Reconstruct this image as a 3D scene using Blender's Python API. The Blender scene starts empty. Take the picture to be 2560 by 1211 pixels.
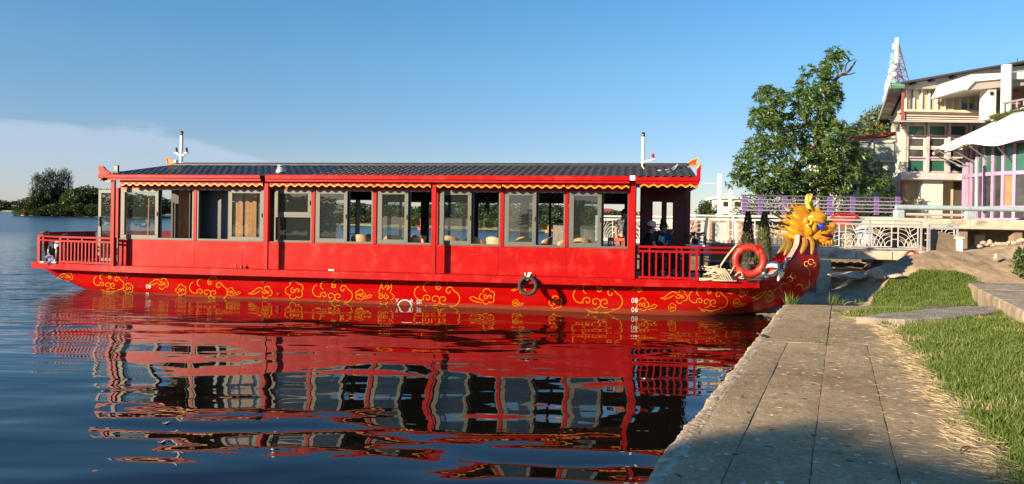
import bpy, bmesh, math, random
import numpy as np
from mathutils import Vector, Matrix
R = math.radians
PI = math.pi
S = bpy.context.scene
COL = S.collection
random.seed(7)

# ---------------------------------------------------------------- camera, sky, sun, exposure
F, U0, V0, TH = 1850.0, 1280.0, 550.0, R(1.15)      # focal length in photo pixels, principal point, roll
CAM = Vector((0, 0, 2.1))
cd = bpy.data.cameras.new('camera')
cam = bpy.data.objects.new('camera', cd)
COL.objects.link(cam)
cd.sensor_width = 36.0
cd.lens = 36.0 * F / 2560.0
cd.shift_y = -(605.5 - V0) / 2560.0
cd.clip_start, cd.clip_end = 0.1, 9000
cam.matrix_world = Matrix.Translation(CAM) @ Matrix.Rotation(-TH, 4, 'Y') @ Matrix.Rotation(PI / 2, 4, 'X')
S.camera = cam

SUN_EL = R(15.0)
ldir = Vector((1.146, 0.828, 0)).normalized()       # the way the light travels over the ground
sl = bpy.data.lights.new('sun', 'SUN')
sun = bpy.data.objects.new('sun', sl)
COL.objects.link(sun)
sl.energy = 4.8
sl.angle = R(0.5)
sl.color = (1.0, 0.80, 0.57)
ld = Vector((ldir.x * math.cos(SUN_EL), ldir.y * math.cos(SUN_EL), -math.sin(SUN_EL)))
sun.rotation_euler = ld.to_track_quat('-Z', 'Y').to_euler()

W = bpy.data.worlds.new('World')
S.world = W
W.use_nodes = True
wn, wl = W.node_tree.nodes, W.node_tree.links
wn.clear()
wout = wn.new('ShaderNodeOutputWorld')
wbg = wn.new('ShaderNodeBackground')
sky = wn.new('ShaderNodeTexSky')
sky.sky_type = 'NISHITA'
sky.sun_disc = False
sky.sun_elevation = SUN_EL
sky.sun_rotation = math.atan2(-ldir.x, -ldir.y) % (2 * PI)
sky.altitude = 0
sky.air_density = 1.0
sky.dust_density = 0.15
sky.ozone_density = 5.0
wbg.inputs['Strength'].default_value = 0.105

def wmath(op, a, b=None, c=None, clamp=False):
    n = wn.new('ShaderNodeMath'); n.operation = op; n.use_clamp = clamp
    for i, v in enumerate((a, b, c)):
        if v is None: continue
        if isinstance(v, (int, float)): n.inputs[i].default_value = v
        else: wl.new(v, n.inputs[i])
    return n.outputs[0]
wtc = wn.new('ShaderNodeTexCoord')
wsep = wn.new('ShaderNodeSeparateXYZ')
wl.new(wtc.outputs['Generated'], wsep.inputs[0])
az = wmath('ARCTAN2', wsep.outputs['X'], wsep.outputs['Y'])          # 0 = straight ahead, negative = left
el = wmath('ARCSINE', wsep.outputs['Z'])
wcmb = wn.new('ShaderNodeCombineXYZ')
wl.new(az, wcmb.inputs[0]); wl.new(wmath('MULTIPLY', el, 4.5), wcmb.inputs[1])
wns = wn.new('ShaderNodeTexNoise'); wns.inputs['Scale'].default_value = 6.0
wns.inputs['Detail'].default_value = 7; wns.inputs['Roughness'].default_value = 0.55
wl.new(wcmb.outputs[0], wns.inputs['Vector'])
nz = wmath('MULTIPLY', wmath('SUBTRACT', wns.outputs['Fac'], 0.5), 0.075)
top = wmath('ADD', wmath('MINIMUM', wmath('MULTIPLY_ADD', az, -0.26, -0.012), 0.106), nz)     # the cloud bank's upper edge, higher to the left
dd = wmath('SUBTRACT', top, el)
m1 = wmath('MULTIPLY', dd, 90, clamp=True)
low = wmath('MULTIPLY_ADD', dd, -5.5, 1.0, clamp=True)
m2 = wmath('MULTIPLY', wmath('MULTIPLY', m1, low), 0.55)
lim = wmath('MULTIPLY_ADD', az, -5.0, -0.75, clamp=True)                 # the bank ends before the middle of the view
m3 = wmath('MULTIPLY', m2, lim)
wmix = wn.new('ShaderNodeMix'); wmix.data_type = 'RGBA'
wl.new(m3, wmix.inputs['Factor'])
whue = wn.new('ShaderNodeHueSaturation')
whue.inputs['Saturation'].default_value = 1.12
whue.inputs['Value'].default_value = 1.0
wl.new(sky.outputs[0], whue.inputs['Color'])
wrmp = wn.new('ShaderNodeValToRGB')                      # the air's own tint: paler and less cyan low down
for i_, (p_, c_) in enumerate(((0.0, (0.76, 0.60, 0.61)), (0.10, (0.86, 0.65, 0.63)), (0.2, (1.02, 0.81, 0.69)), (0.32, (0.96, 0.88, 0.77)), (1.0, (0.84, 0.84, 0.80)))):
    e_ = wrmp.color_ramp.elements[0] if i_ == 0 else (wrmp.color_ramp.elements[-1] if i_ == 4 else wrmp.color_ramp.elements.new(p_))
    e_.position = p_; e_.color = (*c_, 1)
wl.new(wmath('MAXIMUM', wsep.outputs['Z'], 0.0), wrmp.inputs[0])
wtint = wn.new('ShaderNodeMix'); wtint.data_type = 'RGBA'; wtint.blend_type = 'MULTIPLY'; wtint.inputs['Factor'].default_value = 1.0
wl.new(whue.outputs[0], wtint.inputs['A']); wl.new(wrmp.outputs[0], wtint.inputs['B'])
wl.new(wtint.outputs['Result'], wmix.inputs['A'])
wmix.inputs['B'].default_value = (2.4, 2.85, 3.6, 1)
wl.new(wmix.outputs['Result'], wbg.inputs['Color'])
wl.new(wbg.outputs[0], wout.inputs[0])

vs = S.view_settings
vs.view_transform = 'Standard'
vs.look = 'None'
vs.gamma = 1
vs.use_curve_mapping = False
vs.exposure = 1.22
S.render.engine = 'CYCLES'
S.cycles.max_bounces = 8
S.cycles.transparent_max_bounces = 16

# ---------------------------------------------------------------- picture measurements -> places
ct, st = math.cos(TH), math.sin(TH)
def ray(px, py):
    u, v = px - U0, py - V0
    return Vector(((u * ct + v * st) / F, 1.0, (u * st - v * ct) / F))
def at(px, py, Y):
    """point at depth Y metres seen at photo pixel (px,py)"""
    return CAM + ray(px, py) * Y
def gr(px, py, z=0.0):
    """point on the horizontal plane z"""
    d = ray(px, py)
    return CAM + d * ((z - CAM.z) / d.z)
# boat frame: +x to the bow, +y away from the quay-side wall, z up
BM = Matrix.Translation((0, 17.0, 0)) @ Matrix.Rotation(R(-9.15), 4, 'Z') @ Matrix.Rotation(R(-0.38), 4, 'Y')
BI = BM.inverted()
def bl(px, py, y=0.0):
    """boat-local point on the plane local y = y"""
    o = BI @ CAM
    d = BI.to_3x3() @ ray(px, py)
    t = (y - o.y) / d.y
    return o + d * t
def bx(px, y=0.0, py=600): return bl(px, py, y).x
def bz(py, px=1280, y=0.0): return bl(px, py, y).z

# ---------------------------------------------------------------- materials
MATS = {}
def mat(name, col=(0.5, 0.5, 0.5), rough=0.6, metal=0.0, var=0.0, vscale=4.0, bump=0.0, bscale=30.0, spec=0.5,
        col2=None, c2scale=3.0, c2pos=(0.45, 0.65), coat=0.0, stretch=None, trans=0.0, scuff=None):
    if name in MATS: return MATS[name]
    m = bpy.data.materials.new(name); MATS[name] = m
    m.use_nodes = True
    nt = m.node_tree; n, l = nt.nodes, nt.links
    b = n['Principled BSDF']
    b.inputs['Base Color'].default_value = (*col, 1)
    b.inputs['Roughness'].default_value = rough
    b.inputs['Metallic'].default_value = metal
    b.inputs['Specular IOR Level'].default_value = spec
    b.inputs['Coat Weight'].default_value = coat
    b.inputs['Transmission Weight'].default_value = trans
    tc = n.new('ShaderNodeTexCoord')
    src = tc.outputs['Object']
    if stretch:
        mp = n.new('ShaderNodeMapping'); mp.inputs['Scale'].default_value = stretch
        l.new(src, mp.inputs[0]); src = mp.outputs[0]
    last = None
    if var or col2:
        nz = n.new('ShaderNodeTexNoise'); nz.inputs['Scale'].default_value = vscale
        nz.inputs['Detail'].default_value = 8; nz.inputs['Roughness'].default_value = 0.62
        l.new(src, nz.inputs['Vector'])
        mx = n.new('ShaderNodeMix'); mx.data_type = 'RGBA'
        mx.inputs['A'].default_value = (*[c * (1 - var) for c in col], 1)
        mx.inputs['B'].default_value = (*[min(1, c * (1 + var)) for c in col], 1)
        mr = n.new('ShaderNodeMapRange'); mr.inputs['From Min'].default_value = 0.3; mr.inputs['From Max'].default_value = 0.7
        l.new(nz.outputs['Fac'], mr.inputs[0]); l.new(mr.outputs[0], mx.inputs['Factor'])
        last = mx.outputs['Result']
        if scuff:
            ms_ = n.new('ShaderNodeMapping'); ms_.inputs['Scale'].default_value = (0.7, 0.7, 7.0); ms_.inputs['Rotation'].default_value = (0, 0.06, 0); l.new(tc.outputs['Object'], ms_.inputs[0])
            n3 = n.new('ShaderNodeTexNoise'); n3.inputs['Scale'].default_value = 3.5; n3.inputs['Detail'].default_value = 10; n3.inputs['Roughness'].default_value = 0.75; n3.inputs['Distortion'].default_value = 0.6; l.new(ms_.outputs[0], n3.inputs['Vector'])
            r3 = n.new('ShaderNodeMapRange'); r3.inputs['From Min'].default_value = 0.60; r3.inputs['From Max'].default_value = 0.74; l.new(n3.outputs['Fac'], r3.inputs[0])
            x3 = n.new('ShaderNodeMix'); x3.data_type = 'RGBA'; l.new(r3.outputs[0], x3.inputs['Factor']); l.new(last, x3.inputs['A']); x3.inputs['B'].default_value = (*scuff, 1); last = x3.outputs['Result']
        if col2:
            n2 = n.new('ShaderNodeTexNoise'); n2.inputs['Scale'].default_value = c2scale
            n2.inputs['Detail'].default_value = 9; n2.inputs['Roughness'].default_value = 0.65
            l.new(src, n2.inputs['Vector'])
            m2 = n.new('ShaderNodeMapRange'); m2.inputs['From Min'].default_value = c2pos[0]; m2.inputs['From Max'].default_value = c2pos[1]
            l.new(n2.outputs['Fac'], m2.inputs[0])
            x2 = n.new('ShaderNodeMix'); x2.data_type = 'RGBA'
            l.new(m2.outputs[0], x2.inputs['Factor']); l.new(last, x2.inputs['A'])
            x2.inputs['B'].default_value = (*col2, 1)
            last = x2.outputs['Result']
        l.new(last, b.inputs['Base Color'])
    if bump:
        nb = n.new('ShaderNodeTexNoise'); nb.inputs['Scale'].default_value = bscale
        nb.inputs['Detail'].default_value = 6
        l.new(src, nb.inputs['Vector'])
        bp = n.new('ShaderNodeBump'); bp.inputs['Strength'].default_value = bump; bp.inputs['Distance'].default_value = 0.02
        l.new(nb.outputs['Fac'], bp.inputs['Height']); l.new(bp.outputs[0], b.inputs['Normal'])
    return m

def leaf_mat(name, cols, trans=0.25, rough=0.5):
    if name in MATS: return MATS[name]
    m = bpy.data.materials.new(name); MATS[name] = m
    m.use_nodes = True
    n, l = m.node_tree.nodes, m.node_tree.links
    b = n['Principled BSDF']
    g = n.new('ShaderNodeNewGeometry')
    cr = n.new('ShaderNodeValToRGB')
    e = cr.color_ramp.elements
    for i, c in enumerate(cols):
        p = i / max(1, len(cols) - 1)
        q = e[0] if i == 0 else (e[-1] if i == len(cols) - 1 else e.new(p))
        q.position = p
        q.color = (*c, 1)
    l.new(g.outputs['Random Per Island'], cr.inputs[0])
    l.new(cr.outputs[0], b.inputs['Base Color'])
    b.inputs['Roughness'].default_value = rough
    t = n.new('ShaderNodeBsdfTranslucent')
    hs = n.new('ShaderNodeHueSaturation'); hs.inputs['Value'].default_value = 1.3; hs.inputs['Hue'].default_value = 0.485
    l.new(cr.outputs[0], hs.inputs['Color']); l.new(hs.outputs[0], t.inputs[0])
    ms = n.new('ShaderNodeMixShader'); ms.inputs[0].default_value = trans
    l.new(b.outputs[0], ms.inputs[1]); l.new(t.outputs[0], ms.inputs[2])
    l.new(ms.outputs[0], n['Material Output'].inputs[0])
    return m

def glass_mat(name, tint=(0.75, 0.85, 0.85), refl=0.12, dust=0.05, dcol=(0.6, 0.62, 0.6)):
    if name in MATS: return MATS[name]
    m = bpy.data.materials.new(name); MATS[name] = m
    m.use_nodes = True
    n, l = m.node_tree.nodes, m.node_tree.links
    n.remove(n['Principled BSDF'])
    tr = n.new('ShaderNodeBsdfTransparent'); tr.inputs[0].default_value = (*tint, 1)
    gl = n.new('ShaderNodeBsdfGlossy'); gl.inputs['Roughness'].default_value = 0.01
    gl.inputs[0].default_value = (1, 1, 1, 1)
    df = n.new('ShaderNodeBsdfDiffuse'); df.inputs[0].default_value = (*dcol, 1)
    lw = n.new('ShaderNodeFresnel'); lw.inputs[0].default_value = 1.5
    ad = n.new('ShaderNodeMath'); ad.operation = 'ADD'; ad.use_clamp = True; ad.inputs[1].default_value = refl
    l.new(lw.outputs[0], ad.inputs[0])
    a = n.new('ShaderNodeMixShader'); a.inputs[0].default_value = dust
    l.new(tr.outputs[0], a.inputs[1]); l.new(df.outputs[0], a.inputs[2])
    c = n.new('ShaderNodeMixShader'); l.new(ad.outputs[0], c.inputs[0])
    l.new(a.outputs[0], c.inputs[1]); l.new(gl.outputs[0], c.inputs[2])
    l.new(c.outputs[0], n['Material Output'].inputs[0])
    return m

# ---------------------------------------------------------------- mesh helpers
class MB:
    """collects shapes; build() links them as ONE mesh object"""
    def __init__(s): s.v = []; s.f = []
    def add(s, vs, fs):
        o = len(s.v); s.v += [tuple(q) for q in vs]; s.f += [tuple(i + o for i in f) for f in fs]; return s
    def box(s, x0, x1, y0, y1, z0, z1):
        return s.add([(x, y, z) for z in (z0, z1) for y in (y0, y1) for x in (x0, x1)],
                     [(0, 2, 3, 1), (4, 5, 7, 6), (0, 1, 5, 4), (2, 6, 7, 3), (0, 4, 6, 2), (1, 3, 7, 5)])
    def bar(s, p, q, w, h=None, up=(0, 0, 1)):
        h = h or w; p, q = Vector(p), Vector(q); d = (q - p).normalized(); up = Vector(up)
        if abs(d.dot(up)) > 0.98: up = Vector((1, 0, 0))
        a = d.cross(up).normalized(); b = a.cross(d).normalized()
        a *= w / 2; b *= h / 2
        return s.add([p - a - b, p + a - b, p + a + b, p - a + b, q - a - b, q + a - b, q + a + b, q - a + b],
                     [(0, 1, 2, 3), (7, 6, 5, 4), (0, 4, 5, 1), (1, 5, 6, 2), (2, 6, 7, 3), (3, 7, 4, 0)])
    def tube(s, pts, r, n=8, cap=True, flat=1.0):
        pts = [Vector(p) for p in pts]; m = len(pts)
        rr = r if isinstance(r, (list, tuple)) else [r] * m
        up = None; vs = []
        for i, p in enumerate(pts):
            d = (pts[min(i + 1, m - 1)] - pts[max(i - 1, 0)])
            d = d.normalized() if d.length > 1e-9 else Vector((0, 0, 1))
            if up is None:
                up = Vector((0, 0, 1)) if abs(d.z) < 0.9 else Vector((1, 0, 0))
            a = d.cross(up)
            if a.length < 1e-6: a = d.orthogonal()
            a.normalize(); b = a.cross(d).normalized(); up = b
            for k in range(n):
                t = 2 * PI * k / n
                vs.append(p + a * (math.cos(t) * rr[i]) + b * (math.sin(t) * rr[i] * flat))
        fs = [(i * n + k, i * n + (k + 1) % n, (i + 1) * n + (k + 1) % n, (i + 1) * n + k) for i in range(m - 1) for k in range(n)]
        if cap: fs += [tuple(range(n))[::-1], tuple((m - 1) * n + k for k in range(n))]
        return s.add(vs, fs)
    def torus(s, c, R_, r, axis='y', nu=40, nv=12, sq=1.0):
        c = Vector(c); vs = []
        for i in range(nu):
            a = 2 * PI * i / nu
            for k in range(nv):
                b = 2 * PI * k / nv
                q = (R_ + r * math.cos(b)); h = r * math.sin(b) * sq
                if axis == 'y': vs.append(c + Vector((q * math.cos(a), h, q * math.sin(a))))
                elif axis == 'z': vs.append(c + Vector((q * math.cos(a), q * math.sin(a), h)))
                else: vs.append(c + Vector((h, q * math.cos(a), q * math.sin(a))))
        return s.add(vs, [(i * nv + k, i * nv + (k + 1) % nv, ((i + 1) % nu) * nv + (k + 1) % nv, ((i + 1) % nu) * nv + k) for i in range(nu) for k in range(nv)])
    def ball(s, c, r, nu=12, nv=8, M=None):
        c = Vector(c); r = r if isinstance(r, (tuple, list)) else (r, r, r)
        vs = []
        for j in range(nv + 1):
            th = PI * j / nv
            for i in range(nu):
                ph = 2 * PI * i / nu
                q = Vector((r[0] * math.sin(th) * math.cos(ph), r[1] * math.sin(th) * math.sin(ph), r[2] * math.cos(th)))
                vs.append(c + (M @ q if M else q))
        return s.add(vs, [(j * nu + i, (j + 1) * nu + i, (j + 1) * nu + (i + 1) % nu, j * nu + (i + 1) % nu) for j in range(nv) for i in range(nu)])
    def lathe(s, prof, c=(0, 0, 0), n=16):
        c = Vector(c); m = len(prof)
        vs = [c + Vector((r * math.cos(2 * PI * k / n), r * math.sin(2 * PI * k / n), z)) for r, z in prof for k in range(n)]
        return s.add(vs, [(i * n + k, i * n + (k + 1) % n, (i + 1) * n + (k + 1) % n, (i + 1) * n + k) for i in range(m - 1) for k in range(n)]
                     + [tuple(range(n))[::-1], tuple((m - 1) * n + k for k in range(n))])
    def prism(s, pts, d):
        """closed outline (3D points) swept by vector d"""
        n = len(pts); d = Vector(d)
        return s.add([Vector(p) for p in pts] + [Vector(p) + d for p in pts],
                     [tuple(range(n)), tuple(range(n, 2 * n))[::-1]] + [(k, k + n, (k + 1) % n + n, (k + 1) % n) for k in range(n)])
    def grid(s, fn, nu, nv):
        vs = [fn(i / nu, j / nv) for j in range(nv + 1) for i in range(nu + 1)]
        return s.add(vs, [(j * (nu + 1) + i, j * (nu + 1) + i + 1, (j + 1) * (nu + 1) + i + 1, (j + 1) * (nu + 1) + i) for j in range(nv) for i in range(nu)])
    def mesh(s, name, m, smooth=False):
        me = bpy.data.meshes.new(name); me.from_pydata(s.v, [], s.f)
        if m: me.materials.append(m)
        bm = bmesh.new(); bm.from_mesh(me); bmesh.ops.recalc_face_normals(bm, faces=bm.faces); bm.to_mesh(me); bm.free()
        if smooth: me.polygons.foreach_set('use_smooth', [True] * len(me.polygons))
        me.update(); return me
    def build(s, name, m, parent=None, smooth=False, bevel=0.0, loc=None, seg=1, label=None, kind=None, solid=0.0):
        o = bpy.data.objects.new(name, s.mesh(name, m, smooth)); COL.objects.link(o)
        if parent: o.parent = parent
        if loc is not None: o.location = loc
        if solid:
            md = o.modifiers.new('solid', 'SOLIDIFY'); md.thickness = solid; md.offset = 0
        if bevel:
            md = o.modifiers.new('bevel', 'BEVEL'); md.width = bevel; md.segments = seg; md.limit_method = 'ANGLE'; md.angle_limit = R(40)
        if smooth and bevel == 0 and smooth != 'full':
            try:
                md = None
                o.data.set_sharp_from_angle(angle=R(45))
            except Exception: pass
        if label: o['label'] = label
        if kind: o['kind'] = kind
        return o

def raw(name, V, Fc, m, parent=None, smooth=False):
    """big meshes from numpy arrays: V (n,3), Fc (k,4) or (k,3)"""
    me = bpy.data.meshes.new(name)
    V = np.asarray(V, np.float32); Fc = np.asarray(Fc, np.int32); k = Fc.shape[1]
    me.vertices.add(len(V)); me.vertices.foreach_set('co', V.ravel())
    me.loops.add(Fc.size); me.loops.foreach_set('vertex_index', Fc.ravel())
    me.polygons.add(len(Fc)); me.polygons.foreach_set('loop_start', np.arange(0, Fc.size, k, dtype=np.int32))
    if smooth: me.polygons.foreach_set('use_smooth', np.ones(len(Fc), bool))
    me.materials.append(m); me.update(calc_edges=True)
    o = bpy.data.objects.new(name, me); COL.objects.link(o)
    if parent: o.parent = parent
    return o

def tag(o, label=None, cat=None, group=None, kind=None):
    if label: o['label'] = label
    if cat: o['category'] = cat
    if group: o['group'] = group
    if kind: o['kind'] = kind
    return o
def thing(name, label, cat, loc=(0, 0, 0), rz=0.0, group=None):
    o = bpy.data.objects.new(name, None); COL.objects.link(o)
    o.empty_display_size = 0.2
    o.location = loc; o.rotation_euler = (0, 0, rz)
    return tag(o, label, cat, group)
def dup(root, loc, rz=None, label=None, scale=None, group=None):
    def cp(o, par):
        c = o.copy(); COL.objects.link(c)
        if par: c.parent = par
        for ch in list(o.children): cp(ch, c)
        return c
    r = cp(root, None); r.location = loc
    if rz is not None: r.rotation_euler = (0, 0, rz)
    if scale: r.scale = (scale,) * 3 if isinstance(scale, (int, float)) else scale
    if label: r['label'] = label
    if group: r['group'] = group
    return r
def share(o, name, loc, parent, rot=None, scale=None):
    c = bpy.data.objects.new(name, o.data); COL.objects.link(c); c.parent = parent; c.location = loc
    if rot: c.rotation_euler = rot
    if scale: c.scale = scale
    for md in o.modifiers:
        if md.type == 'BEVEL':
            q = c.modifiers.new('bevel', 'BEVEL'); q.width = md.width; q.segments = md.segments; q.limit_method = 'ANGLE'
    return c
def BW(x, y, z): return BM @ Vector((x, y, z))
BRZ = R(-9.15)

# ================================================================ SETTING: water, quay, shore
def water_material():
    m = bpy.data.materials.new('river_water'); m.use_nodes = True
    n, l = m.node_tree.nodes, m.node_tree.links
    b = n['Principled BSDF']
    b.inputs['Base Color'].default_value = (0.006, 0.005, 0.0035, 1)
    b.inputs['Roughness'].default_value = 0.015
    b.inputs['IOR'].default_value = 1.34
    b.inputs['Specular IOR Level'].default_value = 0.5
    tc = n.new('ShaderNodeTexCoord')
    def noise(scale, sx, sy, detail=2, dist=0.0, off=0):
        mp = n.new('ShaderNodeMapping'); mp.inputs['Scale'].default_value = (sx, sy, 1); mp.inputs['Location'].default_value = (off, off * 1.7, off)
        l.new(tc.outputs['Object'], mp.inputs[0])
        t = n.new('ShaderNodeTexNoise'); t.inputs['Scale'].default_value = scale; t.inputs['Detail'].default_value = detail
        t.inputs['Roughness'].default_value = 0.4; t.inputs['Distortion'].default_value = dist
        l.new(mp.outputs[0], t.inputs['Vector']); return t.outputs['Fac']
    def mth(op, a, bb=None, c=None, clamp=False):
        q = n.new('ShaderNodeMath'); q.operation = op; q.use_clamp = clamp
        for i, v in enumerate((a, bb, c)):
            if v is None: continue
            if isinstance(v, (int, float)): q.inputs[i].default_value = v
            else: l.new(v, q.inputs[i])
        return q.outputs[0]
    sp = n.new('ShaderNodeSeparateXYZ'); l.new(tc.outputs['Object'], sp.inputs[0])
    # open river (left and far): short wind ripples; sheltered pool by the quay: long lazy swell
    ax = mth('MULTIPLY_ADD', sp.outputs['X'], -0.16, -0.75, clamp=True)
    ay = mth('MULTIPLY_ADD', sp.outputs['Y'], 0.06, -1.15, clamp=True)
    rough = mth('MAXIMUM', ax, ay)
    cmx = n.new('ShaderNodeMix'); cmx.data_type = 'RGBA'; cmx.inputs['A'].default_value = (0.006, 0.005, 0.0035, 1); cmx.inputs['B'].default_value = (0.012, 0.030, 0.052, 1)   # murky by the quay, bluer over the deep river
    l.new(rough, cmx.inputs['Factor']); l.new(cmx.outputs['Result'], b.inputs['Base Color'])
    swell = noise(1.0, 0.32, 0.64, 1.4, 0.5)
    swell2 = noise(1.0, 1.1, 2.3, 1, 0.2, 7)
    rip = noise(1.0, 0.9, 5.5, 2, 0.2, 13)
    rip2 = noise(1.0, 1.6, 14.0, 1, 0.1, 29)
    vl = n.new('ShaderNodeVectorMath'); vl.operation = 'LENGTH'; l.new(tc.outputs['Object'], vl.inputs[0])
    far = mth('MULTIPLY_ADD', vl.outputs['Value'], 0.016, -0.40, clamp=True)      # waves too far off to resolve become surface roughness
    near = mth('SUBTRACT', 1.0, mth('MULTIPLY', far, 0.96))
    l.new(mth('MULTIPLY_ADD', far, 0.23, 0.015), b.inputs['Roughness'])
    h = mth('ADD', mth('MULTIPLY', swell, 0.080), mth('MULTIPLY', swell2, 0.0095))
    h = mth('ADD', h, mth('MULTIPLY', rip, mth('MULTIPLY_ADD', rough, 0.020, 0.0009)))
    h = mth('ADD', h, mth('MULTIPLY', rip2, mth('MULTIPLY_ADD', rough, 0.0055, 0.0001)))
    h = mth('MULTIPLY', h, near)
    bp = n.new('ShaderNodeBump'); bp.inputs['Strength'].default_value = 1.0; bp.inputs['Distance'].default_value = 1.0
    l.new(h, bp.inputs['Height']); l.new(bp.outputs[0], b.inputs['Normal'])
    return m
wm = MB(); wm.add([(-4000, -60, 0), (4000, -60, 0), (4000, 6000, 0), (-4000, 6000, 0)], [(0, 1, 2, 3)])
wo = wm.build('river_water', water_material()); tag(wo, kind='structure')

# quay: body, longitudinal slabs, rough lip
QZ = 0.5
def line(pa, pb):
    a, b = gr(*pa, QZ), gr(*pb, QZ)
    k = (b.x - a.x) / (b.y - a.y)
    return lambda y: a.x + k * (y - a.y)
L0 = line((1951, 771), (1612, 1190))
L1 = line((1968, 857), (1800, 1211))
L2 = line((2067, 861), (2023, 1211))
L3 = line((2169, 871), (2251, 1211))
YF = gr(2060, 763, QZ).y                 # far edge of the paving
YJ = gr(2060, 858, QZ).y                 # cross joint
def L4(y): return L3(y) + (L3(y) - L2(y)) * 1.05
YN = -3.0
mslab = None
def pavement_mat():
    m = bpy.data.materials.new('weathered_concrete_paving'); m.use_nodes = True
    n, l = m.node_tree.nodes, m.node_tree.links
    b = n['Principled BSDF']; b.inputs['Roughness'].default_value = 0.85; b.inputs['Specular IOR Level'].default_value = 0.25
    g = n.new('ShaderNodeNewGeometry')
    def noise(scale, detail=6, rough=0.6, vec=None, kind='noise'):
        t = n.new('ShaderNodeTexNoise'); t.inputs['Scale'].default_value = scale; t.inputs['Detail'].default_value = detail; t.inputs['Roughness'].default_value = rough
        l.new(vec or g.outputs['Position'], t.inputs['Vector']); return t.outputs['Fac']
    def ramp(f, pts):
        r = n.new('ShaderNodeValToRGB'); e = r.color_ramp.elements
        for i, (p, c) in enumerate(pts):
            q = e[0] if i == 0 else (e[-1] if i == len(pts) - 1 else e.new(p))
            q.position = p; q.color = (*c, 1)
        l.new(f, r.inputs[0]); return r.outputs[0]
    def mix(f, a, bb, bt='MIX'):
        x = n.new('ShaderNodeMix'); x.data_type = 'RGBA'; x.blend_type = bt
        if isinstance(f, float): x.inputs['Factor'].default_value = f
        else: l.new(f, x.inputs['Factor'])
        for k, v in (('A', a), ('B', bb)):
            if isinstance(v, tuple): x.inputs[k].default_value = (*v, 1)
            else: l.new(v, x.inputs[k])
        return x.outputs['Result']
    base = ramp(noise(1.1, 8, 0.7), [(0.3, (0.32, 0.24, 0.145)), (0.5, (0.47, 0.365, 0.225)), (0.72, (0.60, 0.48, 0.32))])
    fine = ramp(noise(28, 5, 0.75), [(0.35, (0.66, 0.64, 0.60)), (0.62, (1.2, 1.16, 1.05))])
    c = mix(0.8, base, fine, 'MULTIPLY')
    stain = ramp(noise(0.45, 7, 0.65), [(0.42, (1, 1, 1)), (0.62, (0.72, 0.70, 0.68))])
    c = mix(0.75, c, stain, 'MULTIPLY')
    vo = n.new('ShaderNodeTexVoronoi'); vo.inputs['Scale'].default_value = 12
    dv = n.new('ShaderNodeVectorMath'); dv.operation = 'MULTIPLY_ADD'
    nn = n.new('ShaderNodeTexNoise'); nn.inputs['Scale'].default_value = 9; l.new(g.outputs['Position'], nn.inputs['Vector'])
    l.new(nn.outputs['Color'], dv.inputs[0]); dv.inputs[1].default_value = (0.12, 0.12, 0.12); l.new(g.outputs['Position'], dv.inputs[2])
    l.new(dv.outputs[0], vo.inputs['Vector'])
    sz = n.new('ShaderNodeMath'); sz.operation = 'LESS_THAN'; sz.inputs[1].default_value = 0.25; l.new(vo.outputs['Distance'], sz.inputs[0])
    sp = n.new('ShaderNodeSeparateColor'); l.new(vo.outputs['Color'], sp.inputs[0])
    pr = n.new('ShaderNodeMath'); pr.operation = 'LESS_THAN'; pr.inputs[1].default_value = 0.55; l.new(sp.outputs[0], pr.inputs[0])
    pk = n.new('ShaderNodeMath'); pk.operation = 'MULTIPLY'; l.new(sz.outputs[0], pk.inputs[0]); l.new(pr.outputs[0], pk.inputs[1])
    stone = ramp(sp.outputs[1], [(0.0, (0.22, 0.16, 0.11)), (0.5, (0.52, 0.42, 0.30)), (1.0, (0.78, 0.68, 0.52))])
    c = mix(pk.outputs[0], c, stone)
    v2 = n.new('ShaderNodeTexVoronoi'); v2.inputs['Scale'].default_value = 7; l.new(dv.outputs[0], v2.inputs['Vector'])
    s2 = n.new('ShaderNodeSeparateColor'); l.new(v2.outputs['Color'], s2.inputs[0])
    z2 = n.new('ShaderNodeMath'); z2.operation = 'LESS_THAN'; z2.inputs[1].default_value = 0.16; l.new(v2.outputs['Distance'], z2.inputs[0])
    q2 = n.new('ShaderNodeMath'); q2.operation = 'GREATER_THAN'; q2.inputs[1].default_value = 0.62; l.new(s2.outputs[0], q2.inputs[0])
    pit = n.new('ShaderNodeMath'); pit.operation = 'MULTIPLY'; l.new(z2.outputs[0], pit.inputs[0]); l.new(q2.outputs[0], pit.inputs[1])
    c = mix(pit.outputs[0], c, (0.13, 0.095, 0.06))
    mid = ramp(noise(6, 6, 0.7), [(0.36, (0.78, 0.76, 0.73)), (0.64, (1.12, 1.10, 1.06))])
    c = mix(0.9, c, mid, 'MULTIPLY')
    l.new(c, b.inputs['Base Color'])
    hs = n.new('ShaderNodeMath'); hs.operation = 'MULTIPLY_ADD'; hs.inputs[1].default_value = 0.55; l.new(pk.outputs[0], hs.inputs[0])
    l.new(noise(22, 9, 0.75), hs.inputs[2])
    bp = n.new('ShaderNodeBump'); bp.inputs['Strength'].default_value = 0.9; bp.inputs['Distance'].default_value = 0.016
    l.new(hs.outputs[0], bp.inputs['Height']); l.new(bp.outputs[0], b.inputs['Normal'])
    return m
mslab = pavement_mat()
mlip = mat('limewashed_concrete', (0.40, 0.31, 0.20), 0.9, var=0.35, vscale=16, bump=1.0, bscale=24, col2=(0.58, 0.52, 0.42), c2scale=6, c2pos=(0.50, 0.64), spec=0.1)
mconc = mat('old_concrete', (0.36, 0.31, 0.24), 0.85, var=0.3, vscale=3, bump=0.7, bscale=18, col2=(0.20, 0.17, 0.13), c2scale=2)
mdark = mat('damp_concrete', (0.24, 0.19, 0.13), 0.9, var=0.3)
q = MB()
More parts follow.
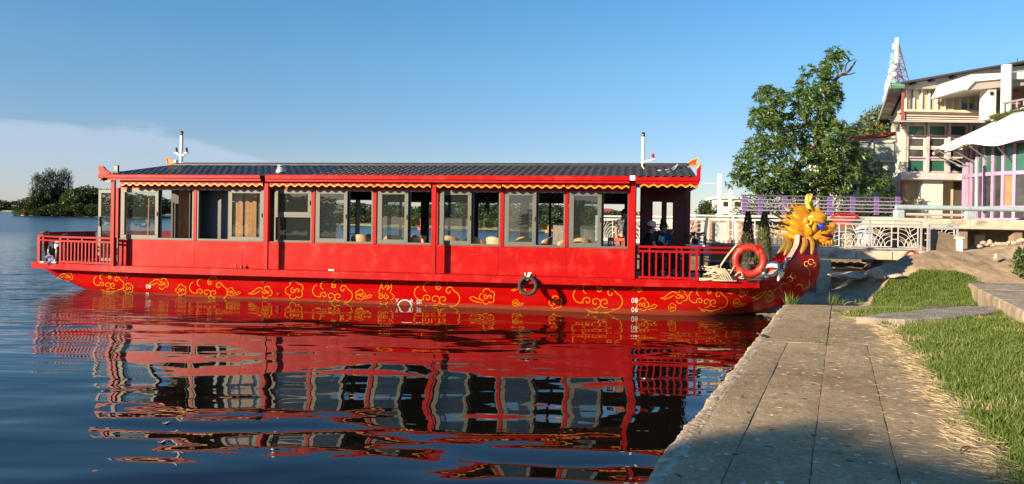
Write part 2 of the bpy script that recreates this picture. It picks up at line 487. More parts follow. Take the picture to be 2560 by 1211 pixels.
for a, b_ in ((YN, YJ), (YJ, YF)):
    q.prism([(L0(a) + 0.04, a, -1), (L0(b_) + 0.04, b_, -1), (L4(b_) + 6, b_, -1), (L4(a) + 6, a, -1)], (0, 0, 1.484))
pav = q.build('quay_pavement', mdark); tag(pav, kind='structure')
rs = random.Random(3)
def slab(fa, fb, y0, y1, g0=0.004, g1=0.004, dz=0.0):
    """one paving slab with worn, slightly wandering edges and an uneven top"""
    ny = max(6, int((y1 - y0) / 0.22)); nx = 8
    ph = rs.random() * 20
    def top_(u, v):
        y = y0 + 0.006 + (y1 - y0 - 0.012) * v
        wob = 0.003 * math.sin(y * 5 + ph) + 0.002 * math.sin(y * 17 + ph)
        xa, xb = fa(y) + g0 + wob, fb(y) - g1 + 0.003 * math.sin(y * 9 + ph * 2)
        x = xa + (xb - xa) * u
        e = min(u, 1 - u) * (xb - xa)
        z = QZ + dz + 0.004 * math.sin(x * 3.1 + ph) * math.sin(y * 1.7 + ph) - (0.005 * max(0, 1 - e / 0.02))
        return (x, y, z)
    m = MB(); m.grid(top_, nx, ny)
    n = nx + 1
    per = [i for i in range(n)] + [j * n + nx for j in range(1, ny + 1)] + [ny * n + i for i in range(nx - 1, -1, -1)] + [j * n for j in range(ny - 1, 0, -1)]
    o = len(m.v)
    m.v += [(m.v[i][0], m.v[i][1], QZ - 0.055) for i in per]
    k = len(per)
    m.f += [(per[i], per[(i + 1) % k], o + (i + 1) % k, o + i) for i in range(k)]
    return m.build('paving_slab', mslab, pav, smooth=True)
LL = [L0, L1, L2, L3, L4]
for i in range(4):
    g0 = 0.13 if i == 0 else 0.004
    ys = [YN, 1.2, YJ] if i != 1 else [YN, 1.2, YJ]
    for a, b_ in zip(ys, ys[1:]): slab(LL[i], LL[i + 1], a, b_, g0, 0.004 if i < 3 else -0.2, dz=rs.uniform(-0.004, 0.004))
for i in ((0, 2), (2, 4)):
    slab(LL[i[0]], (lambda y: L4(y) + 3.0) if i[1] == 4 else LL[i[1]], YJ + 0.01, YF, 0.13 if i[0] == 0 else 0.01, 0.01)
def vnoise(x, y, s=1.0, seed=0):
    from mathutils import noise
    return noise.noise(Vector((x * s + seed, y * s, seed * 1.3)))
def lip(u, v):
    y = YN + (YF - YN) * v
    x0 = L0(y) - 0.03 + 0.05 * vnoise(0, y, 1.6, 3) + 0.03 * vnoise(u, y, 7, 1) + 0.02 * vnoise(u, y, 19, 2)
    x1 = L0(y) + 0.165 + 0.03 * vnoise(0, y, 2.3, 9)
    prof = [(0.0, -1.0), (0.0, -0.30), (0.03, -0.10), (0.12, -0.028), (0.35, -0.010), (0.6, -0.003), (0.85, -0.001), (1.0, -0.006)]
    k = min(int(u * 7 + 1e-6), 6); t = u * 7 - k
    a, b_ = prof[k], prof[k + 1]
    fx = a[0] + (b_[0] - a[0]) * t; fz = a[1] + (b_[1] - a[1]) * t
    return (x0 + (x1 - x0) * fx, y, QZ + fz + ((0.005 * vnoise(fx, y, 4, 4) + 0.005 * vnoise(fx * 2, y, 17, 6)) if fx > 0.05 else 0))
lb = MB(); lb.grid(lip, 28, 420)
lo = lb.build('quay_edge', mlip, None, smooth='full'); tag(lo, kind='structure')

# shore ground: one uneven sheet beyond the paving and to the right
mearth = mat('shore_earth', (0.27, 0.20, 0.125), 0.95, var=0.35, vscale=3.5, bump=1.0, bscale=7, col2=(0.45, 0.345, 0.225), c2scale=0.7, c2pos=(0.42, 0.6), spec=0.1)
def smooth(a, b_, x):
    t = min(1, max(0, (x - a) / (b_ - a))); return t * t * (3 - 2 * t)
def hgt(x, y):
    z = 0.43
    lowz = -0.02 + 0.30 * smooth(0, 3.0, x - L0(y) - 0.2)
    z = lowz + (z - lowz) * (1 - smooth(YF - 0.1, YF + 0.9, y) * (1 - smooth(9.0, 11.0, x)))
    z += 1.22 * math.exp(-((x - 14.2) / 3.6) ** 2 - ((y - 20.6) / 2.3) ** 2)
    z += 0.55 * math.exp(-((x - 10.2) / 1.6) ** 2 - ((y - 19.9) / 1.0) ** 2)
    z += 0.15 * math.exp(-((x - 8.2) / 1.2) ** 2 - ((y - 18.3) / 0.5) ** 2)
    if y > YF: z += 0.16 * vnoise(x, y, 0.8, 5) * smooth(YF, YF + 2, y) + (0.09 * vnoise(x, y, 3.1, 2) + 0.05 * abs(vnoise(x, y, 6.3, 7))) * smooth(YF, YF + 1, y)
    z += 0.012 * vnoise(x, y, 5, 8)
    return z
g = MB()
def gfun(u, v):
    y = YF + 0.0 + 34.0 * v ** 1.5
    xa = L0(YF) + 0.1 + (y - YF) * (0.0 if y < 20 else -0.35)
    xa = L0(YF) + 0.15 if y < 20 else L0(YF) + 0.15 - (y - 20) * 0.9
    x = xa + 60 * u ** 1.8
    return (x, y, hgt(x, y) if y < 40 else 0.43)
g.grid(gfun, 190, 150)
go = g.build('ground', mearth, None, smooth='full'); tag(go, kind='structure')
g = MB()
def gfun2(u, v):
    y = -3 + (YF + 3.0) * v
    x = L4(y) - 0.15 + 30 * u ** 1.6
    return (x, y, min(0.43 + 0.10 * smooth(0.05, 0.9, x - L4(y)), 0.55) + 0.02 * vnoise(x, y, 1.4, 3) + (0.012 * vnoise(x, y, 5, 8)))
g.grid(gfun2, 90, 120)
go2 = g.build('grass_bank', mat('bank_soil', (0.17, 0.135, 0.08), 0.95, var=0.35, vscale=3, bump=0.8, bscale=14, col2=(0.30, 0.25, 0.15), c2scale=2, spec=0.1), None, smooth='full')
tag(go2, kind='structure')

# ================================================================ THE BOAT
RED = (0.345, 0.002, 0.002)
mred = mat('red_boat_paint', RED, 0.38, var=0.06, vscale=1.3, col2=(0.47, 0.045, 0.034), c2scale=2.6, c2pos=(0.52, 0.80), spec=0.2, scuff=(0.46, 0.07, 0.05), bump=0.45, bscale=1.6)
mred2 = mat('red_timber_paint', (0.33, 0.002, 0.002), 0.42, var=0.12, vscale=5, bump=0.03, bscale=30, spec=0.25)
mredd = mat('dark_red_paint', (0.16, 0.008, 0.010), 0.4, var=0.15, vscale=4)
mgold = mat('yellow_line_paint', (0.70, 0.28, 0.010), 0.45, var=0.12, vscale=8)
mwhite = mat('white_marking_paint', (0.8, 0.8, 0.78), 0.5)
malu = mat('grey_aluminium_frame', (0.115, 0.118, 0.10), 0.5, metal=0.15, var=0.08, vscale=6)
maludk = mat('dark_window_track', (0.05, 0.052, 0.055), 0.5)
mpane = glass_mat('window_glass', (0.76, 0.84, 0.82), 0.035, 0.035, (0.42, 0.46, 0.43))
mtile = mat('dark_glazed_tile', (0.034, 0.035, 0.040), 0.36, var=0.35, vscale=3, spec=0.4, bump=0.15, bscale=40)
mridge = mat('dark_ridge_cap', (0.035, 0.036, 0.042), 0.5, var=0.3, vscale=6)
mdeck = mat('grey_green_deck', (0.16, 0.14, 0.12), 0.6, var=0.3, vscale=3)
mwood = mat('varnished_plank', (0.46, 0.17, 0.035), 0.35, var=0.30, vscale=2.2, stretch=(14, 14, 0.6), col2=(0.30, 0.11, 0.035), c2scale=3)
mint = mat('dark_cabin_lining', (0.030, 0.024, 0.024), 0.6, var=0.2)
mblk = mat('black_plastic', (0.012, 0.012, 0.013), 0.35)

boat = thing('dragon_boat', 'long red dragon boat with dark tiled roof and golden dragon head moored at the quay', 'boat', (0, 0, 0))
boat.matrix_world = BM
WT, WB, DK = bz(478), bz(615.5), bz(689)      # window head, window sill, deck level
BWID = 3.2
CY = BWID / 2
SB, SA = bx(1578), bx(298)                     # cabin ends
XS, XB = bx(75, 0.3, 655), bx(1906, -0.2, 700)
# ---- hull: ruled sections from keel line B to gunwale line T
def plerp(tab, t):
    for (a, va), (b_, vb) in zip(tab, tab[1:]):
        if t <= b_:
            k = (t - a) / (b_ - a) if b_ > a else 0
            return tuple(p + (q_ - p) * k for p, q_ in zip(va, vb))
    return tab[-1][1]
def catmull(pts, n):
    P = [Vector(p) for p in pts]; out = []
    for i in range(len(P) - 1):
        a, b_, c, d = P[max(i - 1, 0)], P[i], P[i + 1], P[min(i + 2, len(P) - 1)]
        for j in range(n):
            t = j / n
            out.append(0.5 * ((2 * b_) + (c - a) * t + (2 * a - 5 * b_ + 4 * c - d) * t * t + (3 * b_ - a - 3 * c + d) * t ** 3))
    out.append(P[-1]); return out
def cpx(px, py, y): v = bl(px, py, y); return (v.x, v.z)
# stations: (keel x,z), (gunwale x,z), half beam at gunwale, fullness of the section (0 = V, 1 = box)
ST = []
def stn(B, T, hb, full): ST.append((B[0], B[1], T[0], T[1], hb, full))
G = DK - 0.02
stn(cpx(76, 668, 0.9), (XS + 0.05, G), 0.98, 0.7)
stn(cpx(102, 695, 0.8), (XS + 0.7, G), 1.16, 0.75)
stn(cpx(152, 722, 0.6), (XS + 1.5, G), 1.36, 0.8)
stn(cpx(215, 748, 0.4), (XS + 2.4, G), 1.52, 0.85)
stn((XS + 3.4, -0.25), (XS + 3.4, G), 1.62, 0.86)
stn((XS + 5.0, -0.35), (XS + 5.0, G), 1.67, 0.9)
stn((-2, -0.40), (-2, G), 1.68, 0.9)
stn((2, -0.40), (2, G), 1.68, 0.9)
stn((4.0, -0.32), (4.0, G), 1.66, 0.88)
stn((5.0, -0.15), (bx(1820), G), 1.60, 0.8)
stn(cpx(1932, 777, 1.3), (bx(1905, 0.15, 690), G + 0.02), 1.38, 0.62)
stn(cpx(1996, 750, 1.45), cpx(1945, 676, 0.42), 1.05, 0.5)
stn(cpx(2033, 717, 1.55), cpx(1972, 655, 0.72), 0.80, 0.45)
stn(cpx(2050, 674, 1.6), cpx(1988, 630, 1.0), 0.55, 0.42)
stn(cpx(2047, 632, 1.6), cpx(1997, 610, 1.16), 0.42, 0.4)
stn(cpx(2038, 594, 1.6), cpx(1999, 588, 1.2), 0.40, 0.4)
SP = []
for c in range(0, 6):
    pass
_c = [catmull([(s_[0], s_[1], 0) for s_ in ST], 6), catmull([(s_[2], s_[3], 0) for s_ in ST], 6), catmull([(s_[4], s_[5], 0) for s_ in ST], 6)]
NS = len(_c[0])
def hullpt(k, v, side=-1):
    """k: station 0..NS-1 (float), v: 0 keel .. 1 gunwale; side -1 near, +1 far"""
    i = min(int(k), NS - 2); t = k - i
    B = _c[0][i].lerp(_c[0][i + 1], t); T = _c[1][i].lerp(_c[1][i + 1], t); h = _c[2][i].lerp(_c[2][i + 1], t)
    hb, fu = h.x, h.y
    # section curve: out quickly for full sections
    e = 1.15 * (1 - fu) + 0.10
    w = v ** e
    flare = 0.90 + 0.10 * v
    return Vector((B.x + (T.x - B.x) * v, CY + side * hb * w * flare, B.y + (T.y - B.y) * v))
def hull_find(x, z):
    """near-side hull point with given local x and z"""
    lo_, hi = 0.0, NS - 1.0
    k, v = NS / 2, 0.7
    for _ in range(5):
        # solve v from z, then k from x
        a, b_ = 0.0, 1.0
        for __ in range(15):
            m_ = (a + b_) / 2
            if hullpt(k, m_).z < z: a = m_
            else: b_ = m_
        v = (a + b_) / 2
        a, b_ = 0.0, NS - 1.0
        for __ in range(15):
            m_ = (a + b_) / 2
            if hullpt(m_, v).x < x: a = m_
            else: b_ = m_
        k = (a + b_) / 2
    return hullpt(k, v), k, v
def hull_px(px, py, off=0.004):
    """hull surface point seen at photo pixel"""
    y = -0.05
    for _ in range(6):
        p = bl(px, py, y); q_, k, v = hull_find(p.x, p.z); y = q_.y
    p = bl(px, py, y)
    nrm = (hullpt(min(k + 0.2, NS - 1), v) - hullpt(max(k - 0.2, 0), v)).cross(hullpt(k, min(1, v + 0.03)) - hullpt(k, max(0, v - 0.03)))
    nrm.normalize()
    if nrm.y > 0: nrm = -nrm
    return Vector((p.x, y, p.z)) + nrm * off, nrm
h = MB()
NV = 14
for side in (-1, 1):
    h.grid(lambda u, v: hullpt(u * (NS - 1), v, side), NS - 1, NV)
hp = h.build('hull', None, boat, smooth='full')
def hull_mat():
    m = bpy.data.materials.new('red_hull_paint'); m.use_nodes = True
    n, l = m.node_tree.nodes, m.node_tree.links
    b = n['Principled BSDF']; b.inputs['Roughness'].default_value = 0.34; b.inputs['Specular IOR Level'].default_value = 0.18; b.inputs['Coat Weight'].default_value = 0.03; b.inputs['Coat Roughness'].default_value = 0.08
    tc = n.new('ShaderNodeTexCoord'); sp = n.new('ShaderNodeSeparateXYZ'); l.new(tc.outputs['Object'], sp.inputs[0])
    t = n.new('ShaderNodeTexNoise'); t.inputs['Scale'].default_value = 3; t.inputs['Detail'].default_value = 8; l.new(tc.outputs['Object'], t.inputs['Vector'])
    a = n.new('ShaderNodeMath'); a.operation = 'MULTIPLY_ADD'; a.inputs[1].default_value = 0.05; l.new(t.outputs['Fac'], a.inputs[0]); l.new(sp.outputs['Z'], a.inputs[2])
    r = n.new('ShaderNodeMapRange'); r.inputs['From Min'].default_value = 0.10; r.inputs['From Max'].default_value = 0.15; l.new(a.outputs[0], r.inputs[0])
    x = n.new('ShaderNodeMix'); x.data_type = 'RGBA'; l.new(r.outputs[0], x.inputs['Factor'])
    x.inputs['A'].default_value = (0.30, 0.055, 0.032, 1)      # worn antifouling band at the waterline
    t2 = n.new('ShaderNodeTexNoise'); t2.inputs['Scale'].default_value = 1.4; t2.inputs['Detail'].default_value = 9
    mp = n.new('ShaderNodeMapping'); mp.inputs['Scale'].default_value = (0.6, 1, 2.5); l.new(tc.outputs['Object'], mp.inputs[0]); l.new(mp.outputs[0], t2.inputs['Vector'])
    r2 = n.new('ShaderNodeMapRange'); r2.inputs['From Min'].default_value = 0.45; r2.inputs['From Max'].default_value = 0.75; l.new(t2.outputs['Fac'], r2.inputs[0])
    x2 = n.new('ShaderNodeMix'); x2.data_type = 'RGBA'; l.new(r2.outputs[0], x2.inputs['Factor'])
    x2.inputs['A'].default_value = (0.42, 0.002, 0.002, 1); x2.inputs['B'].default_value = (0.42, 0.012, 0.010, 1)
    l.new(x2.outputs['Result'], x.inputs['B']); l.new(x.outputs['Result'], b.inputs['Base Color'])
    nb = n.new('ShaderNodeTexNoise'); nb.inputs['Scale'].default_value = 1.8; nb.inputs['Detail'].default_value = 2; l.new(mp.outputs[0], nb.inputs['Vector'])
    bp = n.new('ShaderNodeBump'); bp.inputs['Strength'].default_value = 0.35; bp.inputs['Distance'].default_value = 0.03; l.new(nb.outputs['Fac'], bp.inputs['Height']); l.new(bp.outputs[0], b.inputs['Normal'])
    return m
hp.data.materials.append(hull_mat())
hp.modifiers.new('thick', 'SOLIDIFY').thickness = 0.03
# deck sheet
d = MB()
def kx(x, v=1.0):
    a, b_ = 0.0, NS - 1.0
    for __ in range(24):
        m_ = (a + b_) / 2
        if hullpt(m_, v).x < x: a = m_
        else: b_ = m_
    return (a + b_) / 2
xs = [XS + 0.06 + (XB + 1.0 - XS) * i / 60 for i in range(61)]
def dfun(u, v):
    x = xs[0] + (xs[-1] - xs[0]) * u; hb = max(0.05, CY - hullpt(kx(x), 1.0).y - 0.02)
    return (x, CY - hb + 2 * hb * v, DK - 0.03)
d.grid(dfun, 60, 4); d.build('deck', mdeck, boat)
# rubbing strake both sides
def strake(side):
    m = MB(); N = 60; v = []
    for i in range(N + 1):
        x = XS + (XB - XS) * i / N
        base = hullpt(kx(x), 1.0, side)
        hb = abs(base.y - CY); yo = CY + side * (hb + 0.26 - 0.18 * smooth(0.75, 1.0, i / N)); yi = CY + side * (hb - 0.12)
        z1 = DK + 0.012; z0 = DK - 0.155
        v += [(x, yi, z0), (x, yo, z0), (x, yo, z1), (x, yi, z1)]
    fs = [(i * 4 + k, i * 4 + (k + 1) % 4, (i + 1) * 4 + (k + 1) % 4, (i + 1) * 4 + k) for i in range(N) for k in range(4)] + [(0, 1, 2, 3), (N * 4 + 3, N * 4 + 2, N * 4 + 1, N * 4)]
    m.add(v, fs); return m.build('rubbing_strake', mred, boat, bevel=0.008)
strake(-1); strake(1)
tr = MB(); hbS = CY - hullpt(0, 1).y
tr.box(XS - 0.05, XS + 0.06, CY - hbS - 0.22, CY + hbS + 0.22, DK - 0.15, DK + 0.008); tr.build('stern_beam', mred, boat, bevel=0.008)

# ---- cabin walls
panels = [298, 330, 487, 606, 664, 848, 1092, 1246, 1415, 1578]
for a, b_ in zip(panels, panels[1:]):
    m = MB(); m.box(bx(a) + 0.0015, bx(b_) - 0.0015, 0, 0.035, DK - 0.02, WB - 0.012)
    m.build('wall_panel', mred, boat, bevel=0.002)
m = MB(); m.box(SA, SB, -0.008, 0.05, WB - 0.014, WB); m.build('sill_rail', malu, boat)
m = MB(); m.box(SA, SB, -0.012, 0.05, WT, WT + 0.34); m.build('lintel_board', mred2, boat)
# windows: (x0, x1, kind); sliding windows carry one closed pane, the other half is open
wins = [(302, 484, 'L'), (493, 660, 'R'), (686, 780, 'A'), (789, 932, 'L'), (944, 1085, 'L'), (1099, 1250, 'L'), (1261, 1412, 'L'), (1422, 1572, 'L')]
split = {302: 396, 493: 572, 789: 868, 944: 1020, 1099: 1178, 1261: 1340, 1422: 1503}
def frame_rect(m, x0, x1, z0, z1, y0, y1, w):
    m.box(x0, x1, y0, y1, z0, z0 + w); m.box(x0, x1, y0, y1, z1 - w, z1)
    m.box(x0, x0 + w, y0, y1, z0 + w, z1 - w); m.box(x1 - w, x1, y0, y1, z0 + w, z1 - w)
    return m
for a, b_, kind in wins:
    xa, xb = bx(a), bx(b_)
    fo = frame_rect(MB(), xa, xb, WB, WT, -0.02, 0.07, 0.035).build('window', malu, boat)
    def sash(x0, x1, z0, z1, y):
        s_ = frame_rect(MB(), x0, x1, z0, z1, y - 0.018, y + 0.018, 0.088).build('sash', malu, fo, bevel=0.003)
        MB().box(x0 + 0.08, x1 - 0.08, y - 0.003, y + 0.003, z0 + 0.08, z1 - 0.08).build('pane', mpane, fo)
        MB().box(x1 - 0.05, x1 - 0.03, y - 0.04, y - 0.018, (z0 + z1) / 2 - 0.05, (z0 + z1) / 2 + 0.05).build('latch', malu, fo)
    if kind in 'LR':
        xm = bx(split[a])
        if kind == 'L': sash(xa + 0.02, xm, WB + 0.012, WT - 0.012, -0.004)
        else: sash(xm, xb - 0.02, WB + 0.012, WT - 0.012, -0.004)
        MB().box(xm - (0.0 if kind == 'L' else 0.05), xm + (0.05 if kind == 'L' else 0.0), 0.03, 0.06, WB + 0.035, WT - 0.035).build('sash_rail', maludk, fo)
        # the slid-open sash behind, seen edge on beside the closed one
        s2 = frame_rect(MB(), xa + 0.04 if kind == 'L' else xm + 0.03, xm + 0.03 if kind == 'L' else xb - 0.04, WB + 0.035, WT - 0.035, 0.045, 0.068, 0.06).build('inner_sash', maludk, fo)
    else:
        zm = bz(549)
        MB().box(xa + 0.035, xb - 0.035, -0.02, 0.06, zm - 0.02, zm + 0.02).build('transom', malu, fo)
        sash(xa + 0.02, xb - 0.02, zm + 0.02, WT - 0.012, -0.006)
        MB().box(xa + 0.035, xb - 0.035, 0.02, 0.026, WB + 0.035, zm - 0.02).build('pane', mpane, fo)
# red pillars between the windows
for a in (293, 488, 670, 783, 937, 1091, 1255, 1416, 1575):
    w = 0.042 if a != 1575 else 0.05
    MB().box(bx(a) - w, bx(a) + w, -0.03, 0.09, WB - 0.006, WT + 0.01).build('pillar', mred2, boat, bevel=0.004)
# outer posts, standing on the strake
YP = -0.27
EZ = bz(443, y=-0.4)                           # gutter top
for a, wd, zt in ((282, 0.05, EZ - 0.1), (665, 0.058, EZ + 0.06), (1084, 0.055, bz(455, y=YP)), (1582, 0.055, EZ - 0.04)):
    x = bl(a, 600, YP).x
    p = MB().box(x - wd, x + wd, YP - 0.03, YP + 0.03, DK + 0.01, zt).build('post', mred2, boat, bevel=0.006)
# far side: wall, pillars, window frames
YW = BWID
far_gaps = [(SA + 0.2, SA + 1.5)]
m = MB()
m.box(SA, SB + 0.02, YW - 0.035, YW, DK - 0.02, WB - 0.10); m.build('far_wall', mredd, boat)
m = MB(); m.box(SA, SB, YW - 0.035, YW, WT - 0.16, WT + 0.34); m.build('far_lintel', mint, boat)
fx = SA + 0.1
farw = []
while fx < SB - 0.6:
    farw.append((fx, min(fx + 1.25, SB - 0.1))); fx += 1.40
for i, (a, b_) in enumerate(farw):
    if a < bx(700): 
        continue
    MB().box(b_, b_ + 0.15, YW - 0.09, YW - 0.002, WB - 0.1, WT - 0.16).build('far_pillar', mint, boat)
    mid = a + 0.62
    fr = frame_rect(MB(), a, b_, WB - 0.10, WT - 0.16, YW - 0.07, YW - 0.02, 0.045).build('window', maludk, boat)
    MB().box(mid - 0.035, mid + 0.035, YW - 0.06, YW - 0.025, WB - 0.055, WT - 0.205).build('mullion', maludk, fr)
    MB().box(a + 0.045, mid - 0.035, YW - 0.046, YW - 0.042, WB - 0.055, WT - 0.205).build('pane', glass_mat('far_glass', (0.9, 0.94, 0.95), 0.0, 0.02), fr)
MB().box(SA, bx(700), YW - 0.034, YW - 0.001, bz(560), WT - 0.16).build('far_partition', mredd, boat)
# ceiling
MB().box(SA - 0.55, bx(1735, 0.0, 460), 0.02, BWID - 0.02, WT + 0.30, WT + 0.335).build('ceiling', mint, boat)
# aft cabin partitions in varnished planks, each plank a piece
def planks(x0, x1, y, z0, z1, n, parent):
    w = (x1 - x0) / n
    for i in range(n):
        MB().box(x0 + w * i + 0.002, x0 + w * (i + 1) - 0.002, y + 0.002 * (i % 2), y + 0.02, z0, z1).build('plank', mwood, parent)
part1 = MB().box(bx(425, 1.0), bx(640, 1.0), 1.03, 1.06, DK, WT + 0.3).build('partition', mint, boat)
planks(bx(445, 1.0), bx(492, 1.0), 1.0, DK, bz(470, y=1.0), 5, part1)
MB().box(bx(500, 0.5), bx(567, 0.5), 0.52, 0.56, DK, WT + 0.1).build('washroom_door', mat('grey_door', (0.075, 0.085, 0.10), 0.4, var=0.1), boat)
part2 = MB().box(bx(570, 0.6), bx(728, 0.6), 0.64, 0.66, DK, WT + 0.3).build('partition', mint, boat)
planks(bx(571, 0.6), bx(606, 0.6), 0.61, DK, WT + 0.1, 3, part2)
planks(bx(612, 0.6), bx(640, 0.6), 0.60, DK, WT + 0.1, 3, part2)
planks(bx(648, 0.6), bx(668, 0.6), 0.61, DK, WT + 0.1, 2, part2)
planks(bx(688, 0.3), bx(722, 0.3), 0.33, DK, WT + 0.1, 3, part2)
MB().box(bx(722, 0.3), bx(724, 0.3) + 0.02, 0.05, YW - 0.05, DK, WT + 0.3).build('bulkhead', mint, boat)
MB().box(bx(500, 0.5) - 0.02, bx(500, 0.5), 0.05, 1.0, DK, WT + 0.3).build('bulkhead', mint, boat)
m = MB(); m.tube([(bx(372, 1.2), 1.2, bz(492, 372)), (bx(370, 1.2), 1.2, DK)], 0.025); m.build('stern_pole', mat('copper_pipe', (0.5, 0.2, 0.1), 0.4), boat)
m = MB(); m.tube([(bx(433, 0.8), 0.8, bz(505, 433)), (bx(433, 0.8), 0.8, DK)], 0.022); m.build('pipe', mat('copper_pipe', (0.5, 0.2, 0.1), 0.4), boat)

# ---- roof
EY0, EY1 = -0.42, BWID + 0.42
RX0 = bl(436, 416, CY).x                       # where the ridge starts
EX0 = bl(262, 440, -0.4).x; EX1 = bl(1741, 445, -0.4).x
RZ = bz(419, y=CY)
ez = EZ - 0.005
def roofz(y): return ez + (RZ - ez) * (1 - abs(y - CY) / (CY - EY0)) ** 1.0
m = MB()
m.add([(EX0, EY0, ez - 0.03), (EX1, EY0, ez - 0.03), (EX1, EY1, ez - 0.03), (EX0, EY1, ez - 0.03), (RX0, CY, RZ - 0.03), (EX1, CY, RZ - 0.03)],
      [(0, 1, 5, 4), (3, 4, 5, 2), (0, 4, 3), (1, 2, 5), (0, 3, 2, 1)])
m.build('roof_deck', mint, boat)
# barrel-profiled tiles on the near slope; hip cut at the stern
TW = 0.178; NR = 6
sl_len = math.hypot(CY - EY0, RZ - ez); sdir = Vector((0, CY - EY0, RZ - ez)).normalized(); snrm = Vector((0, -sdir.z, sdir.y))
TL = sl_len / NR
def tile_mesh():
    m = MB(); nu = 8; v = []
    for r in range(2):
        for i in range(nu + 1):
            u = i / nu; hx = (0.5 + 0.5 * math.cos(2 * PI * (u - 0.28))) ** 1.6 * 0.034
            for lay in (0, 1):
                p = Vector(((u - 0.5) * TW * 1.04, 0, 0)) + sdir * (r * TL * 1.12 - TL * 0.56) + snrm * (hx + (0.030 if r == 0 else 0.012) - lay * 0.016)
                v.append(p)
    n2 = (nu + 1) * 2; f = []
    for i in range(nu):
        a = i * 2
        f += [(a, a + 2, a + 2 + n2, a + n2), (a + 1, a + 1 + n2, a + 3 + n2, a + 3), (a, a + 1, a + 3, a + 2)]
    m.add(v, f); return m
tm = tile_mesh().mesh('roof_tile', mtile, True)
tiles = []
ncol = int((EX1 - EX0) / TW) + 1
for r in range(NR):
    for c in range(ncol):
        x = EX1 - TW * (c + 0.5)
        u = (r + 0.5) / NR
        if x < EX0 + (RX0 - EX0) * u + 0.02: continue
        p = Vector((x, EY0 + (CY - EY0) * u, ez + (RZ - ez) * u))
        tiles.append(p)
tiles.sort(key=lambda p: -p.x)
for p in tiles[:290]:
    o = bpy.data.objects.new('roof_tile', tm); COL.objects.link(o); o.parent = boat; o.location = p + Vector((0, 0, random.uniform(-0.003, 0.003)))
    o.rotation_euler = (0, 0, random.uniform(-0.012, 0.012))
m = MB(); base = tile_mesh()
for p in tiles[290:]:
    jz = random.uniform(-0.003, 0.003)
    m.add([Vector(v) + p + Vector((0, 0, jz)) for v in base.v], base.f)
m.build('roof_tiles_aft', mtile, boat, smooth=True, kind='stuff')['kind'] = 'stuff'
m = MB()
m.add([(EX0, EY1, ez), (EX1, EY1, ez), (EX1, CY, RZ), (RX0, CY, RZ)], [(0, 1, 2, 3)]); m.build('far_roof_slope', mtile, boat, solid=0.02)
m = MB(); m.add([(EX0, EY0, ez), (RX0, CY, RZ), (EX0, EY1, ez)], [(0, 1, 2)]); m.build('hip_slope', mtile, boat, solid=0.02)
# ridge caps, each a piece
nrc = 24; L_ = (EX1 - 0.05 - RX0) / nrc
for i in range(nrc):
    x0 = RX0 + L_ * i
    MB().tube([(x0, CY, RZ + 0.045), (x0 + L_ * 1.0, CY, RZ + 0.055)], [0.085, 0.075], 10, flat=0.8).build('ridge_cap', mridge, boat, smooth=True)
# hip edge cap, thin
MB().tube([(EX0 + 0.05, EY0 + 0.05, ez + 0.03), (RX0, CY, RZ + 0.03)], 0.035, 6).build('hip_cap', mridge, boat, smooth=True)
# gutter: two runs, with a stepped band under it
XP = bl(665, 500, YP).x
def gutter(x0, x1, z1, hh=0.085):
    m = MB(); m.box(x0, x1, EY0 - 0.04, EY0 + 0.06, z1 - hh, z1); g_ = m.build('gutter', mred, boat, bevel=0.008)
    MB().box(x0 + 0.25 if x0 < -8 else x0, x1, EY0 - 0.01, EY0 + 0.03, z1 - hh - 0.055, z1 - hh - 0.0).build('gutter_band', mred2, g_)
    return g_
gutter(bl(247, 440, EY0).x, XP - 0.06, EZ + 0.02)
gutter(XP + 0.06, bl(1574, 445, EY0).x, EZ + 0.03, 0.105)
gutter(bl(1590, 445, EY0).x, bl(1748, 445, EY0).x, EZ + 0.01, 0.09)
MB().box(bl(1575, 445, EY0).x, bl(1589, 445, EY0).x, EY0 - 0.045, EY0 + 0.04, EZ - 0.07, EZ + 0.04).build('pipe_joint', mwhite, boat, bevel=0.01)
# valance boards with a wavy yellow hem
def wave(x, ph=0.0): return 0.5 + 0.5 * math.sin(2 * PI * (x + ph) / 0.196)
def valance(x0, x1, zt, zb, y, amp=0.048, parent=boat, axis='x', fixed=0):
    n = max(8, int(abs(x1 - x0) / 0.0245)); m = MB(); top_, bot = [], []
    hem = MB(); v = []
    for i in range(n + 1):
        t = x0 + (x1 - x0) * i / n; z = zb + amp * wave(t)
        P = (lambda zz, oo: (t, y + oo, zz)) if axis == 'x' else (lambda zz, oo: (fixed + oo, t, zz))
        v += [P(zt, 0), P(z, 0), P(z, 0.016), P(zt, 0.016)]
        top_.append([P(z + 0.022, -0.005), P(z - 0.012, -0.005), P(z - 0.012, 0.02), P(z + 0.022, 0.02)])
    f = [(i * 4 + k, i * 4 + (k + 1) % 4, i * 4 + 4 + (k + 1) % 4, i * 4 + 4 + k) for i in range(n) for k in range(4)] + [(0, 1, 2, 3), (n * 4, n * 4 + 1, n * 4 + 2, n * 4 + 3)]
    m.add(v, f); vo_ = m.build('valance', mred2, parent)
    hem.add([p for q_ in top_ for p in q_], f); hem.build('wavy_hem', mgold, vo_)
YV = -0.33
VT, VB = EZ - 0.02, bz(470, y=YV)
for a, b_ in ((300, 657), (674, 784), (786, 936), (938, 1077), (1092, 1252), (1255, 1412), (1415, 1573)):
    valance(bl(a, 465, YV).x, bl(b_, 465, YV).x, VT, VB, YV)
valance(bl(1600, 452, YV - 0.05).x, bl(1744, 452, YV - 0.05).x, EZ - 0.08, EZ - 0.205, YV - 0.07)
valance(bl(256, 450, YV).x, bl(278, 450, YV).x, EZ - 0.06, bz(454, 270, YV), YV, 0.03)
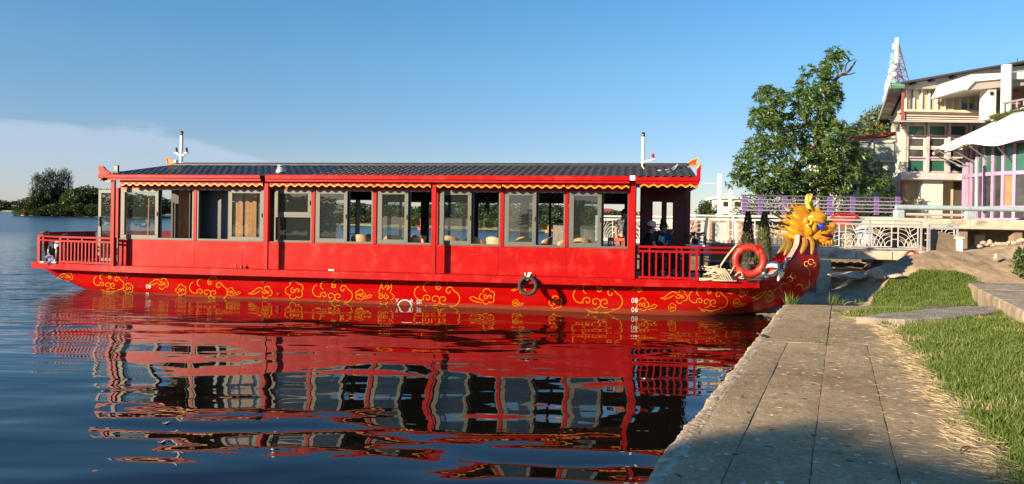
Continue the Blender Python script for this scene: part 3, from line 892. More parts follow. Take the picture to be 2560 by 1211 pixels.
# cross fascia at the bow end and the stern end
valance(EY0, EY1, RZ - 0.5, EZ - 0.20, 0, axis='y', fixed=EX1 + 0.02)
# corrugated underside at the bow corner
m = MB()
for i in range(22): m.box(EX1 - 0.30, EX1, EY1 - 0.14 * i - 0.10, EY1 - 0.14 * i - 0.02, EZ - 0.12, EZ - 0.06)
m.build('eave_rafters', mint, boat)
def hornshape(pts, y0, th, m_, trim=None):
    P = [bl(px, py, y0) for px, py in pts]
    o = MB().prism(P, (0, th, 0)).build('roof_finial', m_, boat, bevel=0.006)
    if trim:
        Q = [bl(px, py, y0 - 0.006) for px, py in trim]
        tb = MB(); tb.tube(Q, 0.016, 6); tb.build('finial_edging', mgold, o)
    return o
mor = mat('orange_red_paint', (0.62, 0.06, 0.015), 0.4)
hornshape([(415, 394), (423, 397), (434, 404), (448, 410), (448, 412), (419, 412), (417, 404)], CY, 0.06, mor, [(415, 394), (418, 404), (420, 411), (448, 411), (434, 404), (424, 397), (415, 394)])
hornshape([(1745, 397), (1733, 400), (1722, 407), (1708, 412), (1708, 415), (1741, 415), (1743, 405)], CY, 0.06, mor, [(1745, 397), (1733, 400), (1722, 407), (1708, 413), (1741, 414), (1743, 405), (1745, 397)])
hornshape([(244, 415), (257, 416), (264, 425), (276, 432), (284, 434), (284, 439), (248, 439)], EY0 - 0.02, 0.06, mred)
hornshape([(1742, 424), (1746, 415), (1754, 410), (1756, 414), (1752, 424), (1751, 452), (1746, 458), (1742, 450)], EY0 - 0.03, 0.06, mred, [(1744, 422), (1748, 415), (1754, 412), (1754, 420)])
hornshape([(246, 440), (256, 440), (258, 446), (250, 452), (246, 449)], EY0 + 0.01, 0.05, mredd)
# porch at the bow
FBX = bx(1590, 0.0)
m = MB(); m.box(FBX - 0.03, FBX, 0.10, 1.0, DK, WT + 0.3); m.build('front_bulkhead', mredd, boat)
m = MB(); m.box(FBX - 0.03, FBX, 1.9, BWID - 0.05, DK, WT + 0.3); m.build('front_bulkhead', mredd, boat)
MB().box(bx(1590) - 0.045, bx(1590) - 0.02, YP + 0.03, 0.1, DK, EZ - 0.1).build('corner_board', mat('varnished_orange', (0.5, 0.2, 0.06), 0.4), boat)
# far porch wall with two tall window openings
px0, px1 = bl(1600, 520, YW).x, bl(1712, 520, YW).x
wa = (bl(1632, 505, YW), bl(1653, 578, YW)); wb = (bl(1667, 507, YW), bl(1681, 573, YW))
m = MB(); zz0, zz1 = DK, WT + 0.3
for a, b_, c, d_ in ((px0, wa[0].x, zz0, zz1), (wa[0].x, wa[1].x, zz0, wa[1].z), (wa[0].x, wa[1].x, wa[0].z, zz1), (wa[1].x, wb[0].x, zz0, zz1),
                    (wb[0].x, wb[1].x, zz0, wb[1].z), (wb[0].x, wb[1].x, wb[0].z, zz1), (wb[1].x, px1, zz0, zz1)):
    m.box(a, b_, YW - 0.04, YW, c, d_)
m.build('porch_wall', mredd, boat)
x = px1
MB().box(x, x + 0.14, YW - 0.06, YW + 0.06, DK, WT + 0.32).build('post', mredd, boat, bevel=0.006)
# railings
def railing(pts, zt, bal=0.145, ztop2=0.10, name='railing', zb=None, end_posts=(1, 1)):
    """pts: list of local (x,y); post at each, top rail, second rail, bottom rail, balusters"""
    zb = zb or DK + 0.05
    rr = MB().bar((*pts[0], DK), (*pts[0], zt), 0.05) if end_posts[0] else MB().box(pts[0][0], pts[0][0] + 0.02, pts[0][1], pts[0][1] + 0.02, zt - 0.02, zt)
    root = rr.build(name, mred2, boat)
    for (a, b_) in zip(pts, pts[1:]):
        A, B_ = Vector((*a, 0)), Vector((*b_, 0)); L2_ = (B_ - A).length
        for nm, z, w in (('top_rail', zt, 0.055), ('middle_rail', zt - ztop2, 0.04), ('bottom_rail', zb, 0.04)):
            MB().bar(A + Vector((0, 0, z)), B_ + Vector((0, 0, z)), w, 0.045).build(nm, mred2, root)
        n = int(L2_ / bal)
        for i in range(1, n):
            p = A.lerp(B_, i / n)
            big = i % 4 == 2
            MB().box(p.x - 0.017, p.x + 0.017, p.y - 0.012, p.y + 0.012, zb - (0.05 if big else 0), zt - ztop2 + (ztop2 if big else 0)).build('baluster', mred2, root)
        MB().bar(B_ + Vector((0, 0, DK)), B_ + Vector((0, 0, zt + 0.01)), 0.05).build('rail_post', mred2, root)
    return root
RT = bz(618, 1660, -0.2)
railing([(bl(1590, 650, -0.2).x, -0.2), (bl(1742, 650, -0.2).x, -0.2)], RT)
MB().bar((bl(1742, 620, -0.2).x, -0.2, RT), (bl(1842, 620, 0.0).x, 0.0, RT), 0.05, 0.04).build('top_rail', mred2, boat)
MB().bar((bl(1742, 635, -0.2).x, -0.2, RT - 0.1), (bl(1842, 635, 0.0).x, 0.0, RT - 0.1), 0.04).build('middle_rail', mred2, boat)
xr = bl(1842, 640, 0.0).x
MB().box(xr - 0.03, xr + 0.03, -0.03, 0.03, DK, RT + 0.02).build('rail_post', mred2, boat)
# life-ring bracket plate
MB().prism([bl(px, py, 0.12) for px, py in ((1842, 612), (1905, 612), (1905, 620), (1858, 622), (1850, 690), (1842, 690))], (0, 0.03, 0)).build('bracket', mred2, boat)
RTs = bz(594, 280, -0.1)
sp0 = bl(99, 620, CY - hbS - 0.1)
railing([(bl(158, 620, 0.2).x, 0.12), (bl(288, 620, -0.2).x, -0.2)], RTs - 0.02, bal=0.118)
qa, qb = Vector((sp0.x, CY - hbS - 0.1, 0)), Vector((bl(158, 620, 0.2).x, 0.12, 0))
for dz_ in (0.02, 0.12): MB().bar(qa + Vector((0, 0, RTs - dz_)), qb + Vector((0, 0, RTs - dz_)), 0.045, 0.04).build('corner_rail', mred2, boat)
MB().bar(qa + Vector((0, 0, DK)), qa + Vector((0, 0, RTs)), 0.07).build('rail_post', mred2, boat)
# stern bulwark boards and far bulwark
for i in range(5):
    y0 = CY - hbS + 0.02 + i * 0.3
sx = XS + 0.05
nb = 10; span = 2 * hbS
for i in range(nb):
    ya = CY - hbS + span * i / nb
    MB().prism([(sx + 0.14, ya + 0.004, DK), (sx + 0.17, ya + 0.004, DK), (sx + 0.03, ya + 0.004, RTs + 0.06), (sx - 0.0, ya + 0.004, RTs + 0.06)], (0, span / nb - 0.008, 0)).build('bulwark_board', mred2, boat)
MB().box(sx - 0.03, sx + 0.06, CY - hbS - 0.02, CY + hbS + 0.02, RTs + 0.055, RTs + 0.085).build('bulwark_cap', mred2, boat)
fpts = [hullpt(kx(XS + 0.2), 1, 1), hullpt(kx(XS + 2.5), 1, 1), hullpt(kx(SA), 1, 1)]
for a, b_ in zip(fpts, fpts[1:]):
    MB().prism([(a.x, a.y - 0.02, DK), (b_.x, b_.y - 0.02, DK), (b_.x, b_.y - 0.02, RTs + 0.12), (a.x, a.y - 0.02, RTs + 0.1)], (0, 0.04, 0)).build('far_bulwark', mredd, boat)
# prow edge board (grey timber) near and far: follows the gunwale from the foredeck to the neck
def prow_edge(side):
    m = MB(); k0 = kx(XB + 0.15); P = [hullpt(k0 + (NS - 1 - k0) * i / 26, 1.0, side) for i in range(27)]
    v = []
    for i, p in enumerate(P):
        t = (P[min(i + 1, 26)] - P[max(i - 1, 0)]).normalized(); nb_ = Vector((0, 1, 0)).cross(t).normalized()
        inw = Vector((0, -side, 0))
        w = 0.13 + 0.06 * (i / 26)
        up_ = nb_ if nb_.z > 0 or nb_.x < 0 else -nb_
        a = p + Vector((0, side * 0.02, 0)); v += [a + Vector((0.0, 0, 0)), a + inw * w * 0.35 + Vector((-0.05, 0, 0.02)), a + inw * w * 0.35 + Vector((-0.10, 0, 0.0)), a + Vector((-0.02, 0, -0.03))]
    f = [(i * 4 + k, i * 4 + (k + 1) % 4, i * 4 + 4 + (k + 1) % 4, i * 4 + 4 + k) for i in range(26) for k in range(4)] + [(0, 1, 2, 3), (104, 105, 106, 107)]
    m.add(v, f); m.build('prow_edge', mat('weathered_grey_wood', (0.34, 0.30, 0.24), 0.8, var=0.35, vscale=3, stretch=(2, 14, 2), bump=0.5), boat, smooth=False)
prow_edge(-1); prow_edge(1)
# stern glazed door standing open
dr = MB(); dx0, dx1 = bl(246, 500, 1.0).x, bl(296, 500, 1.0).x; dzt = bz(475, 270, 1.0)
dr = frame_rect(MB(), dx0, dx1, DK + 0.03, dzt, 1.0, 1.045, 0.085).build('stern_door', malu, boat, bevel=0.003)
MB().box(dx0 + 0.08, dx1 - 0.08, 1.02, 1.026, DK + 0.1, dzt - 0.08).build('pane', mpane, dr)
hz = bz(550, 250, 1.0)
hm = MB(); hm.box(dx0 + 0.02, dx0 + 0.06, 0.975, 1.0, hz - 0.17, hz + 0.09); hm.tube([(dx0 + 0.04, 0.98, hz), (dx0 + 0.04, 0.95, hz), (dx0 + 0.20, 0.95, hz - 0.01)], 0.013, 6); hm.build('handle', mblk, dr)

# ---- painted cloud scrolls on the hull (raised line of paint)
def ribbon(mb, pts2, w=2.1):
    """pts2: photo pixel polyline, drawn as a flat stroke w photo pixels wide lying on the hull"""
    n = len(pts2)
    if n < 2: return
    L3_, R3 = [], []
    for i, (x, y) in enumerate(pts2):
        a = pts2[max(i - 1, 0)]; b_ = pts2[min(i + 1, n - 1)]
        dx, dy = b_[0] - a[0], b_[1] - a[1]; q_ = math.hypot(dx, dy) or 1
        ww = w * (0.55 if i in (0, n - 1) else 1.0) / 2
        L3_.append(hull_px(x - dy / q_ * ww, y + dx / q_ * ww)[0]); R3.append(hull_px(x + dy / q_ * ww, y - dx / q_ * ww)[0])
    mb.add([p for a, b_ in zip(L3_, R3) for p in (a, b_)], [(2 * i, 2 * i + 1, 2 * i + 3, 2 * i + 2) for i in range(n - 1)])
def arc(cx, cy, r, a0, a1, n=None, sy=1.0):
    n = n or max(4, int(abs(a1 - a0) / 28))
    return [(cx + r * math.cos(R(a0 + (a1 - a0) * i / n)), cy - sy * r * math.sin(R(a0 + (a1 - a0) * i / n))) for i in range(n + 1)]
def spiral(cx, cy, r0, a0, turns, r1=1.5, n=13):
    return [(cx + (r0 + (r1 - r0) * i / n) * math.cos(R(a0 + 360 * turns * i / n)), cy - (r0 + (r1 - r0) * i / n) * math.sin(R(a0 + 360 * turns * i / n))) for i in range(n + 1)]
def big_cloud(cx, cy, s, f=1):
    X = lambda pts: [(cx + f * p[0] * s, cy + p[1] * s) for p in pts]
    out = []
    out.append(X(arc(-32, -2, 15, 110, 290) + spiral(-20, 9, 9, 200, -1.15)))          # left lobe curling in
    out.append(X(spiral(-4, 12, 13, 250, 1.25)))
    out.append(X(arc(-10, 26, 8, 200, 330) + arc(8, 26, 9, 210, 340)))
    out.append(X(spiral(14, 12, 11, -60, -1.2)))
    out.append(X(arc(32, 10, 16, -110, 70) + spiral(26, -6, 9, 60, 0.9)))
    out.append(X(arc(12, -16, 13, 20, 200) + spiral(4, -14, 6, 180, 1.0)))
    out.append(X(arc(-18, -14, 10, 60, 250)))
    out.append(X([(-24, 24), (-12, 30), (4, 32), (20, 31), (32, 26)]))
    return out
def small_cloud(cx, cy, s, f=1, tail=True):
    X = lambda pts: [(cx + f * p[0] * s, cy + p[1] * s) for p in pts]
    out = [X(arc(-8, 2, 8, 100, 300)), X(arc(0, -8, 8, 20, 190)), X(arc(10, -3, 7, -60, 110)), X(arc(9, 8, 7, -140, 50)), X(arc(-2, 11, 7, 190, 340)),
           X(spiral(-1, 2, 6, 90, 1.1)), X(spiral(7, 2, 4.5, 200, -0.9))]
    if tail: out.append(X([(-14, 8), (-22, 6), (-30, 1), (-38, 4), (-32, 10), (-22, 13), (-10, 15)]))
    return out
def swish(cx, cy, s, f=1):
    X = lambda pts: [(cx + f * p[0] * s, cy + p[1] * s) for p in pts]
    return [X([(-44, 8), (-34, 6), (-24, -2), (-14, -9), (-4, -8), (0, -2)]), X([(-44, 8), (-32, 11), (-20, 7), (-12, 2), (-8, 0)]),
            X(spiral(4, 2, 8, 180, 1.1)), X(arc(12, -4, 9, 0, 170)), X(arc(18, 6, 9, -110, 70)), X(arc(6, 14, 8, 180, 340)), X(spiral(15, 5, 4, 90, 1))]
def flame(cx, cy, s, f=1):
    X = lambda pts: [(cx + f * p[0] * s, cy + p[1] * s) for p in pts]
    return [X([(-14, 6), (-12, -6), (-8, -16), (-5, -26), (-6, -16), (-4, -6)]), X([(-4, -6), (4, -14), (8, -26), (10, -14), (6, -4)]), X([(6, -4), (14, -12), (18, -22), (18, -8), (14, 4)]),
            X(spiral(-10, 12, 8, 120, -1.2)), X(spiral(6, 12, 8, 100, 1.2)), X(arc(-2, 20, 12, 200, 340)), X(arc(16, 12, 8, -100, 80))]
motifs = [(swish, 166, 690, 0.62, 1), (big_cloud, 272, 704, 0.80, 1), (small_cloud, 320, 720, 0.75, 1, False), (swish, 400, 706, 0.80, 1), (small_cloud, 452, 724, 0.8, 1, False),
          (big_cloud, 521, 721, 1.0, 1), (small_cloud, 578, 729, 0.62, -1), (swish, 658, 727, 0.85, 1), (small_cloud, 735, 724, 1.35, 1, False), (big_cloud, 831, 729, 1.05, 1),
          (small_cloud, 902, 736, 0.75, -1), (flame, 961, 730, 1.0, 1), (big_cloud, 1092, 735, 1.2, 1), (small_cloud, 1217, 740, 1.15, 1), (swish, 1300, 722, 0.5, 1), (small_cloud, 1290, 757, 0.5, -1, True),
          (small_cloud, 1388, 755, 0.95, 1, False), (big_cloud, 1494, 741, 1.30, 1), (small_cloud, 1607, 760, 0.95, -1), (swish, 1595, 722, 0.4, 1), (swish, 1693, 738, 0.95, 1), (small_cloud, 1680, 768, 0.6, 1, False),
          (big_cloud, 1770, 744, 1.02, 1), (small_cloud, 1843, 757, 0.6, -1), (swish, 1850, 727, 0.72, 1), (swish, 1915, 738, 0.8, 1)]
for f_, cx, cy, s_, fl, *rest in motifs:
    mb = MB()
    for st_ in (f_(cx, cy, s_, fl, *rest)): ribbon(mb, st_, 2.0 if s_ > 0.7 else 1.5)
    mb.build('painted_cloud', mgold, boat)
bowm = mat('bronze_line_paint', (0.55, 0.26, 0.035), 0.45, var=0.15, vscale=6)
for sts in ([spiral(1995, 668, 13, 200, -1.2), arc(2012, 682, 13, 150, -90), arc(2010, 708, 14, 100, -110), spiral(1984, 690, 10, 60, 1.2), arc(1997, 722, 11, 150, -20)],
            [arc(2027, 655, 7, 0, 300), arc(2016, 660, 6, 60, 300), arc(2034, 662, 5, -90, 120), [(2010, 662), (2003, 654)]],
            [arc(1960, 720, 12, 200, 20), spiral(1975, 700, 9, 160, -1.1), arc(1945, 730, 10, 180, 0)],
            [spiral(1925, 742, 11, 190, 1.1), [(1882, 752), (1895, 748), (1905, 738), (1915, 728)]]):
    mb = MB()
    for st_ in sts: ribbon(mb, st_, 1.9)
    mb.build('painted_scroll', bowm, boat)
# painted lettering
def hull_text(txt, px, py, hpx, name='hull_lettering', rz=0):
    c = bpy.data.curves.new(name, 'FONT'); c.body = txt; c.size = 1.0; c.resolution_u = 3
    o = bpy.data.objects.new(name, c); COL.objects.link(o)
    bpy.context.view_layer.update()
    me = bpy.data.meshes.new_from_object(o); bpy.data.objects.remove(o)
    s_ = hpx / 0.70
    for v in me.vertices:
        p, nr = hull_px(px + v.co.x * s_, py - v.co.y * s_, 0.006)
        v.co = p
    me.materials.clear(); me.materials.append(mwhite)
    o = bpy.data.objects.new(name, me); COL.objects.link(o); o.parent = boat
    md = o.modifiers.new('bold', 'SOLIDIFY'); md.thickness = 0.004; md.offset = 0
    return o
hull_text('08', 365, 721, 9); hull_text('06', 365, 737, 6)
hull_text('08', 1578, 757, 12); hull_text('06', 1578, 780, 12)
hull_text('V', 989, 755, 9); hull_text('R', 1025, 758, 10); hull_text('SII', 1041, 760, 10)
mk = MB()
ribbon(mk, arc(1012, 768, 18, 0, 180, 10) , 3); ribbon(mk, [(992, 765), (1012, 766), (1033, 767)], 3); mk2 = mk.build('load_line_mark', mwhite, boat)
# hull seams and small bits
for px in (458, 848, 1491):
    mb = MB(); ribbon(mb, [(px, 712), (px, 725), (px, 740), (px, 752)], 0.8); mb.build('hull_seam', mredd, boat)
for px, py in ((318, 691), (658, 704), (695, 734)):
    p, nr = hull_px(px, py, 0.0)
    mb = MB(); mb.torus(p, 0.035, 0.012, 'y', 14, 6); mb.ball(p, (0.03, 0.006, 0.03), 8, 4); mb.build('drain_outlet', mredd, boat, smooth=True)
for px in (589, 603):
    p = bl(px, 669, -0.1); MB().box(p.x - 0.02, p.x + 0.02, -0.12, -0.08, DK, bz(662, px)).build('cleat', mredd, boat)
p = bl(1318, 684, -0.15); mb = MB(); mb.tube([(p.x - 0.05, -0.13, DK), (p.x - 0.05, -0.13, p.z + 0.02)], 0.012); mb.tube([(p.x + 0.05, -0.13, DK), (p.x + 0.05, -0.13, p.z + 0.02)], 0.012); mb.build('mooring_pin', mwhite, boat)

# ================================================================ DRAGON HEAD (parts of the boat)
mgd = mat('gold_paint', (0.56, 0.25, 0.014), 0.36, var=0.2, vscale=7, col2=(0.30, 0.11, 0.010), c2scale=5, c2pos=(0.5, 0.7), spec=0.5, metal=0.15, bump=0.15, bscale=25)
mgy = mat('bright_yellow_gold', (0.78, 0.45, 0.03), 0.35, var=0.1, vscale=9)
mol = mat('dull_olive_gold', (0.17, 0.12, 0.02), 0.45, var=0.2, vscale=7)
PXM = 17.6 / 1850
def D(px, py, dy=0.0): return bl(px, py, CY + dy)
def sym(mb, px, py, dy, r, M=None):
    for sgn in ((1,) if dy == 0 else (-1, 1)):
        mb.ball(D(px, py, dy * sgn), tuple(q_ * PXM for q_ in r), 16, 10, M)
hd = MB()
for px, py, dy, r in ((2014, 562, 0, (30, 26, 28)), (2030, 556, 0.10, (28, 18, 24)), (2040, 544, 0.17, (27, 17, 16)), (2024, 548, 0.16, (18, 14, 13)),
                      (2050, 566, 0.0, (26, 24, 14)), (2066, 566, 0.0, (19, 20, 12)), (2080, 565, 0.09, (9, 9, 9)), (2084, 565, 0.0, (8, 10, 8)),
                      (2060, 577, 0.08, (24, 10, 8)), (2040, 583, 0.16, (15, 10, 15)), (2038, 592, 0.05, (20, 22, 14)), (2022, 583, 0.18, (15, 10, 16)),
                      (2050, 601, 0.05, (20, 18, 10)), (2064, 606, 0.0, (17, 20, 8)), (2076, 604, 0.0, (9, 13, 8)), (2010, 590, 0.12, (17, 16, 12)), (1999, 574, 0.1, (16, 16, 20)), (2012, 600, 0.0, (16, 22, 12))):
    sym(hd, px, py, dy, r)
head = hd.build('dragon_head', mgd, boat, smooth='full')
rm = head.modifiers.new('r', 'REMESH'); rm.mode = 'VOXEL'; rm.voxel_size = 0.014; rm.use_smooth_shade = True
sm = head.modifiers.new('s', 'SMOOTH'); sm.iterations = 3
# mouth cavity, teeth, tongue
mmo = mat('dark_mouth', (0.05, 0.008, 0.008), 0.5)
mb = MB(); mb.ball(D(2067, 588, -0.06), (0.145, 0.185, 0.055), 14, 8, Matrix.Rotation(R(10), 3, 'Y')); mb.build('mouth', mmo, head, smooth=True)
mb = MB(); mb.tube([D(2062, 590, -0.10), D(2076, 588, -0.12), D(2084, 582, -0.12), D(2086, 576, -0.1)], [0.02, 0.018, 0.012, 0.003], 7); mb.build('tongue', mat('red_tongue', (0.5, 0.02, 0.02), 0.3), head, smooth=True)
for i in range(7):
    for s_ in (-1, 1):
        q0 = D(2052 + i * 4.6, 583.5 - i * 0.7, 0.20 * s_ - 0.012 * i * s_); MB().tube([q0, q0 + Vector((0.004, 0, -0.035))], [0.011, 0.001], 6).build('tooth', mwhite, head)
for s_ in (-1, 1):
    mb = MB(); e_ = D(2053, 566, 0.235 * s_); mb.ball(e_, 0.082, 20, 14); mb.build('eye', mat('blue_eye_gloss', (0.012, 0.035, 0.42), 0.08, coat=1.0), head, smooth='full')
    # lids / brow ridge
    mb = MB(); mb.tube([D(2022, 556, 0.22 * s_), D(2036, 549, 0.27 * s_), D(2052, 552, 0.28 * s_), D(2066, 560, 0.24 * s_)], [0.02, 0.055, 0.06, 0.015], 10); mb.build('brow', mgd, head, smooth='full')
    # cheek flaps with points
    for (a, b_, w) in (((2024, 592), (2014, 556), 10), ((2030, 588), (2041, 557), 8), ((2012, 572), (2016, 540), 7), ((2018, 592), (2032, 604), 9)):
        p0, p1 = D(*a, 0.22 * s_), D(*b_, 0.31 * s_)
        mid = p0.lerp(p1, 0.5) + Vector((0, 0.05 * s_, 0))
        mb = MB(); mb.tube([p0, p0.lerp(mid, 0.6), mid, mid.lerp(p1, 0.6), p1], [w * PXM * 0.6, w * PXM, w * PXM * 0.9, w * PXM * 0.5, 0.003], 10, flat=0.45); mb.build('cheek_flap', mgd, head, smooth='full')
    # ear scroll
    mb = MB(); mb.tube([D(x_, y_, 0.29 * s_) for x_, y_ in spiral(2022, 556, 11, 200, -1.4, 1.0, 16)], [0.035 - 0.0016 * i for i in range(17)], 8); mb.build('ear_scroll', mgy, head, smooth='full')
    # nostril
    mb = MB(); mb.tube([D(x_, y_, 0.13 * s_) for x_, y_ in spiral(2083, 564, 7, 20, 1.2, 1.0, 10)], 0.018, 7); mb.build('nostril', mgd, head, smooth='full')
    # lip line
    mb = MB(); mb.tube([D(2040, 571, 0.21 * s_), D(2052, 582, 0.22 * s_), D(2068, 584, 0.19 * s_), D(2082, 577, 0.10 * s_)], [0.02, 0.03, 0.028, 0.02], 8); mb.build('upper_lip', mgd, head, smooth='full')
    mb = MB(); mb.tube([D(2040, 583, 0.20 * s_), D(2052, 592, 0.20 * s_), D(2068, 597, 0.17 * s_), D(2083, 594, 0.08 * s_)], [0.02, 0.035, 0.03, 0.02], 8); mb.build('lower_lip', mgd, head, smooth='full')
    # horn
    h0 = (2024, 530, 0.05 * s_) if s_ == -1 else (2034, 528, 0.05)
    hx = 0 if s_ == -1 else 9
    pts = [D(2030 + hx, 533, 0.07 * s_), D(2022 + hx, 520, 0.08 * s_), D(2017 + hx, 505, 0.10 * s_), D(2018 + hx, 492, 0.11 * s_), D(2021 + hx, 486, 0.11 * s_)]
    mb = MB(); mb.tube(pts, [0.065, 0.055, 0.047, 0.040, 0.022], 12); mb.build('horn', mgy, head, smooth='full')
    # beard frill: pointed shapes along the jaw
    for i, (x_, y_, l_) in enumerate(((2030, 600, 12), (2038, 606, 13), (2047, 610, 13), (2056, 612, 12), (2064, 613, 11), (2072, 612, 9), (2078, 610, 7))):
        p0 = D(x_, y_ - 10, 0.13 * s_); p1 = D(x_ + 2, y_ + l_ * 0.62, 0.16 * s_)
        mb = MB(); mb.tube([p0, p0.lerp(p1, 0.5), p1], [0.05, 0.05, 0.004], 8, flat=0.35); mb.build('beard_point', mgd, head, smooth='full')
    # collar petals draped over the neck boards
    for (a, b_, c_, w) in (((2008, 594), (2010, 610), (1999, 636), 5), ((2022, 592), (2029, 610), (2027, 637), 4)):
        if s_ == -1:
            P = [hull_px(*q_, 0.02)[0] for q_ in (a, b_, c_)]
        else:
            P = [D(q_[0] + 0, q_[1], 0.42) for q_ in (a, b_, c_)]
        P = catmull(P, 5); n_ = len(P)
        rad = [w * PXM * (0.5 + 0.7 * math.sin(PI * min(1, i / (n_ - 1) * 0.9 + 0.1)) if i < n_ - 1 else 0.05) for i in range(n_)]
        v = [];
        for i, p in enumerate(P):
            t = (P[min(i + 1, n_ - 1)] - P[max(i - 1, 0)]).normalized(); sd_ = Vector((0, 1, 0)).cross(t).normalized() * rad[i]
            v += [p - sd_, p + Vector((0, 0.012 * s_, 0)), p + sd_]
        mb = MB(); mb.add(v, [(i * 3 + k, i * 3 + k + 1, i * 3 + k + 4, i * 3 + k + 3) for i in range(n_ - 1) for k in (0, 1)]); mb.build('collar_petal', mat('dull_gold_paint', (0.26, 0.15, 0.018), 0.45, var=0.2, vscale=7), head, solid=0.02)
chin = MB(); chin.ball(D(2084, 606, 0), (0.055, 0.09, 0.075), 12, 8); chin.build('chin_tip', mat('pale_gold', (0.85, 0.66, 0.32), 0.35), head, smooth='full')
crest = MB(); crest.prism([D(x_, y_, -0.03) for x_, y_ in ((2036, 530), (2042, 518), (2047, 520), (2054, 532), (2066, 538), (2040, 540))], (0, 0.06, 0)); crest.build('brow_crest', mgd, head, bevel=0.01)
def lock(base, tip, dyb, dyt, w, m_, amp=4.5, ph=0.0):
    n_ = 16; a = Vector((*base, 0)); b_ = Vector((*tip, 0)); dd_ = (b_ - a); pr = Vector((-dd_.y, dd_.x, 0)).normalized()
    P = []; rr = []
    for i in range(n_ + 1):
        t = i / n_
        q_ = a + dd_ * t + pr * amp * math.sin(t * PI * 2.1 + ph) * (0.3 + 0.9 * t)
        P.append(D(q_.x, q_.y, dyb + (dyt - dyb) * t)); rr.append(PXM * w * 0.72 * (0.55 + 0.6 * math.sin(PI * min(1, t * 1.25 + 0.12))) * (1 - t ** 3) + 0.002)
    # leaf section: flat, with a raised mid rib
    v = []; bright = []
    for i, p in enumerate(P):
        t_ = (P[min(i + 1, n_)] - P[max(i - 1, 0)]).normalized(); s1 = Vector((0, 1, 0)).cross(t_).normalized()
        sg = -1 if dyb < 0 else 1
        v += [p + s1 * rr[i], p + s1 * rr[i] * 0.1 + Vector((0, sg * rr[i] * 0.45, 0)), p - s1 * rr[i], p + s1 * rr[i] * 0.1 - Vector((0, sg * rr[i] * 0.3, 0))]
    mb = MB(); mb.add(v, [(i * 4 + k, i * 4 + (k + 1) % 4, i * 4 + 4 + (k + 1) % 4, i * 4 + 4 + k) for i in range(n_) for k in range(4)] + [(0, 1, 2, 3), (n_ * 4 + 3, n_ * 4 + 2, n_ * 4 + 1, n_ * 4)])
    o = mb.build('mane_lock', m_, head, smooth=True)
    return o
for (b_, t_, w, ph) in (((2022, 540), (1974, 506), 11, 0.2), ((2014, 552), (1956, 530), 11, 0.0), ((2014, 566), (1943, 545), 11, 0.1), ((2014, 580), (1936, 564), 11, 0.0), ((2022, 593), (1929, 583), 12, 0.15),
                        ((2002, 546), (1976, 531), 6, 2.2), ((1996, 562), (1962, 548), 6, 2.2), ((1994, 578), (1956, 566), 6, 2.2), ((1998, 592), (1958, 588), 6, 2.2), ((2016, 528), (1984, 506), 7, 0.6)):
    lock(b_, t_, -0.26 if ph < 1 else -0.31, -0.42, w, mgd if ph < 1 else mgy, 4.6 if ph < 1 else 2.5, ph)
for (b_, t_, w, ph) in (((2005, 548), (1952, 505), 9, 0.4), ((2000, 556), (1924, 529), 9, 0), ((2000, 566), (1913, 547), 9, 0.2), ((2000, 578), (1912, 563), 9, 0), ((2004, 590), (1916, 580), 9, 0.3)):
    lock(b_, t_, 0.24, 0.48, w, mol, 4.6, ph)
# far-side collar petals seen inside the neck
for pts in (((1958, 595), (1962, 612), (1944, 634)), ((1966, 595), (1972, 612), (1960, 640))):
    P = catmull([hullpt(kx(0), 1, 1) * 0 + bl(*q_, CY + 0.34) for q_ in pts], 5); n_ = len(P); v = []
    for i, p in enumerate(P):
        t = (P[min(i + 1, n_ - 1)] - P[max(i - 1, 0)]).normalized(); w_ = 0.07 * math.sin(PI * min(1, i / (n_ - 1) * 0.9 + 0.1)) + 0.004; sd_ = Vector((0, 1, 0)).cross(t).normalized() * w_
        v += [p - sd_, p - Vector((0, 0.012, 0)), p + sd_]
    mb = MB(); mb.add(v, [(i * 3 + k, i * 3 + k + 1, i * 3 + k + 4, i * 3 + k + 3) for i in range(n_ - 1) for k in (0, 1)]); mb.build('collar_petal', mol, head, solid=0.02)

# ================================================================ FITTINGS ON THE BOAT (lifted away singly)
def W3(p): return BM @ Vector(p)
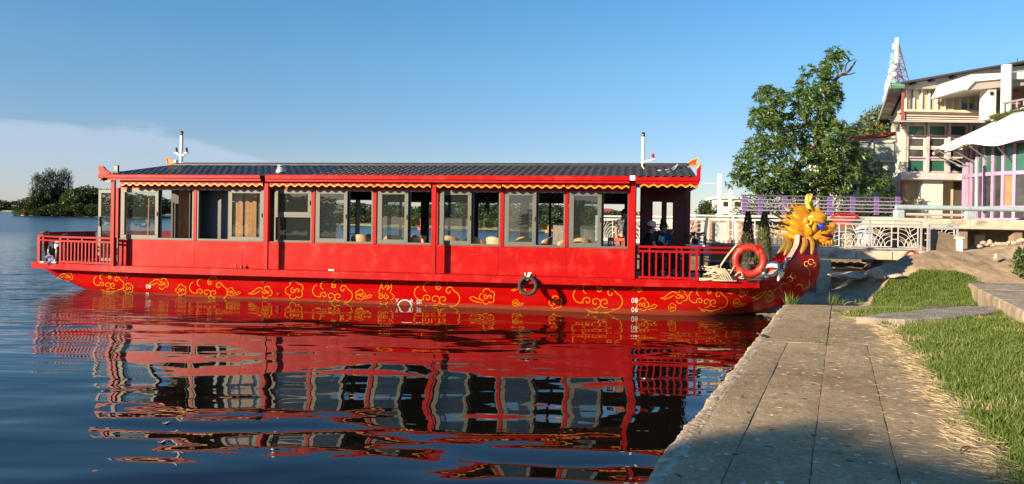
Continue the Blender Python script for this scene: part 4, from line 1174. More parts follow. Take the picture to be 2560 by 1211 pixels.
# masts
mwm = mat('white_mast_paint', (0.78, 0.76, 0.70), 0.45, var=0.08, vscale=5)
def mast(px, pt, pb, y0, side, label, redlamp):
    top_, base_ = bl(px, pt, y0), bl(px, pb, y0)
    t = thing('signal_mast', label, 'mast', W3((base_.x, y0, RZ - 0.03)), BRZ)
    H = top_.z - RZ
    MB().tube([(0, 0, 0), (0, 0, H)], 0.042, 12).build('pole', mwm, t, smooth=True)
    lm = MB(); lm.lathe([(0.034, 0), (0.034, 0.03), (0.04, 0.035), (0.04, 0.10), (0.028, 0.115), (0.01, 0.12)], (0, 0, H), 12); lm.build('mast_lamp', mat('dark_lamp', (0.05, 0.012, 0.012), 0.15), t, smooth=True)
    for s_ in ((-1, 1) if side == 0 else (1,)):
        ar = MB(); dx = 0.15 if side == 0 else 0.24; zz = H - 0.48 if side == 0 else H - 0.55
        ar.bar((0, 0, zz - 0.10 if side == 0 else zz - 0.06), (s_ * dx, 0, zz), 0.05, 0.035); ar.box(s_ * dx - 0.045, s_ * dx + 0.045, -0.04, 0.04, zz - 0.012, zz + 0.02)
        a = ar.build('lamp_arm', mwm, t, bevel=0.004)
        lm = MB(); lm.lathe([(0.036, 0.02), (0.036, 0.10), (0.02, 0.125), (0.03, 0.13), (0.03, 0.145)], (s_ * dx, 0, zz), 12); lm.build('signal_lamp', redlamp if s_ == 1 and side else mblk, a, smooth=True)
    if side == 0: MB().box(-0.20, -0.12, -0.05, 0.05, 0.04, 0.22).build('junction_box', mat('grey_box', (0.35, 0.36, 0.35), 0.5), t, bevel=0.006)
    br = MB()
    br.bar((-0.12, 0, 0.0), (0, 0, 0.22), 0.03, 0.03); br.bar((0.12, 0, 0.0), (0, 0, 0.22), 0.03, 0.03); br.build('brace', mwm, t)
    return t
mast(453, 336, 412, CY, 0, 'white signal mast with two side lamps at the stern end of the roof ridge', mblk)
mast(1607, 340, 416, CY, 1, 'plain white mast with one red lamp near the bow end of the roof', mat('red_lamp_glass', (0.35, 0.01, 0.01), 0.1))
# roof cable from the bow mast
def cable(pts, r, m_, name, label, cat):
    o = MB().tube([W3(p) for p in catmull(pts, 6)], r, 6).build(name, m_, None, smooth=True); return tag(o, label, cat)
cable([bl(1604, 412, CY - 0.1) + Vector((0, 0, 0.05)), bl(1612, 424, CY - 0.4) , bl(1650, 427, 0.8), bl(1680, 422, 1.0), bl(1694, 412, 1.3), bl(1680, 428, 0.6), bl(1640, 436, 0.2), bl(1600, 443, -0.2)], 0.014,
      mwhite, 'roof_cable', 'loose white cable looping over the dark tiles below the bow mast', 'cable')
# roof vent
p = bl(703, 436, 0.15)
vz = roofz(0.15)
t = thing('roof_vent', 'grey round vent cowl standing on the tiled roof above the third window', 'vent', W3((p.x, 0.15, vz - 0.03)), BRZ)
MB().lathe([(0.14, 0), (0.125, 0.12), (0.10, 0.13), (0.10, 0.18), (0.03, 0.185)], n=16).build('base', mat('galvanised', (0.42, 0.43, 0.40), 0.4, metal=0.4, var=0.1), t, smooth=True)
MB().lathe([(0.02, 0.20), (0.10, 0.205), (0.10, 0.225), (0.04, 0.24)], n=16).build('cap', mat('galvanised', (0.42, 0.43, 0.40), 0.4), t, smooth=True)
MB().tube([(0, 0, 0.17), (0, 0, 0.21)], 0.03, 8).build('neck', mblk, t)
# flood light at the stern corner
p0, p1 = bl(284, 413, EY0 + 0.1), bl(295, 433, EY0 + 0.1)
t = thing('flood_light', 'black flood light standing on the gutter corner at the stern', 'lamp', W3((p0.x, EY0 + 0.1, p1.z)), BRZ)
w_, h_ = p1.x - p0.x, p0.z - p1.z
MB().box(0, w_, 0, 0.05, 0, h_).build('housing', mblk, t, bevel=0.006)
MB().box(0.015, w_ - 0.015, -0.006, 0.0, 0.06, h_ - 0.02).build('lamp_glass', mat('lamp_glass', (0.35, 0.37, 0.38), 0.1), t)
MB().box(-0.01, w_ + 0.01, 0.01, 0.03, -0.02, 0.015).build('bracket', mblk, t)
# life ring
lc = bl(1873, 652, -0.12)
t = thing('life_ring', 'orange life ring hung on the foredeck rail beside the rope', 'life ring', W3(lc), BRZ + R(-6))
morg = mat('orange_buoy_vinyl', (0.44, 0.020, 0.008), 0.42, var=0.10, vscale=7, bump=0.25, bscale=18)
MB().torus((0, 0, 0), 0.290, 0.078, 'y', 48, 14).build('ring', morg, t, smooth='full')
for a in (45, 135, 225, 315):
    m = MB()
    c = Vector((0.290 * math.cos(R(a)), 0, 0.290 * math.sin(R(a)))); tt = Vector((-math.sin(R(a)), 0, math.cos(R(a))))
    m.tube([c - tt * 0.03, c + tt * 0.03], 0.082, 14); m.build('band', mat('dull_orange_band', (0.62, 0.06, 0.02), 0.6), t, smooth=True)
rp = MB(); ps = []
for i in range(49):
    a = 2 * PI * i / 48; rr_ = 0.375 + 0.03 * math.sin(4 * a + 0.6); ps.append((rr_ * math.cos(a), -0.04, rr_ * math.sin(a) - 0.01))
rp.tube(ps, 0.008, 6, cap=False); rp.build('grab_line', mat('dark_line', (0.09, 0.05, 0.035), 0.8), t, smooth=True)
cable([bl(1885, 615, -0.26), bl(1893, 632, -0.28), bl(1878, 655, -0.3), bl(1850, 662, -0.3)], 0.008, mat('dark_line', (0.09, 0.05, 0.035), 0.8), 'loose_line', 'thin brown line hanging across the orange life ring', 'line')
# tyre fender
tc_ = bl(1320, 715, -0.42)
t = thing('tyre_fender', 'small black tyre hung as a fender on the side of the hull', 'tyre', W3(tc_), BRZ)
mtyre = mat('worn_rubber', (0.030, 0.026, 0.022), 0.75, var=0.3, bump=0.4, bscale=30)
MB().torus((0, 0, 0), 0.185, 0.046, 'y', 40, 12, 1.25).build('tyre', mtyre, t, smooth='full')
m = MB()
for dx in (-0.025, 0.02, 0.0):
    m.tube([(dx + 0.05, 0.02, 0.30), (dx + 0.01, -0.06, 0.22), (dx - 0.02, -0.01, 0.13), (dx - 0.02, 0.06, 0.16), (dx + 0.03, 0.03, 0.30)], 0.008, 5)
m.build('tie_rope', mwhite, t, smooth=True)
# coil of rope
rc = bl(1790, 694, 0.05)
mrope = mat('pale_rope', (0.62, 0.52, 0.36), 0.85, var=0.25, vscale=30, bump=0.8, bscale=120)
rnd = random.Random(11); m = MB()
for i in range(17):
    cx, cy = rnd.uniform(-0.10, 0.10), rnd.uniform(-0.08, 0.08); ra = rnd.uniform(0.13, 0.25) * (1.08 - 0.02 * i); z0 = 0.02 + i * 0.017; tl = rnd.uniform(-0.6, 0.6); ps = []
    for k in range(25):
        a = 2 * PI * k / 24; ps.append((cx + ra * 1.15 * math.cos(a), cy + ra * math.sin(a), max(0.015, z0 + tl * 0.3 * math.cos(a + i) * ra * 2 + 0.01 * math.sin(5 * a + i))))
    m.tube(ps, 0.015, 6, cap=False)
for i in range(9):
    ps = []; x0 = rnd.uniform(-0.35, 0.1); ra = rnd.uniform(0.07, 0.16)
    for k in range(13):
        a = 2 * PI * k / 12; ps.append((x0 + ra * 1.5 * math.cos(a), -0.17 + ra * 0.6 * math.sin(a), 0.016 + 0.016 * (i % 3)))
    m.tube(ps, 0.014, 6, cap=False)
for i in range(5):
    m.tube(catmull([(-0.1 + i * 0.06, -0.2, 0.28), (0.02 + i * 0.05, -0.28, 0.18), (0.12 + i * 0.05, -0.24, 0.03), (0.25 + 0.04 * i, -0.2, 0.02)], 5), 0.014, 6)
t = m.build('rope_coil', mrope, None, smooth='full'); t.location = W3((rc.x, 0.05, DK)); t.rotation_euler.z = BRZ; tag(t, 'heap of pale mooring rope coiled on the red foredeck edge', 'rope')
m = MB(); m.tube([W3(p) for p in catmull([bl(1800, 668, 0.0), bl(1815, 645, -0.05), bl(1835, 620, -0.08), bl(1844, 612, 0.0)], 6)], 0.02, 8)
m.tube([W3(p) for p in catmull([bl(1800, 668, 0.0), bl(1816, 690, -0.1), bl(1828, 680, -0.2), bl(1836, 666, -0.2), bl(1842, 668, -0.15)], 6)], 0.012, 6)
tag(m.build('mooring_rope', mrope, None, smooth='full'), 'rope led from the coil up to the rail beside the life ring', 'rope')
m = MB(); m.tube([W3(p) for p in catmull([bl(1838, 690, -0.2), bl(1850, 680, -0.25), bl(1856, 690, -0.25), bl(1848, 695, -0.2), bl(1860, 697, -0.2)], 6)], 0.012, 6)
tag(m.build('rope_end', mrope, None, smooth='full'), 'short tail of white rope under the life ring', 'rope')
# anchor
mg_ = mat('grey_galvanised_paint', (0.50, 0.52, 0.53), 0.45, var=0.25, vscale=8, col2=(0.30, 0.27, 0.24), c2scale=12, c2pos=(0.52, 0.68))
a0 = bl(1958, 670, 0.35)
t = thing('anchor', 'grey steel anchor lashed on the prow behind the dragon neck', 'anchor', W3(a0), BRZ)
def A(px, py, y=0.35): return bl(px, py, y) - a0
m = MB(); m.tube([A(1908, 668, 0.5), A(1930, 664, 0.45), A(1955, 668)], [0.045, 0.05, 0.055], 10); m.build('shank', mg_, t, smooth=True)
m = MB(); m.tube(catmull([A(1906, 682, 0.2), A(1920, 690, 0.2), A(1938, 686, 0.25), A(1956, 672)], 5), [0.012] + [0.045] * 14 + [0.04], 8, flat=0.6); m.build('fluke', mg_, t, smooth='full')
m = MB(); m.tube(catmull([A(1946, 704, 0.15), A(1948, 690, 0.2), A(1956, 674, 0.3), A(1962, 660, 0.4), A(1963, 647, 0.45)], 4), [0.01] + [0.05] * 15 + [0.012], 8, flat=0.6); m.build('fluke', mg_, t, smooth='full')
m = MB(); m.prism([A(1946, 682, 0.1), A(1962, 680, 0.1), A(1958, 692, 0.1), A(1950, 698, 0.1)], (0, 0.03, 0)); m.ball(A(1958, 668, 0.3), 0.075, 10, 8); m.build('crown', mat('dark_iron', (0.07, 0.07, 0.075), 0.5), t, smooth=False)
m = MB(); m.tube([W3(bl(1905, 652, 0.6)), W3(bl(1948, 662, 0.5))], 0.06, 10); tag(m.build('blue_roll', mat('navy_cloth', (0.02, 0.04, 0.12), 0.7), None, smooth=True), 'dark blue rolled tube lying beside the anchor on the prow', 'roll')

# ---- people
mskin = mat('skin', (0.36, 0.19, 0.12), 0.5)
mhair = mat('black_hair', (0.012, 0.010, 0.009), 0.5, bump=0.3, bscale=60)
def skinned(name, nodes, edges, m_, parent, sub=1, root=0):
    me = bpy.data.meshes.new(name); bm = bmesh.new(); ly = bm.verts.layers.skin.verify()
    vs_ = []
    for i, (p, r_) in enumerate(nodes):
        v = bm.verts.new(p); v[ly].radius = (r_, r_) if isinstance(r_, (int, float)) else r_; v[ly].use_root = (i == root); vs_.append(v)
    for a, b_ in edges: bm.edges.new((vs_[a], vs_[b_]))
    bm.to_mesh(me); bm.free(); me.materials.append(m_)
    o = bpy.data.objects.new(name, me); COL.objects.link(o); o.parent = parent
    k = o.modifiers.new('skin', 'SKIN'); k.use_smooth_shade = True
    q_ = o.modifiers.new('sub', 'SUBSURF'); q_.levels = sub; q_.render_levels = sub
    return o
def person(label, loc, rz, J, shirt, trousers, hair='short', cap=None, group=None):
    """J: joint positions by name; both sides given. Faces +x."""
    t = thing('person', label, 'person', loc, rz, group)
    N, E = [], []
    def nd(p, r_): N.append((Vector(p), r_)); return len(N) - 1
    def ch(a, *pr):
        for p, r_ in pr: b_ = nd(p, r_); E.append((a, b_)); a = b_
        return a
    pel = nd(J['pelvis'], 0.135)
    wai = ch(pel, (J['waist'], 0.115)); che = ch(wai, (J['chest'], 0.135)); nb = ch(che, (J['neck'], 0.055))
    hc = Vector(J['head'])
    fwd = Vector(J.get('face', (1, 0, 0))).normalized()
    ch(nb, (hc + Vector((0, 0, -0.06)), 0.072), (hc + Vector((0, 0, 0.03)), 0.088), (hc + Vector((0, 0, 0.09)), 0.06))
    shirtN = [(pel, 0.15), (wai, 0.135), (che, 0.152), (nb, 0.07)]; SE = [(0, 1), (1, 2), (2, 3)]
    for s_ in 'LR':
        sh = ch(che, (J['sh' + s_], 0.062)); el_ = ch(sh, (J['el' + s_], 0.042)); wr = ch(el_, (J['wr' + s_], 0.029))
        w0, e0 = Vector(J['wr' + s_]), Vector(J['el' + s_]); f = (w0 - e0).normalized()
        side = f.cross(Vector((0, 0, 1))).normalized() * (1 if s_ == 'R' else -1); dn = Vector((0, 0, -1))
        palm = ch(wr, (w0 + f * 0.05, 0.030))
        pc = N[palm][0]
        for k, (o_, ln) in enumerate(((-0.028, 0.07), (-0.010, 0.082), (0.010, 0.078), (0.028, 0.062))):
            ch(palm, (pc + f * 0.035 + side * o_, 0.011), (pc + f * (0.035 + ln * 0.5) + side * o_ * 1.1 + dn * 0.008, 0.009), (pc + f * (0.035 + ln) * 0.95 + side * o_ * 1.1 + dn * 0.03, 0.007))
        ch(wr, (w0 + f * 0.03 - side * 0.035, 0.012), (w0 + f * 0.07 - side * 0.05 + dn * 0.01, 0.009))
        a = len(shirtN); shirtN += [(sh, 0.078), (None, 0.062)]
        SE += [(2, a), (a, a + 1)]; shirtN[a + 1] = (Vector(J['sh' + s_]).lerp(Vector(J['el' + s_]), 0.62), 0.062)
    TN, TE = [(Vector(J['pelvis']), 0.148)], []
    for s_ in 'LR':
        hp_ = ch(pel, (J['hip' + s_], 0.095)); kn = ch(hp_, (J['kn' + s_], 0.058)); an = ch(kn, (J['an' + s_], 0.036)); ch(an, (Vector(J['an' + s_]) + Vector((0.05, 0, -0.04)), 0.035), (Vector(J['an' + s_]) + Vector((0.16, 0, -0.05)), 0.022))
        a = len(TN); TN += [(Vector(J['hip' + s_]), 0.11), (Vector(J['kn' + s_]), 0.075), (Vector(J['kn' + s_]).lerp(Vector(J['an' + s_]), 0.8), 0.062)]; TE += [(0, a), (a, a + 1), (a + 1, a + 2)]
    skinned('body', N, E, mskin, t)
    skinned('shirt', [((N[a][0] if isinstance(a, int) else a), r_) for a, r_ in shirtN], SE, shirt, t)
    skinned('trousers', TN, TE, trousers, t)
    sdv = Vector((-fwd.y, fwd.x, 0))
    rot = Matrix((fwd, sdv, Vector((0, 0, 1)))).transposed()
    f_ = MB(); f_.tube([hc + fwd * 0.075 + Vector((0, 0, 0.03)), hc + fwd * 0.105 + Vector((0, 0, -0.012)), hc + fwd * 0.085 + Vector((0, 0, -0.02))], [0.008, 0.014, 0.006], 8); f_.build('nose', mskin, t, smooth='full')
    for s_ in (-1, 1):
        MB().ball(hc + fwd * 0.080 + sdv * 0.032 * s_ + Vector((0, 0, 0.022)), (0.008, 0.012, 0.007), 8, 6, rot).build('eye', mblk, t)
        MB().ball(hc + sdv * 0.088 * s_ + Vector((0, 0, 0.0)), (0.018, 0.010, 0.028), 8, 6, rot).build('ear', mskin, t, smooth='full')
    MB().ball(hc + fwd * 0.079 + Vector((0, 0, -0.05)), (0.008, 0.026, 0.006), 8, 6, rot).build('mouth', mat('lips', (0.25, 0.08, 0.06), 0.5), t)
    hb_ = MB(); hb_.ball(hc - fwd * 0.022 + Vector((0, 0, 0.045)), (0.098, 0.096, 0.098), 14, 10, rot)
    if hair == 'bun': hb_.ball(hc - fwd * 0.06 + Vector((0, 0, 0.15)), 0.05, 10, 8); hb_.ball(hc - fwd * 0.07 + Vector((0, 0, -0.01)), (0.05, 0.08, 0.08), 10, 8, rot)
    if hair == 'long': hb_.ball(hc - fwd * 0.06 + Vector((0, 0, -0.06)), (0.05, 0.10, 0.15), 10, 8, rot)
    hb_.build('hair', mhair, t, smooth='full')
    if cap:
        c_ = MB(); c_.ball(hc - fwd * 0.01 + Vector((0, 0, 0.065)), (0.112, 0.108, 0.092), 16, 10, rot); c_.build('cap', cap, t, smooth='full')
        v_ = MB(); v_.ball(hc + fwd * 0.12 + Vector((0, 0, 0.062)), (0.075, 0.07, 0.012), 12, 6, rot); v_.build('cap_peak', mblk, t, smooth='full')
    return t
def seated(lean=0.0, reach=0.36, hz=0.74, face=(1, 0, 0), cross=0.12):
    return dict(pelvis=(0, 0, 0.52), waist=(0.01 + lean * 0.3, 0, 0.68), chest=(0.03 + lean * 0.7, 0, 0.90), neck=(0.06 + lean, 0, 1.05), head=(0.09 + lean * 1.15, 0, 1.17), face=face,
                shL=(0.04 + lean * 0.8, 0.18, 0.96), shR=(0.04 + lean * 0.8, -0.18, 0.96), elL=(0.14 + lean, 0.25, 0.72), elR=(0.14 + lean, -0.25, 0.72),
                wrL=(reach + lean * 0.5, cross, hz), wrR=(reach + lean * 0.5, -cross, hz), hipL=(0.06, 0.09, 0.49), hipR=(0.06, -0.09, 0.49), knL=(0.44, 0.11, 0.50), knR=(0.44, -0.11, 0.50),
                anL=(0.40, 0.11, 0.09), anR=(0.40, -0.11, 0.09))
def on_deck(px, y, py=640): return W3((bl(px, py, y).x, y, DK - 0.02))
person('person in black t-shirt and white and black cap sitting on the porch of the boat', on_deck(1612, 0.5), BRZ + R(8), seated(0.05, 0.40, 0.72), mat('black_tshirt', (0.02, 0.02, 0.022), 0.85), mat('dark_trousers', (0.025, 0.025, 0.035), 0.85), cap=mat('cream_cap', (0.68, 0.60, 0.50), 0.8))
person('person with hair in a bun holding a cloth behind the one in the cap', on_deck(1640, 1.15), BRZ - R(6), seated(0.08, 0.30, 1.02, (1, -0.15, 0), 0.05), mat('dark_sleeveless_top', (0.035, 0.028, 0.03), 0.85), mat('dark_trousers', (0.025, 0.025, 0.035), 0.85), hair='bun')
stand = dict(pelvis=(0, 0, 0.90), waist=(0, 0, 1.05), chest=(0, 0, 1.22), neck=(0, 0, 1.36), head=(0.02, 0, 1.47), face=(1, -0.2, 0), shL=(0, 0.16, 1.28), shR=(0, -0.16, 1.28), elL=(-0.02, 0.21, 1.05), elR=(-0.02, -0.21, 1.05),
             wrL=(0.12, 0.16, 0.88), wrR=(0.10, -0.18, 0.86), hipL=(0, 0.09, 0.84), hipR=(0, -0.09, 0.84), knL=(0.02, 0.1, 0.47), knR=(0.02, -0.1, 0.47), anL=(0, 0.1, 0.09), anR=(0, -0.1, 0.09))
person('dark haired person in a navy patterned top standing inside the last cabin window', on_deck(1560, 1.5), BRZ - R(80), stand, mat('navy_pattern', (0.03, 0.04, 0.08), 0.8, col2=(0.25, 0.22, 0.22), var=0.1, c2scale=30), mat('dark_trousers', (0.025, 0.025, 0.035), 0.85), hair='long')
# cloth held by the second person
p = bl(1662, 600, 0.95)
cl = MB(); cl.grid(lambda u, v: (0.30 * (u - 0.5) + 0.02 * math.sin(v * 7), 0.03 * math.sin(u * 12), -0.28 * v + 0.03 * math.sin(u * 6)), 12, 8)
t = cl.build('towel', mat('blue_towel', (0.015, 0.06, 0.16), 0.9), None, smooth=True, solid=0.012); t.location = W3((p.x, 0.92, p.z + 0.15)); tag(t, 'blue towel held up by the person with the bun', 'towel')
cl = MB(); cl.grid(lambda u, v: (0.13 * (u - 0.5), 0.02 * math.sin(u * 9), -0.13 * v + 0.02 * math.sin(u * 6)), 8, 6)
t = cl.build('cloth', mat('aqua_cloth', (0.22, 0.70, 0.60), 0.9), None, smooth=True, solid=0.012); t.location = W3((bl(1654, 600, 0.85).x, 0.86, bl(1654, 591, 0.85).z)); tag(t, 'small aqua cloth in front of the blue towel', 'cloth')

# ---- chairs and tables
mtan = mat('tan_leather', (0.52, 0.30, 0.15), 0.45, var=0.1)
def lounge_chair(label, loc, rz):
    t = thing('lounge_chair', label, 'chair', loc, rz, 'tan and black chairs in the cabin')
    MB().box(-0.22, 0.22, -0.23, 0.23, 0.38, 0.46).build('seat', mblk, t, bevel=0.02)
    def shell(r_, m_, nm, z0, z1):
        q_ = MB(); q_.grid(lambda u, v: (-r_ * math.cos(R(-75 + 150 * u)) + 0.02 - 0.05 * v, r_ * math.sin(R(-75 + 150 * u)), z0 + (z1 - z0) * v * (0.70 + 0.30 * math.cos(R(-75 + 150 * u)))), 14, 6)
        q_.build(nm, m_, t, smooth='full', solid=0.02)
    shell(0.25, mtan, 'backrest', 0.42, 0.90); shell(0.226, mat('black_leather', (0.015, 0.014, 0.014), 0.3), 'back_cushion', 0.44, 0.885)
    for x_ in (-0.18, 0.18):
        for y_ in (-0.18, 0.18): MB().bar((x_, y_, 0), (x_ * 0.95, y_ * 0.95, 0.38), 0.03).build('leg', mblk, t)
    return t
ch0 = None
WN = {0: 'fourth', 1: 'fifth', 2: 'sixth', 3: 'seventh', 4: 'last'}
cspots = [(905, 0.42, 95, 'tan backed chair behind the open half of the fourth window from the stern'), (940, 1.2, 80, 'chair seen through the left edge of the fifth window, set far back'),
          (985, 0.6, 100, 'chair behind the closed pane of the fifth window'), (1012, 1.0, 170, 'chair turned sideways between the closed and open halves of the fifth window'), (1036, 0.42, 150, 'chair with black inside facing left in the open half of the fifth window'),
          (1064, 0.50, 30, 'wide tan chair back close to the outer post by the fifth window'), (1128, 0.9, 85, 'chair behind the left half of the closed pane of the sixth window'), (1160, 0.5, 160, 'chair with black inside behind the closed pane of the sixth window'),
          (1196, 0.42, 60, 'sunlit tan chair in the open half of the sixth window'), (1222, 0.9, 165, 'black faced chair in the middle of the open half of the sixth window'), (1242, 0.42, 75, 'sunlit tan chair against the right edge of the sixth window'),
          (1290, 0.6, 160, 'chair low behind the closed pane of the seventh window'), (1316, 0.9, 85, 'tan chair in the centre of the closed pane of the seventh window'), (1352, 1.3, 170, 'dark chair just past the sash of the seventh window'),
          (1394, 0.42, 165, 'chair with a bright tan edge in the open half of the seventh window'), (1455, 0.9, 90, 'chair behind the closed pane of the last window')]
for px, y_, rz_, lb_ in cspots:
    loc = W3((bl(px, 600, y_).x, y_, DK - 0.02)); rz2 = BRZ + R(rz_)
    if ch0 is None: ch0 = lounge_chair(lb_, loc, rz2)
    else: dup(ch0, loc, rz2, lb_)
mrw = mat('red_brown_wood', (0.30, 0.06, 0.025), 0.4, var=0.2)
def slat_chair(label, loc, rz, m_=mrw):
    t = thing('slat_chair', label, 'chair', loc, rz)
    MB().box(-0.2, 0.2, -0.2, 0.2, 0.42, 0.45).build('seat', m_, t, bevel=0.006)
    for x_ in (-0.18, 0.18):
        for y_ in (-0.18, 0.18): MB().bar((x_, y_, 0), (x_ - (0.05 if x_ < 0 else 0), y_, 0.92 if x_ < 0 else 0.42), 0.035).build('leg', m_, t)
    MB().box(-0.25, -0.21, -0.2, 0.2, 0.84, 0.92).build('top_rail', m_, t, bevel=0.01)
    for i in range(5): MB().box(-0.22, -0.20, -0.13 + i * 0.065 - 0.012, -0.13 + i * 0.065 + 0.012, 0.45, 0.84).build('slat', m_, t)
    return t
slat_chair('red wooden slat backed chair inside the last cabin window', W3((bl(1545, 605, 0.5).x, 0.5, DK - 0.02)), BRZ + R(80))
mdkw = mat('dark_wood', (0.03, 0.02, 0.018), 0.5)
slat_chair('dark slat backed chair under the person in the cap', W3((bl(1605, 640, 0.5).x, 0.5, DK - 0.02)), BRZ + R(8), mdkw)
slat_chair('dark slat backed chair under the person with the bun', W3((bl(1634, 640, 1.15).x, 1.15, DK - 0.02)), BRZ - R(6), mdkw)
def table(label, loc, rz, w=0.7, d_=0.7, h_=0.74, m_=mdkw, mt=None):
    t = thing('table', label, 'table', loc, rz)
    MB().box(-w / 2, w / 2, -d_ / 2, d_ / 2, h_ - 0.03, h_).build('tabletop', mt or m_, t, bevel=0.005)
    for x_ in (-1, 1):
        for y_ in (-1, 1): MB().bar((x_ * (w / 2 - 0.05), y_ * (d_ / 2 - 0.05), 0), (x_ * (w / 2 - 0.05), y_ * (d_ / 2 - 0.05), h_ - 0.03), 0.04).build('leg', m_, t)
    return t
table('dark square table in front of the two seated people on the porch', W3((bl(1668, 640, 0.7).x, 0.7, DK - 0.02)), BRZ)
table('white topped small table at the open end of the porch', W3((bl(1736, 640, 1.5).x, 1.5, DK - 0.02)), BRZ, 0.45, 0.4, 0.76, mdkw, mwhite)
table('brown round edged table inside the last cabin window', W3((bl(1470, 600, 0.8).x, 0.8, DK - 0.02)), BRZ, 0.5, 0.5, 0.74, mrw)
# cabin fans
def fan(label, px, py, y_, r_=0.22):
    c = bl(px, py, y_); t = thing('wall_fan', label, 'fan', W3(c), BRZ + R(20))
    m = MB()
    for k in range(20):
        a = PI * 2 * k / 20; m.tube([(0.03 * math.cos(a), -0.06, 0.03 * math.sin(a)), (r_ * 0.7 * math.cos(a), -0.05, r_ * 0.7 * math.sin(a)), (r_ * math.cos(a), 0.0, r_ * math.sin(a))], 0.003, 4)
    m.torus((0, 0, 0), r_, 0.008, 'y', 28, 6); m.build('grille', mblk, t)
    for k in range(3):
        a = 2 * PI * k / 3; MB().ball((0.10 * math.cos(a), 0, 0.10 * math.sin(a)), (0.10, 0.012, 0.055), 10, 6, Matrix.Rotation(-a, 3, 'Y')).build('blade', mat('fan_blade', (0.04, 0.04, 0.045), 0.3), t, smooth=True)
    m = MB(); m.ball((0, 0.08, 0), (0.06, 0.09, 0.06), 10, 8); m.tube([(0, 0.1, 0), (0, 0.22, 0.0), (0, 0.26, 0.3)], 0.02, 8); m.build('motor', mblk, t, smooth=True)
    m = MB(); m.tube([(0, 0.1, -0.05), (0, 0.12, -r_ - 0.08)], 0.025, 8); m.build('stalk', mblk, t)
fan('black round fan hanging in the open half of the sixth window', 1223, 504, 0.9)
fan('black round fan behind the closed pane of the last window', 1462, 502, 0.9)
fan('black round fan behind the closed pane of the fifth window', 968, 498, 1.1)
# bright green figure
p = bl(812, 603, 0.3); t = thing('green_figure', 'bright green toy figure standing inside the fourth window', 'figure', W3((p.x, 0.3, p.z - 0.12)), BRZ)
mgr = mat('neon_green_plastic', (0.10, 0.75, 0.05), 0.4)
MB().ball((0, 0, 0.45), (0.055, 0.05, 0.06), 12, 8).build('head', mgr, t, smooth='full')
m = MB(); m.tube([(0.01, 0, 0.40), (0.03, 0, 0.34), (0.05, 0, 0.26), (0.03, 0, 0.17)], [0.02, 0.045, 0.05, 0.03], 10); m.tube([(0.0, 0, 0.36), (-0.06, 0, 0.37)], 0.018, 6); m.build('torso', mgr, t, smooth='full')
m = MB(); m.tube([(0.02, 0, 0.18), (0.0, 0, 0.10), (0.0, 0, 0)], [0.025, 0.035, 0.02], 8); m.tube([(0.04, 0, 0.18), (0.05, 0, 0.08), (0.04, 0, 0)], [0.02, 0.022, 0.02], 8); m.build('legs', mblk, t, smooth=True)
MB().ball((0.0, -0.02, 0.10), (0.02, 0.02, 0.055), 8, 6).build('knee_pad', mgr, t, smooth=True)
MB().box(p.x - 0.5, p.x + 0.9, 0.15, 0.6, DK - 0.02, p.z - 0.13).build('counter', mdkw, boat, bevel=0.01)
# rack of shelves in the fourth window
p = bl(880, 560, 1.0)
t = thing('shelf_rack', 'dark shelf rack standing in the open half of the fourth window', 'rack', W3((p.x, 1.0, DK - 0.02)), BRZ)
for x_ in (-0.14, 0.14): MB().box(x_ - 0.015, x_ + 0.015, -0.12, 0.12, 0, 1.75).build('side_panel', mdkw, t)
for i in range(7): MB().box(-0.125, 0.125, -0.12, 0.12, 0.1 + i * 0.26, 0.12 + i * 0.26).build('shelf', mat('shelf_grey', (0.12, 0.12, 0.13), 0.5), t)
# foredeck: slatted planter box and leafy plants
def leafquad(V, Fq, p, d_, up_, L, w, bend=0.25):
    """one folded leaf of 2 quads"""
    d_ = d_.normalized(); s_ = d_.cross(up_)
    s_ = s_.normalized() if s_.length > 1e-5 else Vector((1, 0, 0))
    n_ = s_.cross(d_).normalized(); o = len(V)
    a = p; b_ = p + d_ * L * 0.45 + n_ * L * 0.06; c = p + d_ * L - n_ * L * bend
    V += [a, b_ + s_ * w / 2, c, b_ - s_ * w / 2]; Fq.append((o, o + 1, o + 2, o + 3))
def conifer(label, px, py0, py1, y_, m_, r0=0.17, seed=1, pot=True):
    b0, tp = bl(px, py1, y_), bl(px, py0, y_)
    t = thing('potted_conifer', label, 'plant', W3((b0.x, y_, DK - 0.02)), BRZ)
    H = tp.z - DK; V, Fq = [], []; rn = random.Random(seed)
    for i in range(2600):
        z = 0.30 + (H - 0.32) * rn.random() ** 0.9; rr_ = r0 * (1 - ((z - 0.3) / (H - 0.28))) ** 0.6 * (0.75 + 0.4 * rn.random()) + 0.012
        a = rn.random() * 2 * PI; p = Vector((rr_ * math.cos(a), rr_ * math.sin(a), z)) ; dv = Vector((math.cos(a) * 0.5, math.sin(a) * 0.5, 1.0 + rn.random()))
        leafquad(V, Fq, p * 1.0, dv, Vector((math.cos(a), math.sin(a), 0)), 0.05 + 0.05 * rn.random(), 0.014, 0.1)
    raw('foliage', [tuple(v) for v in V], Fq, m_, t)
    MB().tube([(0, 0, 0.25), (0, 0, H * 0.9)], [0.02, 0.006], 6).build('stem', mat('bark', (0.12, 0.08, 0.05), 0.9), t)
    if pot: MB().lathe([(0.11, 0), (0.15, 0.26), (0.16, 0.28), (0.13, 0.28), (0.12, 0.24)], n=16).build('pot', mat('dark_pot', (0.05, 0.045, 0.045), 0.6), t, smooth=True)
mcon_d = leaf_mat('dark_needles', [(0.010, 0.016, 0.008), (0.03, 0.04, 0.015), (0.045, 0.035, 0.02)], 0.1)
mcon_g = leaf_mat('green_needles', [(0.03, 0.05, 0.012), (0.07, 0.10, 0.02), (0.12, 0.13, 0.03)], 0.2)
